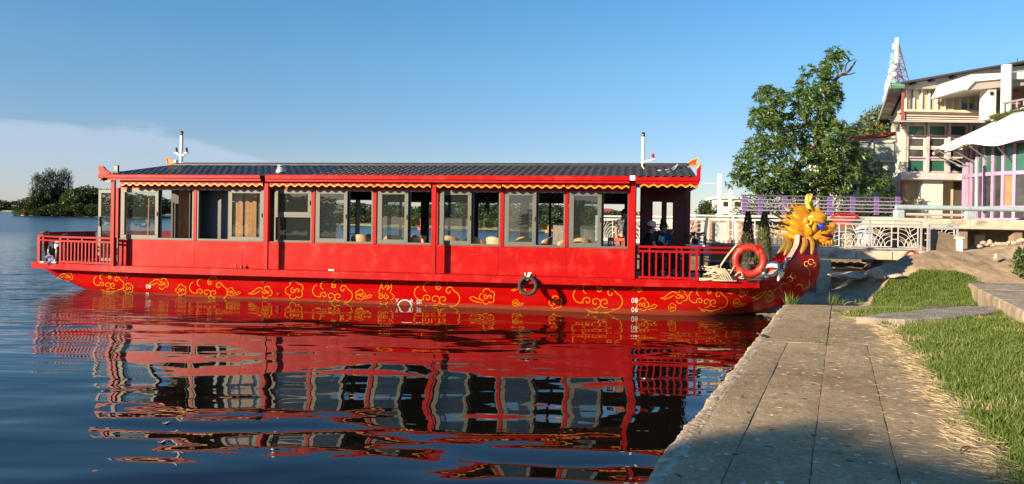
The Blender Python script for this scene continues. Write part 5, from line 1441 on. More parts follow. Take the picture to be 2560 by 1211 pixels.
conifer('very dark narrow conifer on the foredeck behind the life ring', 1867, 530, 700, 2.3, mcon_d, 0.17, 1)
conifer('greener narrow conifer on the foredeck between the life ring and the dragon mane', 1908, 532, 700, 1.9, mcon_g, 0.19, 2)
a_, b_ = bl(1774, 607, 2.2), bl(1836, 653, 2.2)
t = thing('planter_box', 'planter box with brown slats in a grey frame on the foredeck', 'planter', W3((a_.x, 2.2, b_.z - 0.02)), BRZ)
w_, h_ = b_.x - a_.x, a_.z - b_.z + 0.02
frame_rect(MB(), 0, w_, 0, h_, -0.03, 0.02, 0.035).build('frame', mat('weathered_grey', (0.30, 0.29, 0.27), 0.7), t)
MB().box(0.02, w_ - 0.02, 0.03, 0.4, 0.02, h_ - 0.03).build('box', mdkw, t)
for i in range(12): MB().box(0.04 + (w_ - 0.08) * i / 12, 0.04 + (w_ - 0.08) * (i + 0.72) / 12, -0.02, 0.012, 0.036, h_ - 0.036).build('slat', mat('brown_slat', (0.36, 0.13, 0.075), 0.6, var=0.25, vscale=5), t)
MB().box(0.0, w_, 0.0, 0.4, -(b_.z - 0.02 - DK), -0.01).build('plinth', mblk, t)
# broad leaved pot plants
mlf = leaf_mat('glossy_leaf', [(0.05, 0.08, 0.02), (0.12, 0.15, 0.035), (0.32, 0.30, 0.06)], 0.25, 0.35)
mlfd = leaf_mat('dark_leaf', [(0.006, 0.010, 0.005), (0.02, 0.028, 0.012)], 0.05, 0.35)
def leafplant(label, loc, n, L, w, m_, seed, h0=0.1, potr=0.1, stem=0.2, spread=1.0, potm=None):
    t = thing('leafy_plant', label, 'plant', loc, BRZ); rn = random.Random(seed)
    if potr: MB().lathe([(potr * 0.75, 0), (potr, h0), (potr * 1.06, h0 + 0.02), (potr * 0.9, h0 + 0.02), (potr * 0.85, h0 - 0.02)], n=14).build('pot', potm or mwhite, t, smooth=True)
    for i in range(n):
        a = rn.random() * 2 * PI; up_ = rn.uniform(0.35, 1.1); d_ = Vector((math.cos(a) * spread, math.sin(a) * spread, up_)).normalized(); b0 = Vector((0, 0, h0)) ; e = b0 + d_ * stem
        lm = MB(); ll = L * rn.uniform(0.8, 1.15); s_ = d_.cross(Vector((0, 0, 1))).normalized()
        def lf(u, v):
            q_ = e + d_ * ll * v + Vector((0, 0, -ll * 0.45 * v * v)); ww = w * math.sin(PI * min(1, v * 0.93 + 0.05)) ** 0.8
            return q_ + s_ * ww * (u - 0.5) + Vector((0, 0, abs(u - 0.5) * ww * 0.5))
        lm.grid(lf, 2, 6); lo_ = lm.build('leaf', m_, t, smooth=True)
        MB().tube([b0, b0.lerp(e, 0.5) + Vector((0, 0, 0.01)), e], 0.005, 5).build('stalk', mat('stalk', (0.10, 0.12, 0.04), 0.6), t)
    return t
leafplant('dark leaved plant on the white topped table at the porch end', W3((bl(1738, 605, 1.5).x, 1.5, DK + 0.74)), 11, 0.22, 0.10, mlfd, 5, 0.12, 0.08, 0.12, 0.8, mblk)
lp = bl(128, 618, 0.75)
leafplant('green and yellow leafy pot plant standing among the jars on the stern deck', W3((lp.x, 0.8, DK + 0.36)), 10, 0.22, 0.12, mlf, 9, 0.16, 0.07, 0.24, 0.7)
# stern deck clutter
def jar(label, px, pyt, pyb, y_, r_, m_, lidm, loc_z=None):
    b0 = bl(px, pyb, y_); H = bl(px, pyt, y_).z - b0.z
    t = thing('jar', label, 'jar', W3((b0.x, y_, max(DK, b0.z))), BRZ)
    MB().lathe([(r_ * 0.9, 0), (r_, 0.02), (r_, H * 0.75), (r_ * 0.7, H * 0.86), (r_ * 0.62, H * 0.88)], n=14).build('body', m_, t, smooth=True)
    MB().lathe([(r_ * 0.7, H * 0.88), (r_ * 0.7, H), (r_ * 0.3, H * 1.01)], n=14).build('lid', lidm, t, smooth=True)
mblackj = mat('black_glazed', (0.02, 0.021, 0.023), 0.4)
jar('tall black canister at the left end of the stern deck', 124, 616, 650, 0.35, 0.062, mblackj, mblackj)
jar('second tall black canister beside the white jugs on the stern deck', 144, 617, 652, 0.35, 0.062, mblackj, mblackj)
jar('white plastic jug behind the left black canister', 128, 602, 620, 0.75, 0.07, mwhite, mwhite)
jar('wide white plastic jug behind the right black canister', 146, 600, 622, 0.8, 0.095, mwhite, mwhite)
jar('cream jug with its side to the stern railing', 155, 612, 648, 0.55, 0.075, mat('cream_plastic', (0.68, 0.60, 0.45), 0.5), mwhite)
m = MB(); m.grid(lambda u, v: (0.24 * (u - 0.5) * (1.1 - 0.3 * v), 0.10 * math.sin(v * PI) - 0.05 + 0.02 * math.sin(u * 20), 0.22 * (1 - v) * (0.6 + 0.4 * math.sin(u * PI)) + 0.02 * math.sin(u * 17 + v * 5)), 14, 8)
b0 = bl(127, 650, 0.12); t = m.build('cloth_bundle', mat('blue_white_cloth', (0.55, 0.55, 0.62), 0.9, col2=(0.05, 0.07, 0.25), var=0.1, c2scale=6), None, smooth=True, solid=0.01); t.location = W3((b0.x, 0.12, DK + 0.01)); t.rotation_euler.z = BRZ
tag(t, 'crumpled blue and white cloth lying below the black canisters', 'cloth')
for px, lb_ in ((108, 'grey tray on the stern deck corner'), (138, 'small white tray beside the crumpled cloth')):
    b0 = bl(px, 652, 0.1); t = MB().box(-0.07, 0.07, -0.05, 0.05, 0, 0.05).build('tray', mat('grey_tray', (0.4, 0.41, 0.4), 0.5), None, bevel=0.01); t.location = W3((b0.x, 0.1, DK + 0.003)); t.rotation_euler.z = BRZ; tag(t, lb_, 'tray')
m = thing('mop', 'white handled mop with orange grip leaning beside the cabin corner post', 'mop', W3(bl(286, 640, 0.4)), BRZ)
a_, b_ = bl(288, 540, 0.4) - bl(286, 640, 0.4), bl(286, 640, 0.4) * 0
MB().tube([(0, 0, -0.1), tuple(a_)], 0.014, 8).build('handle', mwhite, m, smooth=True)
MB().tube([tuple(a_), tuple(a_ + Vector((0.012, 0, 0.16)))], 0.02, 8).build('grip', mat('orange_grip', (0.8, 0.18, 0.03), 0.5), m, smooth=True)
MB().tube([(0, 0, -0.1), (0, 0, -0.22)], [0.02, 0.09], 10).build('mop_head', mat('mop_yarn', (0.5, 0.48, 0.45), 0.95), m)
p = bl(829, 679, -0.12); t = MB().box(-0.07, 0.07, -0.03, 0.03, 0, 0.035).build('paper_scrap', mwhite, None, bevel=0.006); t.location = W3((p.x, -0.13, DK + 0.012)); t.rotation_euler.z = BRZ + 0.2; tag(t, 'small white block lying on the red strake amidships', 'block')

# ================================================================ FOLIAGE
def leaf_cloud(P, Nrm, L, Wd, rng, droop=0.3, jit=0.7):
    """numpy leaf quads (rhombs) at points P, pointing roughly along Nrm"""
    n = len(P)
    d = Nrm + jit * rng.normal(size=(n, 3)); d[:, 2] -= droop; d /= np.linalg.norm(d, axis=1)[:, None] + 1e-9
    r = rng.normal(size=(n, 3)); s = np.cross(d, r); s /= np.linalg.norm(s, axis=1)[:, None] + 1e-9
    l = L * rng.uniform(0.6, 1.2, n)[:, None]; w = Wd * rng.uniform(0.7, 1.2, n)[:, None]
    a = P; b = P + d * l * 0.45 + s * w / 2; c = P + d * l; e = P + d * l * 0.45 - s * w / 2
    V = np.stack([a, b, c, e], 1).reshape(-1, 3)
    return V, np.arange(4 * n).reshape(-1, 4)
def blob_crown(rng, blobs, per, L, Wd, droop=0.2, shell=0.55, jit=0.8):
    VV, FF, o = [], [], 0
    for (c, r) in blobs:
        n = int(per * (r / 1.0) ** 2)
        if n < 8: n = 8
        q = rng.normal(size=(n, 3)); q /= np.linalg.norm(q, axis=1)[:, None]
        rad = r * (shell + (1 - shell) * rng.random(n) ** 0.5)[:, None]
        P = np.array(c) + q * rad * np.array([1, 1, 0.85])
        V, Fq = leaf_cloud(P, q, L, Wd, rng, droop, jit); VV.append(V); FF.append(Fq + o); o += len(V)
    return np.concatenate(VV), np.concatenate(FF)
mbark = mat('tree_bark', (0.16, 0.115, 0.08), 0.9, var=0.3, vscale=5, bump=0.8, bscale=20)
def tree(name, label, cat, loc, H, Wr, m_, seed, nb=22, per=260, L=0.4, Wd=0.2, group=None, trunk=0.35, shape='round', trunk_r=None):
    rng = np.random.default_rng(seed); rn = random.Random(seed)
    t = thing(name, label, cat, loc, rn.random() * 6, group); blobs = []
    tr_ = trunk_r or H * 0.03
    m = MB(); m.tube([(0, 0, 0), (0.03 * H, 0.0, H * 0.3), (0, 0.02 * H, H * 0.6), (0, 0, H * 0.85)], [tr_, tr_ * 0.8, tr_ * 0.5, tr_ * 0.15], 7)
    for i in range(nb):
        u = (i + 0.5) / nb; z = H * (trunk + (1 - trunk) * u * 0.92)
        if shape == 'round': rr = Wr * math.sin(PI * min(0.97, 0.12 + 0.8 * u)) ** 0.7
        elif shape == 'cone': rr = Wr * (1.05 - u)
        elif shape == 'bush': rr = Wr * math.sqrt(max(0.05, 1 - u * u))
        a = i * 2.4 + rn.random(); k = rr * rn.uniform(0.35, 0.8)
        c = (k * math.cos(a), k * math.sin(a), z); br = max(0.18 * Wr, rr * rn.uniform(0.34, 0.52))
        blobs.append((c, br))
        if i % 3 == 0: m.tube([(0, 0, z * 0.7), (c[0] * 0.6, c[1] * 0.6, z * 0.9), c], [tr_ * 0.35, tr_ * 0.2, 0.02], 5)
    m.build('trunk', mbark, t, smooth=True)
    V, Fq = blob_crown(rng, blobs, per, L, Wd)
    raw('crown', V, Fq, m_, t)
    return t
mlA = leaf_mat('mid_green_foliage', [(0.022, 0.048, 0.010), (0.050, 0.092, 0.018), (0.09, 0.135, 0.028)], 0.25)
mlB = leaf_mat('dark_green_foliage', [(0.016, 0.034, 0.010), (0.036, 0.068, 0.016), (0.07, 0.11, 0.026)], 0.25)
mlC = leaf_mat('yellow_green_foliage', [(0.05, 0.075, 0.012), (0.09, 0.12, 0.02), (0.15, 0.16, 0.035)], 0.3)
mlD = leaf_mat('blue_green_foliage', [(0.025, 0.042, 0.020), (0.045, 0.070, 0.030), (0.07, 0.10, 0.042)], 0.2)

# ---- opposite bank and far shores
mbank = mat('far_bank_earth', (0.10, 0.12, 0.05), 0.95, var=0.4, vscale=0.2, col2=(0.20, 0.18, 0.11), c2scale=0.15)
def strip(name, pts, depth, z=0.6, m_=mbank, label=None):
    """land lying behind a waterline given as world points"""
    m = MB(); v = []
    for x, y in pts:
        v += [(x, y, -0.5), (x, y + 1.0, z * 0.6), (x * 1.02, y + 6, z), (x * (1 + depth / max(y, 1)), y + depth, z)]
    m.add(v, [(4 * i + k, 4 * i + 4 + k, 4 * i + 5 + k, 4 * i + 1 + k) for i in range(len(pts) - 1) for k in range(3)])
    o = m.build(name, m_, None, smooth=True); tag(o, kind='structure'); return o
bank_px = [(480, 240), (640, 215), (830, 178), (1050, 160), (1200, 150), (1340, 143), (1500, 135), (1700, 125), (1900, 120)]
bank = [((px - U0) / F * Y, Y) for px, Y in bank_px]
bank = [(-150, 330)] + bank
strip('far_bank', bank, 200, 0.8)
strip('island_bank', [((px - U0) / F * Y, Y) for px, Y in ((48, 292), (90, 278), (150, 274), (230, 272), (330, 272), (450, 280))], 40, 0.7)
strip('far_shore', [((px - U0) / F * Y, Y) for px, Y in ((-900, 800), (-300, 760), (0, 700), (70, 680), (300, 690), (560, 700))], 300, 1.5)
def bank_y(px):
    for (a, ya), (b_, yb) in zip(bank_px, bank_px[1:]):
        if a <= px <= b_: return ya + (yb - ya) * (px - a) / (b_ - a)
    return bank_px[-1][1] if px > 1000 else bank_px[0][1]
protos = []
for k, (m_, shp) in enumerate(((mlA, 'round'), (mlB, 'round'), (mlC, 'bush'), (mlD, 'cone'), (mlB, 'bush'))):
    t = None; protos.append((m_, shp, k))
rn = random.Random(21)
made = {}
def far_tree(px, Y, H, Wr, kind, label, group='trees on the far bank', name='bank_tree'):
    loc = ((px - U0) / F * Y, Y, 0.5)
    if kind not in made:
        m_, shp, k = protos[kind]
        made[kind] = tree(name, label, 'tree', loc, 6.0, 3.0, m_, 50 + kind, nb=18, per=130, L=0.48, Wd=0.30, group=group, trunk=0.22 if shp != 'bush' else 0.05, shape=shp)
        made[kind].scale = (Wr / 3.0, Wr / 3.0, H / 6.0); return
    t = dup(made[kind], loc, rn.random() * 6, label, (Wr / 3.0, Wr / 3.0, H / 6.0), group)
def slot(px):
    for e_, s_ in ((785, ' behind the stacked third window'), (868, ' behind the pane of the fourth window'), (935, ' in the open fourth window'), (1020, ' behind the pane of the fifth window'), (1090, ' in the open fifth window'),
                   (1178, ' behind the pane of the sixth window'), (1254, ' in the open sixth window'), (1340, ' behind the pane of the seventh window'), (1416, ' in the open seventh window'), (1503, ' behind the pane of the last window'),
                   (1580, ' in the open last window'), (1700, ' behind the porch wall')):
        if px < e_: return s_
    return ' right of the porch'
blab = ['rounded mid green tree on the far bank', 'dark rounded tree on the far bank', 'yellow green bush on the far waterline',
        'blue green conical tree on the far bank', 'dark bush on the far bank']
seen_ = {}
for i in range(46):
    px = 700 + i * 19.5 + rn.uniform(-6, 6); kind = [0, 1, 2, 1, 3, 0, 4, 2][i % 8]
    Y = bank_y(px) + rn.uniform(2, 5) + (0 if kind in (2, 4) else rn.uniform(3, 14))
    H = rn.uniform(3.0, 5.2) * (0.8 if px > 1440 else 1.0) if kind not in (2, 4) else rn.uniform(1.4, 2.6)
    far_tree(px, Y, H, rn.uniform(2.6, 4.2), kind, blab[kind] + slot(px) + ('' if (kind, slot(px)) not in seen_ else ', shorter' if H < seen_[(kind, slot(px))] else ', taller')); seen_[(kind, slot(px))] = H
for i in range(9):                                             # second row further back closing the line
    px = 700 + i * 95; far_tree(px, bank_y(px) + 26, rn.uniform(4.5, 6.0), 6.5, 1, 'tall dark back row tree of the far bank' + slot(px))
# casuarina island
isl = [(62, 278, 5.5, 5.5, 4), (86, 276, 7.6, 6.0, 1), (112, 280, 10.5, 6.0, 0), (140, 284, 11.0, 8, 1), (166, 284, 10.6, 8, 1), (190, 280, 10.6, 7.5, 0), (216, 282, 11.8, 7.5, 1), (240, 284, 11.0, 8, 0), (290, 284, 10.5, 9, 1), (345, 284, 9.0, 9, 0), (390, 286, 8.2, 9, 1),
       (75, 275, 3.0, 4.5, 2), (105, 274, 3.4, 5, 4), (135, 274, 4.4, 6, 1), (165, 274, 3.8, 6, 4), (195, 274, 4.6, 6, 1), (225, 274, 4.6, 6, 4), (255, 275, 4.6, 6, 1), (310, 276, 4.4, 7, 4), (365, 277, 4.0, 7, 4)]
ilab = ['low dark bush at the tip of the wooded island', 'rounded tree on the left slope of the wooded island', 'tree beside the tall casuarinas on the wooded island', 'dense tree under the tall casuarinas on the wooded island', 'dense tree in the middle of the wooded island',
        'rounded tree right of the middle of the wooded island', 'tall tree at the right of the wooded island beside the stern roof']
for i, (px, Y, H, Wr, k) in enumerate(isl):
    far_tree(px, Y, H * 0.95, Wr * 0.85, k, ilab[i] if i < len(ilab) else ('low bush on the waterline of the wooded island, ' + ['at its left tip', 'left of the sand', 'under the casuarinas', 'right of the casuarinas', 'in the middle', 'right of the middle', 'by the stern door', 'behind the stern door', 'behind the first window'][i - 11] if i >= 11 else 'tree of the wooded island hidden behind the stern cabin, ' + ['nearest the door', 'second', 'third', 'farthest'][i - 7]), 'trees on the wooded island')
def casuarina(px, Ytop, Y, label, seed, lean=0.0):
    rng = np.random.default_rng(seed); base = ((px - U0) / F * Y, Y, 0.5); H = at(px, Ytop, Y).z - 0.5
    t = thing('casuarina_tree', label, 'tree', base, 0, 'trees on the wooded island')
    m = MB(); m.tube([(0, 0, 0), (lean * 0.5, 0, H * 0.5), (lean, 0, H)], [0.3, 0.2, 0.04], 6); VV, Fq_, o = [], [], 0
    for i in range(26):
        u = i / 26; z = H * (0.35 + 0.62 * u); a = i * 2.1; r_ = (2.6 - 1.6 * u); e = np.array([lean * (z / H) + r_ * math.cos(a) , r_ * math.sin(a), z + 1.0])
        m.tube([(lean * z / H, 0, z - 0.4), tuple(e)], [0.06, 0.02], 4)
        P = e + rng.normal(size=(60, 3)) * np.array([0.75, 0.6, 0.75]); V, f = leaf_cloud(P, np.tile(np.array([[math.cos(a) * 0.4, 0, 1.2]]), (60, 1)), 1.3, 0.20, rng, -0.2, 0.4)
        VV.append(V); Fq_.append(f + o); o += len(V)
    m.build('trunk', mbark, t); raw('crown', np.concatenate(VV), np.concatenate(Fq_), mlD, t)
casuarina(104, 446, 277, 'feathery casuarina at the left of the wooded island', 5, -1.2)
casuarina(130, 436, 280, 'tallest feathery casuarina on the wooded island', 6, -1.0)
casuarina(152, 434, 282, 'feathery casuarina just right of the tallest one on the wooded island', 7, 1.2)
# far left shoreline: a wood too far away to count
rng = np.random.default_rng(3)
blobs = []
for i in range(150):
    px = -300 + i * 5.6; Y = 700 + rng.uniform(0, 30); blobs.append((((px - U0) / F * Y, Y, 3.0 + rng.uniform(0, 2.2)), rng.uniform(4, 6.5)))
V, Fq = blob_crown(rng, blobs, 9, 2.6, 2.0); o = raw('far_wood', V, Fq, mlD); tag(o, 'low dark line of woods on the distant left shore', 'woods', kind='stuff')
# sandy spit and beacon at the island tip
p = gr(62, 541, 0.0)
t = thing('red_beacon', 'small red beacon on the sandy tip of the wooded island', 'beacon', ((62 - U0) / F * 274, 274, 0.3), 0)
MB().lathe([(0.9, 0), (0.7, 0.8), (0.35, 1.2), (0.3, 2.6), (0.5, 2.7), (0.1, 3.1)], n=10).build('tower', mat('beacon_red', (0.4, 0.05, 0.04), 0.6), t); MB().lathe([(1.3, -0.3), (1.1, 0.05)], n=10).build('base', mconc, t)
# buoys
def buoy(px, py, z_h, m_, label):
    c = gr(px, py, 0.0); t = thing('buoy', label, 'buoy', (c.x, c.y, -0.1), 0)
    MB().lathe([(0.55, 0), (0.6, 0.3), (0.5, 0.5), (0.16, 0.6), (0.12, z_h), (0.03, z_h + 0.1)], n=12).build('float', m_, t, smooth=True)
    m = MB(); m.prism([(-0.3, 0, z_h - 0.1), (0.3, 0, z_h - 0.1), (0, 0, z_h + 0.6)], (0, 0.05, 0)); m.build('topmark', m_, t)
buoy(1052, 575, 1.9, mat('buoy_red', (0.5, 0.03, 0.04), 0.5), 'red buoy on the river seen left of the post between two windows')
buoy(1371, 582, 1.0, mat('buoy_orange', (0.65, 0.22, 0.04), 0.5), 'small orange buoy seen through the seventh window')
# houses of the far bank
mcream = mat('cream_render', (0.62, 0.55, 0.42), 0.8, var=0.12, vscale=1.5)
mwh = mat('white_render', (0.58, 0.56, 0.52), 0.8, var=0.10, vscale=1.5)
mredt = mat('red_roof_tiles', (0.33, 0.07, 0.045), 0.8, var=0.25, vscale=3)
mdg = mat('dark_window_glass', (0.02, 0.024, 0.03), 0.15)
def house(px, ytop, Y, w, label, wall=mwh, roof=mredt, dz=8.0, floors=2, hip=True, name='house'):
    H = at(px, ytop, Y).z; t = thing(name, label, 'house' if hip else 'building', ((px - U0) / F * Y, Y, 0.6), 0)
    body = H - 0.6 - (w * 0.22 if hip else 0.3)
    wl_ = MB().box(-w / 2, w / 2, 0, dz, 0, body).build('wall', wall, t)
    if hip: MB().add([(-w / 2 - 0.5, -0.5, body), (w / 2 + 0.5, -0.5, body), (w / 2 + 0.5, dz + 0.5, body), (-w / 2 - 0.5, dz + 0.5, body), (-w * 0.2, dz / 2, H - 0.6), (w * 0.2, dz / 2, H - 0.6)],
                     [(0, 1, 5, 4), (2, 3, 4, 5), (0, 4, 3), (1, 2, 5), (0, 3, 2, 1)]).build('roof', roof, t)
    else: MB().box(-w / 2 - 0.3, w / 2 + 0.3, -0.3, dz + 0.3, body, body + 0.3).build('roof', wall, t)
    n = max(2, int(w / 2.2)); fh = body / floors
    for f in range(floors):
        for i in range(n):
            x = -w / 2 + (i + 0.5) * w / n
            wd_ = MB().box(x - 0.5, x + 0.5, -0.06, 0.02, f * fh + fh * 0.35, f * fh + fh * 0.8).build('window', mwh, t)
            MB().box(x - 0.4, x + 0.4, -0.075, -0.055, f * fh + fh * 0.39, f * fh + fh * 0.76).build('pane', mdg, wd_)
    return t
house(1142, 521, 170, 4.5, 'pinkish white villa above the trees seen through the sixth window', mat('pink_render', (0.62, 0.42, 0.38), 0.8), mwh)
house(1207, 521, 168, 5, 'cream house with a red roof seen beside the cabin fan', mcream)
house(1316, 512, 165, 7, 'white house with a broad red roof seen through the seventh window', mwh)
house(1400, 511, 172, 7, 'flat roofed white block seen through the open half of the seventh window', mwh, hip=False, floors=3, name='apartment_block')
house(1523, 521, 150, 4.5, 'red roofed house seen through the last cabin window', mcream)
house(1035, 562, 168, 3.5, 'low pale boathouse on the far bank by the outer post', mwh, floors=1)
house(1645, 541, 145, 7, 'low house with a red roof seen through the porch wall window', mcream, floors=1)
house(1300, 490, 260, 6, 'tall narrow block far behind the red roofed white house', mat('blue_grey_render', (0.40, 0.47, 0.50), 0.8), hip=False, floors=6, name='apartment_block')
for i in range(6): pass

# ================================================================ RIGHT BANK: promenade, railing, buildings, trees
def fb(m, x0, y0, x1, y1, Y, d=0.3):
    """box whose front face shows at photo pixels (x0,y0)-(x1,y1) at depth Y and goes d metres back"""
    a = at(x0, (y0 + y1) / 2, Y).x; b_ = at(x1, (y0 + y1) / 2, Y).x; zt = at((x0 + x1) / 2, y0, Y).z; zb = at((x0 + x1) / 2, y1, Y).z
    return m.box(a, b_, Y, Y + d, zb, zt)
def fbo(name, x0, y0, x1, y1, Y, d, m_, parent, **k): return fb(MB(), x0, y0, x1, y1, Y, d).build(name, m_, parent, **k)
mprom = mat('pale_stained_concrete', (0.58, 0.50, 0.37), 0.85, var=0.2, vscale=2, bump=0.6, bscale=12, col2=(0.30, 0.25, 0.19), c2scale=1.6, c2pos=(0.50, 0.64), stretch=(1, 1, 1.6))
mrail = mat('white_rail_paint', (0.52, 0.52, 0.50), 0.5, var=0.08)
mgrail = mat('grey_steel_rail', (0.33, 0.35, 0.37), 0.45, var=0.12)
# footbridge slab in sections
YBR = 22.6
zb1, zb0 = at(2250, 628, YBR).z, at(2250, 651, YBR).z
root = thing('footbridge', 'low concrete footbridge deck on short piers behind the dragon neck', 'bridge', (at(2000, 640, YBR).x, YBR, zb0), 0)
ox, oy, oz = root.location
def rel(m): m.v = [(x - ox, y - oy, z - oz) for x, y, z in m.v]; return m
for a, b_ in ((1480, 1600), (1602, 1718), (1720, 1860), (1862, 2032), (2034, 2140), (2142, 2232), (2234, 2330), (2332, 2420)):
    xa, xb = at(a, 640, YBR).x, at(b_, 640, YBR).x; rel(MB().box(xa, xb - 0.01, YBR, YBR + 2.6, zb0, zb1 + random.uniform(-0.012, 0.012))).build('deck_section', mprom, root, bevel=0.015)
for px in (1700, 1930, 2048, 2236, 2380):
    x = at(px, 640, YBR).x
    if px == 2048: rel(MB().lathe([(0.20, -0.1), (0.20, zb0 - 0.02)], (x, YBR - 0.35, 0), 18)).build('round_pier', mprom, root, smooth=True)
    else: rel(MB().box(x - 0.22, x + 0.22, YBR + 0.3, YBR + 1.0, -0.2, zb0)).build('pier', mconc, root)
# fan pattern railing along it
def fan_panel(m, w, h, flip, r=0.010):
    sx = -1 if flip else 1
    X = lambda x: x if not flip else w - x
    for a, b_ in (((0, 0), (w, 0)), ((0, h), (w, h)), ((0, 0), (0, h)), ((w, 0), (w, h))): m.bar((a[0], 0, a[1]), (b_[0], 0, b_[1]), 0.026)
    def arcs(cx, cz, rads, a0, a1):
        for q_ in rads:
            pts = []
            for i in range(11):
                a = R(a0 + (a1 - a0) * i / 10); x, z = cx + q_ * math.cos(a), cz + q_ * math.sin(a)
                if -0.001 <= x <= w + 0.001 and -0.001 <= z <= h + 0.001: pts.append((X(x), 0, z))
            if len(pts) > 1: m.tube(pts, r, 5)
    arcs(w, 0, (h * 0.30, h * 0.48, h * 0.66, h * 0.84), 90, 180)
    arcs(0, 0, (h * 0.22, h * 0.42, h * 0.62), 0, 90)
    for z0 in (0.45, 0.72): m.tube([(X(w * 0.42), 0, h * z0), (X(w * 0.2), 0, h * (z0 + 0.12)), (X(0), 0, h * min(1, z0 + 0.28))], r, 5)
    m.tube([(X(w * 0.42), 0, h * 0.5), (X(w * 0.62), 0, h * 0.86), (X(w * 0.7), 0, h)], r, 5); m.tube([(X(w * 0.36), 0, h * 0.62), (X(w * 0.5), 0, h)], r, 5)
def fan_railing(name, label, P, zbase, H, n, m_, mr_, gap=0.10):
    """P: two world ends; n panels"""
    a, b_ = Vector((*P[0], 0)), Vector((*P[1], 0)); Lr = (b_ - a).length; ang = math.atan2((b_ - a).y, (b_ - a).x)
    t = thing(name, label, 'railing', (a.x, a.y, zbase), ang)
    for z, w in ((H, 0.07), (H - 0.11, 0.05), (0.06, 0.05)): MB().bar((0, 0, z), (Lr, 0, z), w, 0.05).build('rail', mr_, t)
    w = Lr / n
    pm = [None, None]
    for i in range(n):
        k = i % 2
        if pm[k] is None:
            m = MB(); fan_panel(m, w - gap * 2, H - 0.26, k == 1); pm[k] = m.build('fan_panel', m_, t, loc=(w * i + gap, 0, 0.12))
        else: share(pm[k], 'fan_panel', (w * i + gap, 0, 0.12), t)
        if k == 0:
            for dx in (0.0, 0.07) if i % 4 == 0 else (0.03,): MB().bar((w * i + dx, 0, 0), (w * i + dx, 0, H + 0.03), 0.045).build('post', mr_, t)
        for z in (0.35, 0.55): MB().bar((w * i - gap * 0.9, 0, z), (w * i + gap * 0.9, 0, z), 0.025).build('spacer', m_, t)
    MB().bar((Lr, 0, 0), (Lr, 0, H), 0.045).build('post', mr_, t)
    return t
HR = at(2250, 553, YBR).z - zb1
fan_railing('fan_railing', 'grey and white railing with fan shaped panels right of the dragon head', ((at(2044, 600, YBR).x, YBR + 0.12), (at(2308, 600, YBR).x, YBR + 0.12)), zb1, HR, 4, mrail, mgrail)
fan_railing('fan_railing', 'white railing with fan shaped panels between the porch and the dragon mane', ((at(1700, 600, 24.0).x, 24.0), (at(2036, 600, YBR).x, YBR + 0.12)), zb1 - 0.02, HR + 0.08, 5, mrail, mrail)
fan_railing('fan_railing', 'white railing seen through the last cabin window and the porch wall', ((at(1490, 600, 28).x, 28.0), (at(1694, 600, 24.1).x, 24.05)), zb1 - 0.02, HR + 0.02, 4, mrail, mrail)
fan_railing('fan_railing', 'short end panel of the railing beside the leaning brown board', ((at(2324, 600, YBR).x, YBR + 0.1), (at(2398, 600, YBR).x, YBR + 0.1)), zb1, HR - 0.08, 1, mrail, mgrail)
# dark curved post plates
m = MB(); m.tube([at(1762, 616, 23.4), at(1763, 580, 23.4), at(1768, 545, 23.4)], 0.13, 8, flat=0.3); tag(m.build('dark_board', mat('dark_sheet', (0.035, 0.035, 0.04), 0.5), None), 'dark curved board standing against the white railing left of the conifers', 'board')
m = MB(); m.prism([at(2328, 632, YBR - 0.05), at(2328, 575, YBR - 0.05), at(2338, 572, YBR - 0.05), at(2345, 590, YBR - 0.05), at(2347, 612, YBR - 0.05), at(2343, 632, YBR - 0.05)], (0, 0.05, 0))
tag(m.build('black_board', mblk, None), 'black round edged board between the two railing ends', 'board')
m = MB(); m.prism([at(2342, 630, YBR - 0.12), at(2347, 578, YBR - 0.02), at(2384, 588, YBR - 0.02), at(2389, 630, YBR - 0.12)], (0, 0.04, 0))
tag(m.build('brown_board', mat('dirty_board', (0.16, 0.125, 0.085), 0.9, var=0.3, vscale=6, bump=0.5), None), 'dirty brown board leaning on the railing end', 'board')
c = at(2400, 612, YBR - 0.2); t = thing('bollard_light', 'short white bollard light with a round cap by the end of the railing', 'bollard', (c.x, c.y, zb1), 0)
zt = at(2400, 597, YBR - 0.2).z - zb1
MB().lathe([(0.10, 0), (0.10, zt)], n=14).build('post', mwhite, t, smooth=True); MB().lathe([(0.17, zt), (0.16, zt + 0.05), (0.05, zt + 0.07)], n=16).build('cap', mcream, t, smooth=True)

# embankment and upper terrace
zt1 = at(2400, 548, 24.5).z; zt0 = at(2400, 573, 24.5).z
memb = mat('embankment_stone', (0.20, 0.165, 0.12), 0.9, var=0.4, vscale=1.5, bump=1.0, bscale=5, col2=(0.08, 0.065, 0.045), c2scale=1.3)
m = MB(); m.box(at(1862, 560, 27).x, at(2245, 560, 27).x, 27.0, 60, -0.2, at(2050, 546, 27).z); tag(m.build('embankment', memb, None), kind='structure')
m = MB(); m.box(at(1480, 560, 31).x, at(1862, 560, 31).x, 31.5, 60, -0.2, 1.75); tag(m.build('lower_bank', memb, None), kind='structure')
m = MB(); m.box(at(2245, 560, 24.5).x, 60, 26.2, 80, -0.2, zt0); tag(m.build('terrace_base', mdark, None), kind='structure')
terr = thing('terrace', 'cream stained terrace slab carrying the pale blue pipe rail', 'terrace', (at(2300, 560, 24.5).x, 24.5, zt0), 0)
ox, oy, oz = terr.location
x0 = at(2232, 560, 24.5).x
for i in range(7):
    rel(MB().box(x0 + i * 2.6, x0 + i * 2.6 + 2.59, 24.5, 36, zt0, zt1)).build('slab_section', mprom, terr, bevel=0.02)
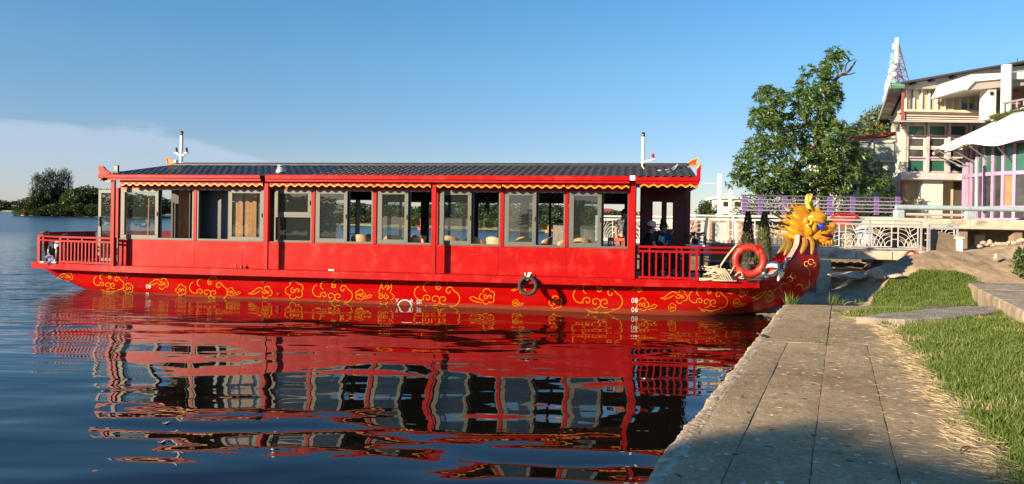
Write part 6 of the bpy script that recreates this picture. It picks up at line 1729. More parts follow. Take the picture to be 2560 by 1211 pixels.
for px in (2408, 2545, 2700):
    x = at(px, 600, 24.7).x; rel(MB().box(x - 0.12, x + 0.14, 24.7, 25.0, -0.2, zt0)).build('pier', mat('brown_pier', (0.25, 0.18, 0.12), 0.8, var=0.2), terr)
x = at(2440, 600, 26).x; rel(MB().box(x, x + 0.35, 26.05, 26.15, 1.55, 1.9)).build('hatch', mcream, terr)
# pale blue pipe rail
mpb = mat('pale_blue_pipe', (0.34, 0.43, 0.45), 0.5, var=0.15, vscale=4, bump=0.1)
pr = thing('pipe_rail', 'thick pale blue pipe rail along the terrace edge', 'railing', (at(2245, 521, 24.4).x, 24.4, zt1), 0)
ox, oy, oz = pr.location
zp = at(2400, 521, 24.4).z
for a, b_ in ((2245, 2431), (2432, 2700)): rel(MB().tube([(at(a, 521, 24.4).x + 0.01, 24.55, zp), (at(b_, 521, 24.4).x - 0.01, 24.55, zp)], 0.085, 14)).build('pipe', mpb, pr, smooth=True)
for px in (2256, 2431, 2620):
    x = at(px, 535, 24.4).x; rel(MB().box(x - 0.14, x + 0.14, 24.50, 24.75, zt1, zp - 0.09)).build('bracket', mpb, pr, bevel=0.02)
rel(MB().tube([(at(2272, 540, 24.4).x, 24.6, zt1 + 0.12), (at(2420, 540, 24.4).x, 24.6, zt1 + 0.12)], 0.05, 10)).build('lower_pipe', mat('rusty_white_pipe', (0.50, 0.42, 0.38), 0.6, var=0.2), pr, smooth=True)
# purple balustrade
YPF = 26.6
mpur = mat('purple_paint', (0.14, 0.085, 0.25), 0.5, var=0.1); mlil = mat('lilac_rail', (0.30, 0.25, 0.36), 0.55, var=0.15)
pf = thing('purple_balustrade', 'purple post balustrade with thin lilac rails under the big tree', 'railing', (at(1855, 540, YPF).x, YPF, at(2050, 537, YPF).z), 0)
ox, oy, oz = pf.location
for px in (1861, 1901, 1961, 2018, 2074, 2131, 2191, 2244):
    xa = at(px, 515, YPF).x; z1_, z0_ = at(px, 492, YPF).z, at(px, 538, YPF).z
    rel(MB().box(xa - 0.085, xa + 0.085, YPF - 0.05, YPF + 0.05, z0_, z1_)).build('post', mpur, pf, bevel=0.006)
for dy, w, m_ in ((0, 0.05, mat('dark_cap_rail', (0.09, 0.075, 0.09), 0.6)), (10, 0.028, mlil), (19, 0.035, mlil), (28, 0.028, mlil), (37, 0.035, mlil)):
    a, b_ = at(1853, 488.5 + dy, YPF), at(2252, 496 + dy * 0.95, YPF)
    rel(MB().bar(a + Vector((0, -0.06 if dy else 0, 0)), b_ + Vector((0, -0.06 if dy else 0, 0)), 0.05, w)).build('rail', m_, pf)
rel(MB().bar(at(1850, 541, YPF), at(2250, 546, YPF), 0.35, 0.09)).build('kerb', mat('grey_kerb', (0.36, 0.35, 0.33), 0.8, var=0.2), pf)
for a, b_ in ((1866, 1868), (1908, 1911)): pass
# stuff behind the left railing: orange brown posts and pale wall
for px, lb_ in ((1735, 'first'), (1745, 'x')): pass
wl_ = thing('low_wall', 'pale low wall with orange brown piers behind the white railing', 'wall', (at(1700, 600, 27).x, 27.0, 1.2), 0)
ox, oy, oz = wl_.location
rel(MB().box(at(1600, 560, 27).x, at(1862, 560, 27).x, 27.0, 27.2, 1.2, at(1780, 556, 27).z)).build('panel', mat('white_grey_wall', (0.52, 0.50, 0.46), 0.85, var=0.25, vscale=2), wl_)
for px in (1722, 1738, 1775, 1822, 1850): rel(MB().box(at(px - 4, 560, 27).x, at(px + 4, 560, 27).x, 26.9, 27.0, 1.2, at(px, 553, 27).z)).build('pier', mat('orange_brown_pier', (0.45, 0.20, 0.09), 0.8, var=0.2), wl_)
# lamp posts
for px, yt, yb, xa, lb_ in ((1797, 435, 548, 1757, 'tall white post with an arm reaching left behind the boat'), (1825, 470, 548, 1806, 'shorter white post with an arm in front of the white block')):
    b0 = at(px, yb, 33); t = thing('white_post', lb_, 'post', (b0.x, 33, b0.z - 0.6), 0); H = at(px, yt, 33).z - b0.z + 0.6
    MB().box(-0.065, 0.065, -0.065, 0.065, 0, H).build('post', mat('lamp_white', (0.66, 0.66, 0.66), 0.5), t)
    za = at(px, yt + 26 if px == 1797 else yt + 18, 33).z - b0.z + 0.6
    MB().tube(catmull([(0, 0, za - 0.12), (-0.06, 0, za), (at(xa, 460, 33).x - b0.x, 0, za + 0.02)], 5), 0.03, 6).build('arm', mat('lamp_white', (0.66, 0.66, 0.66), 0.5), t, smooth=True)
# white block and tree behind
t = house(1829, 492, 95, 2.9, 'white flat roofed block between the boat porch and the purple balustrade', mwh, hip=False, floors=3, name='apartment_block', dz=6)
tree('distant_tree', 'rounded green tree far behind the porch end of the boat', 'tree', ((1765 - U0) / F * 80, 80, 0.8), at(1765, 502, 80).z - 0.8, 1.35, mlB, 77, nb=22, per=420, L=0.28, Wd=0.16, trunk=0.3)

# ---- big broad leaved tree
TY = 29.0
outline = [(1822, 440), (1845, 400), (1868, 372), (1882, 330), (1876, 300), (1897, 268), (1889, 236), (1902, 222), (1932, 220), (1942, 240), (1975, 232), (2000, 222), (2003, 182), (2025, 166), (2050, 164), (2058, 142), (2085, 128), (2108, 138),
           (2106, 165), (2092, 185), (2088, 212), (2105, 240), (2082, 262), (2092, 292), (2122, 325), (2150, 378), (2188, 395), (2214, 448), (2222, 492), (1872, 492), (1838, 466)]
def inpoly(x, y, P):
    c = False; j = len(P) - 1
    for i in range(len(P)):
        if (P[i][1] > y) != (P[j][1] > y) and x < (P[j][0] - P[i][0]) * (y - P[i][1]) / (P[j][1] - P[i][1]) + P[i][0]: c = not c
        j = i
    return c
rn = random.Random(5); rng = np.random.default_rng(5)
tb = at(2062, 520, TY); bt = thing('broad_leaved_tree', 'large tree with rosettes of long leaves above the purple balustrade', 'tree', (tb.x, TY, 1.9), 0)
org = Vector(bt.location)
cl_ = []
holes = [(1985, 300, 9), (1955, 328, 8), (1960, 395, 6), (2022, 425, 9), (1900, 398, 7), (2075, 345, 8), (2092, 300, 7), (1930, 425, 6)]
tries = 0
while len(cl_) < 300 and tries < 20000:
    tries += 1
    x, y = rn.uniform(1820, 2225), rn.uniform(126, 492)
    if not inpoly(x, y, outline): continue
    if any((x - hx) ** 2 + (y - hy) ** 2 < hr * hr * 1.6 for hx, hy, hr in holes): continue
    dmin = min([abs(x - c[0]) + abs(y - c[1]) for c in cl_] or [99])
    if dmin < 11: continue
    half = 2.0 * math.sin(PI * min(1, max(0.12, (y - 120) / 420)))
    cl_.append((x, y, TY + rn.uniform(-half, half)))
VV, FF, o = [], [], 0
for x, y, Y in cl_:
    c = at(x, y, Y) - org; r_ = rn.uniform(0.20, 0.30)
    for k in range(9):
        q = Vector((rn.gauss(0, 1), rn.gauss(0, 1) - 0.5, rn.gauss(0, 1) + 0.3)).normalized(); e = c + q * r_ * rn.uniform(0.5, 1.1)
        nl = 11; ax = (q + Vector((0, 0, 0.6))).normalized(); s1 = ax.orthogonal().normalized(); s2 = ax.cross(s1)
        P = np.tile(np.array(e), (nl, 1)); a = np.arange(nl) * 2 * PI / nl + rn.random()
        N_ = np.cos(a)[:, None] * np.array(s1) + np.sin(a)[:, None] * np.array(s2) + np.array(ax) * 0.35
        V, f = leaf_cloud(P, N_, 0.20, 0.055, rng, 0.22, 0.18); VV.append(V); FF.append(f + o); o += len(V)
raw('crown', np.concatenate(VV), np.concatenate(FF), leaf_mat('long_leaf_foliage', [(0.022, 0.060, 0.013), (0.048, 0.105, 0.020), (0.090, 0.165, 0.030), (0.17, 0.23, 0.050)], 0.34, 0.4), bt)
m = MB()
def limb(pts, r0, r1):
    P = catmull([at(*p, TY + (p2 if (p2 := 0) else 0)) - org for p in pts], 4); n_ = len(P); m.tube(P, [r0 + (r1 - r0) * i / (n_ - 1) for i in range(n_)], 7)
limb([(2062, 530), (2060, 440), (2045, 350), (2062, 270), (2078, 225), (2092, 195)], 0.20, 0.06)
limb([(2085, 205), (2100, 190), (2120, 180), (2132, 165), (2141, 150)], 0.07, 0.025); limb([(2108, 188), (2125, 186), (2138, 182)], 0.04, 0.015); limb([(2112, 180), (2118, 158), (2138, 148)], 0.03, 0.01)
limb([(2072, 230), (2068, 200), (2052, 178), (2045, 160)], 0.05, 0.02); limb([(2092, 195), (2100, 165), (2112, 130)], 0.035, 0.012); limb([(2096, 178), (2100, 150)], 0.02, 0.008)
limb([(2055, 420), (2000, 370), (1950, 310), (1910, 240)], 0.10, 0.02); limb([(2055, 440), (1980, 430), (1900, 430), (1850, 440)], 0.09, 0.02); limb([(2062, 420), (2110, 400), (2170, 430)], 0.09, 0.02)
limb([(2050, 350), (2010, 300), (1990, 250)], 0.07, 0.02); limb([(2055, 350), (2080, 310), (2085, 270)], 0.06, 0.02); limb([(1950, 310), (1935, 270), (1950, 230)], 0.04, 0.015)
m.build('trunk', mbark, bt, smooth=True)
# finer shrubs below it
for px, Y, H, Wr, lb_ in ((1905, 29.0, 1.7, 1.0, 'fine leaved shrub at the left foot of the big tree'), (1965, 29.5, 1.9, 1.1, 'dark fine leaved shrub under the middle of the big tree'), (2030, 29.2, 1.3, 0.9, 'low shrub in front of the big trunk'),
                       (2110, 29.0, 1.2, 0.9, 'low shrub right of the big trunk'), (2175, 28.6, 1.1, 0.8, 'low shrub by the white side wall')):
    tree('shrub', lb_, 'shrub', ((px - U0) / F * Y, Y, 2.3), H, Wr, mlB, 100 + px, nb=16, per=520, L=0.11, Wd=0.045, trunk=0.02, shape='bush', trunk_r=0.03)
for i, (px, wh) in enumerate(((1868, 'behind the first gap'), (1900, 'behind the second post'), (1940, 'left of the third post'), (1975, 'above the dragon mane'), (2010, 'left of the horns'), (2050, 'right of the horns'), (2085, 'right of the fifth post'), (2120, 'left of the sixth post'), (2155, 'under the side wing'), (2190, 'by the seventh post'), (2225, 'by the last post'))):
    tree('hedge_bush', 'leafy bush between the rails of the purple balustrade ' + wh, 'shrub', ((px - U0) / F * 27.8, 27.8, 2.2), 1.0, 0.62, mlB, 140 + i, nb=10, per=900, L=0.12, Wd=0.05, trunk=0.02, shape='bush', trunk_r=0.02, group='bushes behind the balustrade')
tree('leafy_tree', 'olive green tree behind the left eaves of the building', 'tree', ((2185 - U0) / F * 40, 40, 2.2), at(2185, 252, 40).z - 2.2, 1.55, mlC, 61, nb=34, per=700, L=0.24, Wd=0.11, trunk=0.2)
# palm
pc = at(2118, 345, 34); t = thing('palm_tree', 'palm fronds rising behind the big tree beside the side wall', 'palm', (pc.x, 34, 2.2), 0)
Hh = pc.z - 2.2; MB().tube([(0, 0, 0), (0, 0, Hh)], [0.14, 0.10], 8).build('trunk', mbark, t)
for i in range(11):
    a = i * 2.4; up_ = 1.3 if i < 6 else 0.6; VV = []; Fq = []
    pts = [Vector((math.cos(a) * 0.9 * s_ * (1 if i >= 6 else 0.45), math.sin(a) * 0.9 * s_, Hh + up_ * 1.1 * s_ - 0.9 * s_ * s_)) for s_ in [k / 8 for k in range(9)]]
    for k in range(1, 9):
        d_ = (pts[k] - pts[k - 1]).normalized()
        for h_ in (0, 0.5):
            b0 = pts[k - 1].lerp(pts[k], h_)
            for sd in (-1, 1):
                s_ = d_.cross(Vector((0, 0, 1))).normalized() * sd; leafquad(VV, Fq, b0, s_ + d_ * 0.8, Vector((0, 0, 1)), 0.40, 0.035, 0.3)
    fr = raw('frond', [tuple(v) for v in VV], Fq, mlD, t); MB().tube(pts, 0.012, 4).build('rib', mlD, fr)

# ---- main building
BY = 30.0
mfac = mat('weathered_cream_wall', (0.58, 0.54, 0.46), 0.85, var=0.15, vscale=1.2, bump=0.3, col2=(0.38, 0.33, 0.27), c2scale=1.1, c2pos=(0.52, 0.68), stretch=(1, 1, 0.4))
mpinkf = mat('faded_lilac_frame', (0.50, 0.40, 0.42), 0.7, var=0.2, vscale=4, col2=(0.42, 0.26, 0.20), c2scale=3, c2pos=(0.56, 0.66))
mgg = mat('green_glass', (0.028, 0.115, 0.082), 0.12, var=0.2, vscale=1.5, spec=0.8)
mdgl = mat('smoky_glass', (0.05, 0.05, 0.05), 0.12, var=0.4, vscale=2, spec=0.8)
bd = thing('restaurant_building', 'weathered cream building with green glass windows and a tilted roof behind the terrace', 'building', (at(2262, 515, BY).x, BY, zt1), 0)
ox, oy, oz = bd.location
def B_(name, x0, y0, x1, y1, Y, d, m_, parent=None, **k): return rel(fb(MB(), x0, y0, x1, y1, Y, d)).build(name, m_, parent or bd, **k)
DV = Vector((0.4438, 1.0, 0))                   # the way the side walls run
def poly(name, pts, Y, d, m_, parent=None, along=False):
    P = [at(x, y, Y) for x, y in pts]; m = MB(); m.prism(P, DV * d if along else (0, d, 0)); return rel(m).build(name, m_, parent or bd)
# core with side wall running back
poly('wall', [(2262, 305), (2262, 225), (2700, 180), (2700, 560), (2262, 560)], BY + 0.62, 9, mfac, along=True)
# upper storey: panel, glazing
poly('gable_panel', [(2262, 211), (2440, 178), (2600, 160), (2600, 222), (2262, 222)], BY + 0.02, 0.3, mat('grey_board', (0.30, 0.30, 0.28), 0.8, var=0.15, vscale=1.5, stretch=(1, 1, 0.3)))
poly('roof_edge', [(2252, 205), (2440, 172), (2560, 152), (2700, 128), (2700, 132), (2560, 156), (2440, 176), (2252, 210)], BY - 0.35, 9, mat('dark_roof_sheet', (0.05, 0.05, 0.055), 0.6), along=True)
for px in (2287, 2334, 2387): B_('roof_bracket', px - 5, 207 - (px - 2287) * 0.17, px + 5, 211 - (px - 2287) * 0.17, BY - 0.25, 0.3, mblk)
ug = B_('upper_glazing', 2264, 222, 2472, 275, BY + 0.40, 0.05, mat('curtained_glass', (0.46, 0.42, 0.30), 0.3, var=0.16, vscale=1.4, spec=0.7, stretch=(1, 1, 0.2)))
for i in range(11): px = 2264 + i * 19.6; B_('mullion', px, 221, px + 3.2, 276, BY + 0.30, 0.09, mwh)
B_('glazing_rail', 2264, 219, 2472, 223, BY + 0.22, 0.15, mwh)
B_('blue_tank', 2400, 258, 2432, 272, BY + 0.36, 0.03, mat('blue_sheet', (0.07, 0.20, 0.27), 0.4))
B_('corner_post', 2255, 222, 2261, 305, BY - 0.05, 0.06, mat('rust_red_paint', (0.26, 0.08, 0.05), 0.7, var=0.2))
B_('sill', 2262, 275, 2475, 281, BY - 0.1, 0.6, mprom)
B_('parapet', 2262, 281, 2466, 304, BY + 0.15, 0.4, mat('rusty_parapet', (0.42, 0.30, 0.23), 0.85, var=0.25, vscale=3))
for y in (283, 289, 295, 300): B_('parapet_slat', 2268, y, 2462, y + 2.5, BY + 0.02, 0.08, mat('pale_slat', (0.60, 0.54, 0.47), 0.8, var=0.1))
cn = rel(MB().add([at(2234, 303, BY - 0.9), at(2462, 306, BY - 0.9), at(2462, 306, BY + 0.5), at(2250, 304, BY + 0.5)], [(0, 1, 2, 3)])).build('flat_canopy', mat('grey_sheet', (0.38, 0.37, 0.36), 0.6), bd, solid=0.05)
# side bracket lattice under the canopy
m = MB()
for i in range(6):
    a = at(2232 + i * 6, 306, BY - 0.7 + i * 0.2); m.bar(a, a + Vector((0.42, 0.5, -0.02)), 0.025); m.bar(at(2228 + i * 2, 306 + i * 3, BY - 0.6), at(2264 + i, 304 + i * 3.4, BY - 0.1), 0.025)
rel(m).build('wire_bracket', mat('dark_wire', (0.10, 0.09, 0.08), 0.7), bd)
# window grid
B_('bay_wall', 2264, 306, 2445, 452, BY + 0.26, 0.35, mpinkf)
cols = [(2273, 2317), (2326, 2370), (2379, 2423), (2433, 2447)]
for (y0, y1, m_, white) in ((313, 337, mgg, 0), (345, 365, mdgl, 1), (372, 392, mdgl, 1), (400, 428, mgg, 0)):
    for i, (xa, xb) in enumerate(cols):
        if i == 3 and white: continue
        w_ = frame_rect(MB(), at(xa - 3, y0, BY).x, at(xb + 3, y0, BY).x, at(xa, y1 + 3, BY).z, at(xa, y0 - 3, BY).z, BY + 0.17, BY + 0.27, 0.06)
        f_ = rel(w_).build('window', mwh if white else mpinkf, bd)
        mm = m_ if not (i == 2 and not white) else mat('dark_green_glass', (0.03, 0.07, 0.06), 0.12)
        rel(MB().box(at(xa, y0, BY).x, at(xb, y0, BY).x, BY + 0.22, BY + 0.24, at(xa, y1, BY).z, at(xa, y0, BY).z)).build('pane', mm, f_)
for px in (2268, 2321, 2374, 2428): B_('pilaster', px - 3, 308, px + 3, 432, BY + 0.08, 0.18, mpinkf)
for y in (340, 395): B_('band', 2266, y - 1.6, 2444, y + 1.6, BY + 0.12, 0.14, mpinkf)
B_('ledge', 2252, 433, 2446, 450, BY - 0.35, 0.7, mat('pale_grey_ledge', (0.50, 0.49, 0.48), 0.8, var=0.15), bevel=0.02)
B_('side_bay', 2254, 308, 2265, 450, BY + 0.05, 0.5, mfac)
B_('downpipe', 2254, 452, 2259, 515, BY - 0.02, 0.10, mat('rust_red_paint', (0.26, 0.08, 0.05), 0.7))
# recess under the bay
B_('recess_wall', 2262, 450, 2310, 545, BY + 0.5, 0.1, mat('mouldy_wall', (0.40, 0.32, 0.20), 0.9, var=0.3, vscale=2.5, col2=(0.20, 0.16, 0.10), c2scale=2))
B_('white_pier', 2308, 446, 2357, 545, BY + 0.0, 0.6, mwh)
B_('recess_wall', 2357, 450, 2383, 545, BY + 0.4, 0.2, mat('beige_wall', (0.52, 0.43, 0.29), 0.85, var=0.1))
B_('doorway', 2383, 458, 2426, 545, BY + 0.45, 0.1, mat('dark_olive_door', (0.075, 0.062, 0.042), 0.7))
B_('recess_wall', 2426, 450, 2445, 545, BY + 0.2, 0.4, mat('beige_wall', (0.52, 0.43, 0.29), 0.85))
# side eaves: sloping soffit running back, green fascia
m = MB(); a, b_ = at(2262, 212, BY - 0.3), at(2228, 220, BY - 0.3)
m.prism([at(2226, 207, BY - 0.3), at(2262, 209, BY - 0.3), at(2262, 221, BY - 0.3), at(2228, 221, BY - 0.3)], (0, 0.06, 0)); rel(m).build('green_fascia', mat('green_paint', (0.07, 0.20, 0.12), 0.5, var=0.2), bd)
m = MB(); P0 = [at(2226, 212, BY - 0.3), at(2260, 214, BY - 0.3)]; m.add([P0[0], P0[1], P0[1] + DV * 10, P0[0] + DV * 10], [(0, 1, 2, 3)]); rel(m).build('soffit', mat('stained_soffit', (0.50, 0.48, 0.42), 0.8, var=0.35, vscale=1.5, col2=(0.15, 0.14, 0.12), c2scale=1.2), bd, solid=0.04)
m = MB(); P1 = at(2226, 207, BY - 0.3); m.prism([P1, P1 + DV * 10, P1 + DV * 10 + Vector((0, 0, -0.2)), P1 + Vector((0, 0, -0.2))], (0.05, 0, 0)); rel(m).build('side_fascia', mat('grey_fascia', (0.30, 0.33, 0.32), 0.6), bd)
# left wing
wg = thing('side_wing', 'low white wing wall with glazed panels and a red roof edge beside the big tree', 'building', (at(2110, 520, 32.5).x, 32.5, 2.2), 0)
ox, oy, oz = wg.location
rel(fb(MB(), 2112, 345, 2262, 545, 32.5, 4)).build('wall', mat('white_stained_wall', (0.74, 0.72, 0.66), 0.8, var=0.1, vscale=1.0, col2=(0.42, 0.42, 0.38), c2scale=0.9, c2pos=(0.5, 0.66)), wg)
m = MB(); m.prism([at(2104, 346, 32.2), at(2262, 327, 32.2), at(2262, 334, 32.2), at(2104, 353, 32.2)], (0, 4, 0)); rel(m).build('roof', mat('red_roof_edge', (0.30, 0.05, 0.05), 0.7, var=0.2), wg)
rel(fb(MB(), 2104, 348, 2118, 358, 32.0, 0.3)).build('eave_end', mconc, wg)
mgw = mat('pale_green_glass', (0.36, 0.44, 0.42), 0.25, var=0.08)
for (xa, ya, xb, yb) in ((2116, 357, 2176, 398), (2182, 355, 2235, 398), (2116, 406, 2176, 500), (2182, 406, 2246, 500)):
    f_ = rel(fb(MB(), xa, ya, xb, yb, 32.44, 0.06)).build('window', mgw, wg)
for (xa, ya, xb, yb) in ((2176, 352, 2182, 510), (2112, 399, 2250, 405), (2112, 352, 2250, 356)): rel(fb(MB(), xa, ya, xb, yb, 32.36, 0.1)).build('frame_bar', mwh, wg)
ox, oy, oz = bd.location
# white balcony canopy, column and pillar at the top right
mcw = mat('white_cast_concrete', (0.66, 0.64, 0.59), 0.8, var=0.10, vscale=1.2, col2=(0.45, 0.40, 0.33), c2scale=1.3, c2pos=(0.58, 0.72))
poly('balcony_canopy', [(2410, 224), (2430, 186), (2502, 183), (2502, 198), (2438, 204), (2416, 226)], BY - 2.2, 2.2, mcw)
poly('canopy_soffit', [(2416, 225), (2438, 203), (2502, 198), (2700, 196), (2700, 202), (2440, 224)], BY - 2.1, 2.2, mat('grey_soffit', (0.34, 0.32, 0.29), 0.8))
poly('balcony_canopy', [(2524, 182), (2560, 180), (2700, 178), (2700, 197), (2524, 198)], BY - 2.3, 2.4, mcw)
m = MB(); c = at(2514, 320, BY - 2.4); m.lathe([(0.18, 0), (0.18, at(2516, 163, BY - 2.4).z - c.z)], (c.x, c.y, c.z), 20); rel(m).build('round_column', mcw, bd, smooth=True)
B_('pillar', 2469, 222, 2490, 298, BY - 2.0, 0.5, mcw)
B_('wall_lamp', 2477, 229, 2484, 238, BY - 2.05, 0.08, mblk)
B_('door_gap', 2491, 222, 2503, 275, BY - 1.0, 0.2, mdark)
bw = B_('brick_wall', 2524, 226, 2640, 262, BY - 1.2, 0.2, mat('mortar', (0.35, 0.22, 0.16), 0.9))
mbrick = mat('red_brick', (0.36, 0.13, 0.07), 0.85, var=0.3, vscale=10); bb = None
for r_ in range(7):
    for c_ in range(8):
        x = at(2526, 230, BY - 1.2).x + c_ * 0.235 + (0.12 if r_ % 2 else 0); z = at(2526, 260, BY - 1.2).z + r_ * 0.08
        if bb is None: bb = rel(MB().box(0 + ox, 0.22 + ox, -0.015 + oy, 0.0 + oy, 0 + oz, 0.065 + oz)).build('brick', mbrick, bw, loc=(x - ox, BY - 1.2 - oy, z - oz))
        else: share(bb, 'brick', (x - ox, BY - 1.2 - oy, z - oz), bw)
poly('stair_parapet', [(2490, 300), (2490, 288), (2560, 268), (2700, 236), (2700, 300)], BY - 2.5, 0.3, mcw)
m = MB(); m.bar(at(2505, 258, BY - 2.6), at(2700, 224, BY - 2.6), 0.06)
for px in (2510, 2526, 2542, 2560, 2580): m.bar(at(px, 257 - (px - 2505) * 0.17, BY - 2.6), at(px, 284 - (px - 2490) * 0.28, BY - 2.6), 0.045)
rel(m).build('stair_rail', mgrail, bd)
# rooftop sign, seen nearly edge on, with its braced frame
sg = thing('roof_sign', 'white and pale blue rooftop letter sign seen edge on with a rust red braced frame', 'sign', (at(2243, 205, BY + 0.2).x, BY + 0.2, at(2243, 205, BY + 0.2).z), 0)
ox, oy, oz = sg.location
mlet = mat('white_letter_box', (0.46, 0.49, 0.50), 0.5, var=0.1); mbl = mat('pale_blue_edge', (0.24, 0.36, 0.43), 0.4); mrus = mat('rust_frame', (0.20, 0.07, 0.06), 0.8)
s0 = Vector(sg.location); Ht = at(2243, 94, BY + 0.2).z - s0.z
rs2 = random.Random(4)
rel(MB().box(s0.x - 0.06, s0.x + 0.02, s0.y - 0.02, s0.y + 0.16, s0.z + Ht * 0.42, s0.z + Ht)).build('letter_box', mlet, sg)
for i in range(12):
    d_ = 0.3 + i * 0.62; zz = 0.0
    Pb = s0 + DV * d_ * 0.94 + Vector((-0.05, 0, 0)); hh = Ht * (0.93 - 0.045 * i)
    k = 0
    while zz < hh - 0.25:
        h1 = rs2.uniform(0.12, 0.30); lb_ = MB().box(Pb.x - 0.06, Pb.x + 0.01, Pb.y - 0.05, Pb.y + 0.22, Pb.z + zz, Pb.z + zz + h1)
        l_ = rel(lb_).build('letter_box', mlet if k % 3 else mbl, sg); zz += h1 + rs2.uniform(0.10, 0.26); k += 1
m = MB()
top_, bot = s0 + Vector((0.03, 0, Ht * 0.86)), s0 + Vector((0.60, 0.2, 0.0))
for off in (0, 1.6, 3.2):
    dv = DV * off
    m.bar(top_ + dv, bot + dv, 0.03); m.bar(s0 + Vector((0.03, 0, 0)) + dv, top_ + dv, 0.03)
    for k in range(6):
        t0, t1 = k / 6, (k + 1) / 6
        L_a = (s0 + Vector((0.03, 0, 0))).lerp(top_, t0 if k % 2 else t1); R_a = bot.lerp(top_, t1 if k % 2 else t0)
        m.bar(L_a + dv, R_a + dv, 0.022); m.bar((s0 + Vector((0.03, 0, 0))).lerp(top_, t0) + dv, bot.lerp(top_, t0) + dv, 0.02)
rel(m).build('braced_frame', mrus, sg, kind='stuff')
# roof antennas
c = at(2546, 172, BY + 1); t = thing('roof_tank', 'small cream tank with thin rods on the roof at the right edge', 'tank', (c.x, c.y, c.z - 0.5), 0)
MB().box(-0.12, 0.14, -0.1, 0.2, 0, 0.55).build('body', mcream, t)
m = MB(); m.tube([(-0.05, 0, 0.5), (-0.05, 0, 0.95)], 0.01, 5); m.tube([(0.18, 0, 0.3), (0.18, 0, 0.9)], 0.01, 5); m.build('rod', mblk, t)
# weeds on the roof edge
rng = np.random.default_rng(8); P = []
for i in range(1500):
    px = rng.uniform(2478, 2600); py = 298 - (px - 2490) * 0.2; q = at(px, py, BY - 2.7 + rng.uniform(-0.25, 0.1)); P.append((q.x, q.y, q.z))
V, f = leaf_cloud(np.array(P), np.tile([[0, 0, 1.0]], (len(P), 1)), 0.22, 0.03, rng, 0.0, 0.5); o_ = raw('roof_weeds', V, f, mlC); tag(o_, 'weeds growing along the parapet above the white awning', 'weeds', kind='stuff')

# ---- round pavilion with white awning
PC = Vector((at(2640, 500, 27).x, 27.0, zt1)); pv = thing('round_pavilion', 'round glazed pavilion with purple mullions under a white awning at the right edge', 'building', PC, 0)
mmul = mat('lavender_mullion', (0.36, 0.25, 0.40), 0.55, var=0.15)
PRr = 2.9; EZp = 5.0 - zt1
def cyl(a, r_, z): return (r_ * math.cos(a), r_ * math.sin(a), z)
A0, A1, NP = R(150), R(300), 20
for i in range(NP):
    a0, a1 = A0 + (A1 - A0) * i / NP, A0 + (A1 - A0) * (i + 1) / NP
    MB().bar(cyl(a0, PRr, 0), cyl(a0, PRr, EZp + 0.2), 0.10, 0.08, up=(math.cos(a0), math.sin(a0), 0)).build('mullion', mmul, pv)
    for k, (z0, z1, mm) in enumerate(((0.08, 0.42, mdgl), (0.50, 1.60, mdgl), (1.70, EZp + 0.1, mgg))):
        cm = {0: mm, 1: mm}.get(i % 2, mm)
        if k == 2 and i % 3 == 0: cm = mat('dark_green_glass', (0.03, 0.07, 0.06), 0.12)
        if k == 1 and i % 5 == 2: cm = mat('orange_curtain', (0.42, 0.17, 0.08), 0.5, var=0.2)
        p0, p1 = cyl(a0, PRr - 0.03, 0), cyl(a1, PRr - 0.03, 0)
        MB().add([(p0[0], p0[1], z0), (p1[0], p1[1], z0), (p1[0], p1[1], z1), (p0[0], p0[1], z1)], [(0, 1, 2, 3)]).build('pane', cm, pv, solid=0.015)
for z, h_ in ((0.04, 0.08), (0.46, 0.09), (1.65, 0.13), (EZp + 0.15, 0.1)):
    m = MB()
    for i in range(NP):
        a0, a1 = A0 + (A1 - A0) * i / NP, A0 + (A1 - A0) * (i + 1) / NP
        m.bar((*cyl(a0, PRr, 0)[:2], z), (*cyl(a1, PRr, 0)[:2], z), 0.09, h_)
    m.build('ring_rail', mmul, pv)
MB().lathe([(PRr - 0.3, 0.0), (PRr - 0.3, EZp)], n=24).build('inner_room', mat('dim_room', (0.05, 0.04, 0.035), 0.8), pv)
maw = mat('white_awning', (0.76, 0.74, 0.70), 0.75, var=0.06, bump=0.2, bscale=3)
def awn(u, v):
    a = R(140) + R(190) * u; r_ = 3.95 - 2.35 * v; z = EZp + 0.02 + 1.35 * v ** 0.85 + 0.07 * math.cos(u * 14 * PI) * (1 - v) - 0.10 * math.sin(PI * v)
    return cyl(a, r_ + 0.06 * math.cos(u * 14 * PI) * (1 - v), z)
m = MB(); m.grid(awn, 84, 10); aw = m.build('awning', maw, pv, smooth='full', solid=0.02)
m = MB()
for i in range(14):
    a = R(140) + R(190) * i / 14; m.bar(cyl(a, 3.85, EZp - 0.02), cyl(a, PRr, EZp - 0.55), 0.035); m.bar(cyl(a, 3.9, EZp), cyl(a, PRr - 0.3, EZp + 0.4), 0.04)
m.build('awning_struts', mat('grey_strut', (0.2, 0.19, 0.18), 0.6), pv)
m = MB(); m.tube([at(2441, 400, 26.2) - PC, at(2441, 520, 26.2) - PC], 0.05, 8); m.build('drain_pipe', mwh, pv, smooth=True)

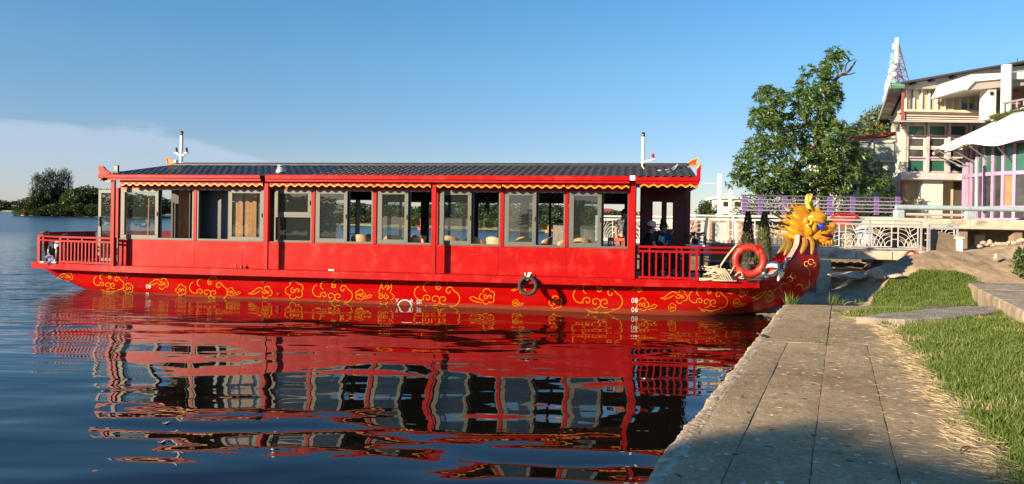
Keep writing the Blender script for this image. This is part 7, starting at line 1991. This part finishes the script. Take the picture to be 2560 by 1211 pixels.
# ================================================================ GRASS, ROCKS, SMALL THINGS ON THE SHORE
rng = np.random.default_rng(12)
mgrass = leaf_mat('fresh_grass', [(0.045, 0.10, 0.010), (0.08, 0.15, 0.014), (0.11, 0.18, 0.020), (0.14, 0.20, 0.03), (0.26, 0.25, 0.08)], 0.3, 0.55)
mstraw = leaf_mat('dry_straw', [(0.36, 0.27, 0.13), (0.50, 0.40, 0.22), (0.62, 0.52, 0.33)], 0.15, 0.7)
bpts = sorted([(gr(px, py, QZ).y, gr(px, py, QZ).x) for px, py in ((2215, 820), (2243, 857), (2268, 890), (2300, 930), (2345, 985), (2380, 1033), (2425, 1095), (2470, 1150), (2530, 1211))])
def bnd(y):
    y = np.asarray(y); return np.interp(y, [p[0] for p in bpts], [p[1] for p in bpts])
def bz2(x, y):
    return 0.47 + 0.06 * np.clip((x - bnd(y)) / 0.8, 0, 1)
def field(name, n, xy, zf, L, Wd, m_, label, up=1.0, jit=0.45, droop=0.0, spread=None):
    P = np.stack([xy[:, 0], xy[:, 1], zf], 1)
    V, f = leaf_cloud(P, np.tile([[0, 0, up]], (len(P), 1)), L, Wd, rng, droop, jit)
    o = raw(name, V, f, m_); tag(o, label, 'grass', kind='stuff'); return o
# main verge, density thins out to the right edge and the far end
N = 210000
y = 3.2 + (14.6 - 3.2) * rng.random(N) ** 1.25
b0 = bnd(y) + 0.10 * np.sin(y * 5) + 0.06 * np.sin(y * 13 + 1)
x = b0 + (0.72 * y + 1.2 - b0) * rng.random(N)
edge = (x - b0)
pat = np.sin(x * 2.1 + 1.3 * np.sin(y * 1.7)) * np.sin(y * 2.3 + x) 
keep = (rng.random(N) < np.clip(edge / 0.35, 0.12, 1)) & (rng.random(N) < 0.80 + 0.2 * pat) & (y < 14.2 - 0.25 * (x - 7.5) ** 2 * (x < 7.5))
x, y = x[keep], y[keep]
stp_ = [(gr(a, b, 0.60).x, gr(a, b, 0.60).y) for a, b in ((2130, 799), (2262, 803), (2390, 796), (2510, 781), (2498, 760), (2400, 762), (2300, 770), (2205, 780))]
out_ = ~np.array([(yy > 11.5) and inpoly(xx, yy, stp_) for xx, yy in zip(x, y)]); x, y = x[out_], y[out_]
cl = rng.normal(size=len(x)) * 0.0
field('verge_grass', 0, np.stack([x, y], 1), bz2(x, y), 0.080, 0.0080, mgrass, 'bright green grass verge right of the paved quay', 1.0, 0.50)
# taller tufts
Nt = 420; ty = 3.5 + 10.5 * rng.random(Nt) ** 1.2; tx = bnd(ty) + 0.15 + (0.7 * ty + 1 - bnd(ty)) * rng.random(Nt)
X = np.repeat(tx, 60) + rng.normal(size=Nt * 60) * 0.07; Y = np.repeat(ty, 60) + rng.normal(size=Nt * 60) * 0.07
field('grass_tufts', 0, np.stack([X, Y], 1), bz2(X, Y), 0.115, 0.009, mgrass, 'taller tufts standing in the green verge', 1.0, 0.55)
Nd = 26000; y = 3.4 + 10.8 * rng.random(Nd) ** 1.2; x = bnd(y) + 0.1 + (0.7 * y + 1.0 - bnd(y)) * rng.random(Nd)
kp = (np.sin(x * 3.3 + 2 * np.sin(y * 1.9)) + np.sin(y * 4.1 + 1.5 * x)) > 0.75 + 0.5 * rng.random(Nd)
field('dry_patches', 0, np.stack([x[kp], y[kp]], 1), bz2(x[kp], y[kp]) + 0.01, 0.085, 0.0075, mstraw, 'dry yellow patches inside the green verge', 1.0, 0.9)
# dry straw along the paving edge
N = 3800
y = 3.4 + 9.5 * rng.random(N) ** 1.1; d_ = rng.normal(size=N) * 0.10 + 0.05 - 0.22 * (rng.random(N) < 0.10) * rng.random(N); x = bnd(y) + d_
P = np.stack([x, y, np.maximum(QZ + 0.010, bz2(x, y) + 0.01) + 0.012 * rng.random(N)], 1)
a = rng.normal(size=N) * 0.9 + 0.1; Nn = np.stack([-np.cos(a), np.sin(a) * 0.8, 0.02 + 0.10 * rng.random(N)], 1)
V, f = leaf_cloud(P, Nn, 0.14, 0.0055, rng, 0.0, 0.10); o = raw('dry_straw', V, f, mstraw); tag(o, 'dry yellow straw lying along the edge of the paving', 'straw', kind='stuff')
N = 900
y = 4.6 + 9.5 * rng.random(N) ** 1.4; x = np.array([L0(q) for q in y]) + 0.3 + (bnd(y) - 0.3 - np.array([L0(q) for q in y])) * rng.random(N) ** 0.45
P = np.stack([x, y, np.full(N, QZ + 0.008)], 1); a = rng.random(N) * 6.28; Nn = np.stack([np.cos(a), np.sin(a) * 0.5, 0.02 * np.ones(N)], 1)
V, f = leaf_cloud(P, Nn, 0.10, 0.004, rng, 0.0, 0.03); o = raw('paving_litter', V, f, mstraw); tag(o, 'scattered dry stalks on the paving slabs', 'litter', kind='stuff')
# grass patch beyond the paving
def hv(xs, ys): return np.array([hgt(a, b) for a, b in zip(xs, ys)])
poly2 = [(2165, 772), (2190, 735), (2225, 705), (2300, 688), (2360, 680), (2425, 702), (2490, 748), (2500, 764), (2400, 772), (2300, 778)]
N = 90000; pxs = rng.uniform(2160, 2505, N); pys = 680 + 100 * rng.random(N) ** 0.9
k_ = np.array([inpoly(a, b, poly2) for a, b in zip(pxs, pys)]); pxs, pys = pxs[k_], pys[k_]
def hgt_np(x, y):
    sm_ = lambda a, b, t: (lambda q: q * q * (3 - 2 * q))(np.clip((t - a) / (b - a), 0, 1))
    kx_ = (L0(10.0) - L0(0.0)) / 10.0
    low_ = -0.02 + 0.30 * sm_(0, 3.0, x - (L0(0.0) + kx_ * y) - 0.2)
    z = low_ + (0.43 - low_) * (1 - sm_(YF - 0.1, YF + 0.9, y) * (1 - sm_(9.0, 11.0, x)))
    z = z + 1.22 * np.exp(-((x - 14.2) / 3.6) ** 2 - ((y - 20.6) / 2.3) ** 2) + 0.55 * np.exp(-((x - 10.2) / 1.6) ** 2 - ((y - 19.9) / 1.0) ** 2) + 0.15 * np.exp(-((x - 8.2) / 1.2) ** 2 - ((y - 18.3) / 0.5) ** 2)
    return z
uu, vv = pxs - U0, pys - V0
dx_, dz_ = (uu * ct + vv * st) / F, (uu * st - vv * ct) / F
hit = np.full(len(pxs), 13.0); done = np.zeros(len(pxs), bool)
for stp in np.arange(13.0, 22.0, 0.05):
    und = (CAM.z + dz_ * stp < hgt_np(dx_ * stp, np.full(len(pxs), stp))) & ~done
    hit[und] = stp; done |= und
xs_, ys_ = (dx_ * hit)[done], hit[done]
xs_, ys_ = np.array(xs_), np.array(ys_)
thin = rng.random(len(xs_)) < 0.85
xs_, ys_ = xs_[thin], ys_[thin]
field('mud_grass', 0, np.stack([xs_, ys_], 1), hv(xs_, ys_) - 0.01, 0.12, 0.011, mgrass, 'ragged green grass patch between the mud and the raised kerb', 1.0, 0.5)
# tufts at the far edge of the paving
def tuft(px, py, label, n=60, L=0.22, z=0.40, m_=None, s=0.06):
    p = gr(px, py, z); P = np.array([[p.x, p.y, z]]) + rng.normal(size=(n, 3)) * np.array([s, s, 0.0])
    V, f = leaf_cloud(P, np.tile([[0, 0, 1.0]], (n, 1)), L, 0.014, rng, 0.0, 0.40); o = raw('grass_tuft', V, f, m_ or mgrass); tag(o, label, 'grass tuft', 'grass tufts at the far edge of the paving'); return o
tuft(1977, 766, 'grass tuft at the water corner of the paving', 70, 0.30); tuft(2086, 764, 'upright grass tuft in the middle of the far paving edge', 50, 0.28); tuft(2146, 764, 'small tuft right of the upright one on the far paving edge', 20, 0.16)
tuft(2198, 765, 'grass tuft near the green patch at the far paving edge', 40, 0.25); tuft(2060, 861, 'tiny tuft in the cross joint of the paving', 14, 0.07, QZ); tuft(2043, 858, 'tiny tuft left of the other in the cross joint', 12, 0.06, QZ)
# kerb slab and raised ledge
def ground_prism(name, pts, z1, z0, m_, label, cat, bev=0.02, kind=None):
    P = [gr(px, py, z1) for px, py in pts]; m = MB(); m.prism([(p.x, p.y, z0) for p in P], (0, 0, z1 - z0)); o = m.build(name, m_, None, bevel=bev); tag(o, label, cat, kind=kind); return o
ground_prism('concrete_step', [(2140, 793), (2262, 799), (2390, 792), (2502, 777), (2494, 764), (2400, 766), (2300, 774), (2215, 783)], 0.60, 0.3, mconc, 'long low concrete step between the two grass areas', 'step')
lw = thing('stone_ledge', 'raised stone ledge of worn blocks at the right edge', 'ledge', (9.2, 14.0, 0.3), 0)
ox, oy, oz = lw.location
zl = 0.80
for (a, ya), (b_, yb) in zip([(7.3, 9.8), (8.32, 12.0), (9.25, 14.0), (10.3, 16.3)], [(8.32, 12.0), (9.25, 14.0), (10.3, 16.3), (11.4, 18.6)]):
    m = MB(); dv = Vector((b_ - a, yb - ya, 0)).normalized() * 0.01
    m.prism([(a + dv.x, ya + dv.y, 0.2), (b_ - dv.x, yb - dv.y, 0.2), (b_ + 2.5, yb - 0.8, 0.2), (a + 2.5, ya - 0.8, 0.2)], (0, 0, zl - 0.2 + random.uniform(-0.015, 0.015))); rel(m).build('block', mat('worn_ledge_stone', (0.40, 0.32, 0.22), 0.9, var=0.3, vscale=3, bump=0.9, bscale=9, col2=(0.22, 0.17, 0.12), c2scale=2), lw, bevel=0.03)
def ivy(px0, px1, py0, py1, label):
    pts = [];
    for i in range(900):
        px, py = rng.uniform(px0, px1), rng.uniform(py0, py1); q = at(px, py, 18.0 + rng.uniform(0, 0.8)); pts.append((q.x, q.y, q.z))
    V, f = leaf_cloud(np.array(pts), np.tile([[0, -0.4, 0.6]], (len(pts), 1)), 0.13, 0.06, rng, 0.1, 0.7); o = raw('creeper', V, f, mlA); tag(o, label, 'creeper')
ivy(2535, 2610, 625, 690, 'leafy creeper hanging over the mound at the right edge')
# rocks
mrock = mat('pale_rock', (0.50, 0.40, 0.29), 0.9, var=0.25, vscale=4, bump=1.0, bscale=7, col2=(0.28, 0.22, 0.16), c2scale=3)
rk = random.Random(2)
from mathutils import noise as _n
def rock(px, py, Y, w, hgt_, label, cat='rock', seed=None, group='stones along the mud bank'):
    c = at(px, py, Y); bm = bmesh.new(); bmesh.ops.create_icosphere(bm, subdivisions=3, radius=1.0); sd = rk.random() * 50
    for v in bm.verts:
        k = 1 + 0.32 * _n.noise(v.co * 1.4 + Vector((sd, 0, 0))) + 0.10 * _n.noise(v.co * 4 + Vector((0, sd, 0))); v.co = Vector((v.co.x * w * k, v.co.y * w * 0.8 * k, max(-0.6, v.co.z) * hgt_ * k))
    me = bpy.data.meshes.new('rock'); bm.to_mesh(me); bm.free(); me.materials.append(mrock)
    o = bpy.data.objects.new('rock', me); COL.objects.link(o); o.location = (c.x, Y, c.z); o.rotation_euler.z = rk.random() * 6; tag(o, label, cat, group)
rock(2192, 686, 19.3, 0.20, 0.16, 'upright block of stone standing right of the round pier')
rock(2270, 672, 19.6, 0.16, 0.10, 'rock lying at the foot of the orange hose')
rock(2290, 672, 19.9, 0.17, 0.13, 'pale rock heaped right of the orange hose foot'); rock(2303, 678, 19.4, 0.11, 0.08, 'small rock at the left end of the mound')
rock(2335, 655, 20.0, 0.22, 0.14, 'broad flat rock on the left slope of the mound'); rock(2120, 690, 19.8, 0.55, 0.10, 'long low mud coloured rock behind the dragon bow')
rock(2235, 690, 19.0, 0.22, 0.07, 'flat stone slab left of the orange hose'); rock(2490, 645, 19.2, 0.05, 0.11, 'small dark standing stone on the mound')
for i in range(16):
    px = 2450 + i * 8; rock(px, 613 - i * 0.6 + rk.uniform(-5, 4), 21.2, rk.uniform(0.05, 0.11), rk.uniform(0.04, 0.08), ['pale rubble stone along the crest of the mound, ' + ['first', 'second', 'third', 'fourth', 'fifth', 'sixth', 'seventh', 'eighth', 'ninth', 'tenth', 'eleventh', 'twelfth', 'thirteenth', 'fourteenth', 'fifteenth', 'last'][i] + ' from the left'][0], group='rubble along the crest of the mound')
for i in range(9):
    px = 2060 + i * 22; rock(px, 668 + rk.uniform(-6, 6), 25.0, rk.uniform(0.12, 0.24), 0.10, 'rubble stone under the footbridge, ' + ['just right of the round pier', 'under the sand coloured jar', 'left of the sacks', 'under the white sacks', 'below the first fan panel', 'left of the white block', 'behind the white block', 'right of the white block', 'left of the orange hose'][i], group='rubble under the footbridge')
# white block under the bridge, sacks, drums and the red tub
m = fb(MB(), 2168, 646, 2208, 658, 23.4, 0.4); tag(m.build('white_block', mwh, None, bevel=0.02), 'white concrete block lying under the footbridge edge', 'block')
c = at(2112, 602, 23.6); t = MB().lathe([(0.34, 0), (0.42, 0.15), (0.42, 0.42), (0.30, 0.55), (0.1, 0.6)], n=18).build('clay_jar', mat('sand_clay', (0.42, 0.33, 0.23), 0.85, var=0.2), None, smooth=True); t.location = (c.x, 23.6, zb1); tag(t, 'big sand coloured jar behind the railing right of the dragon jaw', 'jar')
m = MB(); m.ball(at(2158, 585, 23.5), (0.30, 0.22, 0.24), 14, 10); m.ball(at(2166, 600, 23.4), (0.34, 0.2, 0.2), 14, 10); m.ball(at(2150, 604, 23.4), (0.26, 0.2, 0.2), 14, 10)
o = m.build('white_sack', mat('white_sack', (0.6, 0.58, 0.55), 0.8, bump=1.0, bscale=5), None, smooth='full'); tag(o, 'pile of white sacks behind the railing by the sand coloured jar', 'sack')
c = at(2112, 566, 24.6); t = thing('red_tub', 'red plastic tub with an orange rim above the railing by the dragon horns', 'tub', (c.x, 24.6, c.z), 0)
MB().lathe([(0.30, 0), (0.42, 0.24)], n=20).build('body', mat('red_plastic', (0.42, 0.035, 0.03), 0.4), t, smooth=True); MB().torus((0, 0, 0.26), 0.44, 0.035, 'z', 24, 8).build('rim', morg, t, smooth=True)
MB().tube(catmull([(-0.45, 0, 0.26), (-0.3, 0, 0.38), (0.3, 0, 0.38), (0.45, 0, 0.26)], 5), 0.04, 8).build('handle', morg, t, smooth=True)
m = MB(); m.tube(catmull([at(2246, 684, 20.2), at(2250, 662, 21.0), at(2262, 640, 22.0), at(2276, 628, 22.4), at(2288, 632, 22.5), at(2293, 640, 22.5)], 6), 0.038, 8)
tag(m.build('orange_hose', mat('orange_hose', (0.60, 0.07, 0.03), 0.4), None, smooth=True), 'orange hose bent over the footbridge edge down to the stones', 'hose')
m = MB(); m.tube(catmull([gr(1893, 833, QZ + 0.02), gr(1900, 837, QZ + 0.05), gr(1908, 841, QZ + 0.03)], 5), 0.015, 6); tag(m.build('mooring_loop', mat('rusty_iron', (0.10, 0.05, 0.03), 0.8), None), 'small rusty loop on the pale lip of the quay', 'mooring loop')
m = MB(); m.tube(catmull([gr(2400, 1130, QZ + 0.01), gr(2408, 1118, QZ + 0.03), gr(2424, 1118, QZ + 0.03), gr(2402, 1134, QZ + 0.012)], 5), 0.006, 5); tag(m.build('dry_leaf_curl', mat('dark_leaf_litter', (0.08, 0.05, 0.03), 0.8), None), 'dark curled leaf on the paving near the straw', 'leaf')
# bits floating in the water
for i, (px, py, lb_) in enumerate(((415, 1058, 'small pale leaf floating near the lower left'), (405, 1105, 'small pale twig floating below the other leaf'), (1608, 948, 'tan leaf floating near the quay'))):
    p = gr(px, py, 0.004); m = MB(); m.grid(lambda u, v: (p.x + (u - 0.5) * 0.05, p.y + (v - 0.5) * 0.07, 0.006 + 0.02 * abs(u - 0.5)), 4, 4); tag(m.build('floating_leaf', mat('pale_leaf_litter', (0.5, 0.42, 0.3), 0.7), None, solid=0.002), lb_, 'leaf')

# ================================================================ BEHIND THE CAMERA: bank, trees, and a hedge added to shade the near paving
m = MB(); m.box(-70, 40, -60, -8.5, -1, 0.5); tag(m.build('rear_bank', mat('rear_bank_turf', (0.05, 0.07, 0.02), 0.95, var=0.3), None), kind='structure')
# unseen hedge added as shade caster; top line shaped to the shade's rim
cu = Vector((ldir.y, -ldir.x, 0)); S0_ = -22.0
hc_ = cu * 1.0 + ldir * S0_
hr_ = thing('added_shade_hedge', 'unseen row of trees added behind the camera, shaped to shade the near quay', 'hedge', (hc_.x, hc_.y, 0.5), 0)
ctab = [(-3.66, 4.9), (-3.56, 5.65), (-3.40, 5.92), (-3.2, 5.88), (-2.93, 5.72), (-2.5, 5.66), (-2.12, 5.9), (-1.5, 5.8), (0, 6.1), (7, 6.0)]
nl = 46000
cc = rng.uniform(-3.60, 6.5, nl); tops = np.interp(cc, [a for a, b in ctab], [b for a, b in ctab]); ztop = QZ + (tops - S0_) * math.tan(SUN_EL) - 0.19
zz = ztop - (ztop - 2.2) * rng.random(nl) ** 1.25; ss = S0_ + rng.uniform(-0.35, 0.35, nl)
P = np.stack([cc * cu.x + ss * ldir.x - hc_.x, cc * cu.y + ss * ldir.y - hc_.y, zz - 0.5], 1)
V, f = leaf_cloud(P, np.tile([[0, 0, 0.0]], (nl, 1)), 0.20, 0.13, rng, 0.0, 1.0); raw('crown', V, f, mlB, hr_)
for c_ in range(-3, 7, 2):
    b_ = cu * c_ + ldir * S0_ - hc_; MB().tube([(b_.x, b_.y, 0), (b_.x, b_.y, 5.5)], [0.16, 0.06], 8).build('trunk', mbark, hr_, smooth=True)
for i, (x_, y_, h_, w_) in enumerate(((-26, -14, 5.0, 3.5), (-34, -18, 6.5, 4.0), (-46, -16, 5.5, 4.5), (8, -16, 6.0, 4.0), (17, -14, 7.0, 4.5), (-6, -18, 5.0, 3.8))):
    far_tree(0, 10, 1, 1, 1, '') if False else dup(made[0 if i % 2 else 1], (x_, y_, 0.5), i * 1.3, 'round tree on the bank behind the camera, ' + ['far left', 'left', 'farthest left', 'right', 'far right', 'middle'][i], (w_ / 3, w_ / 3, h_ / 10), 'trees on the bank behind the camera')
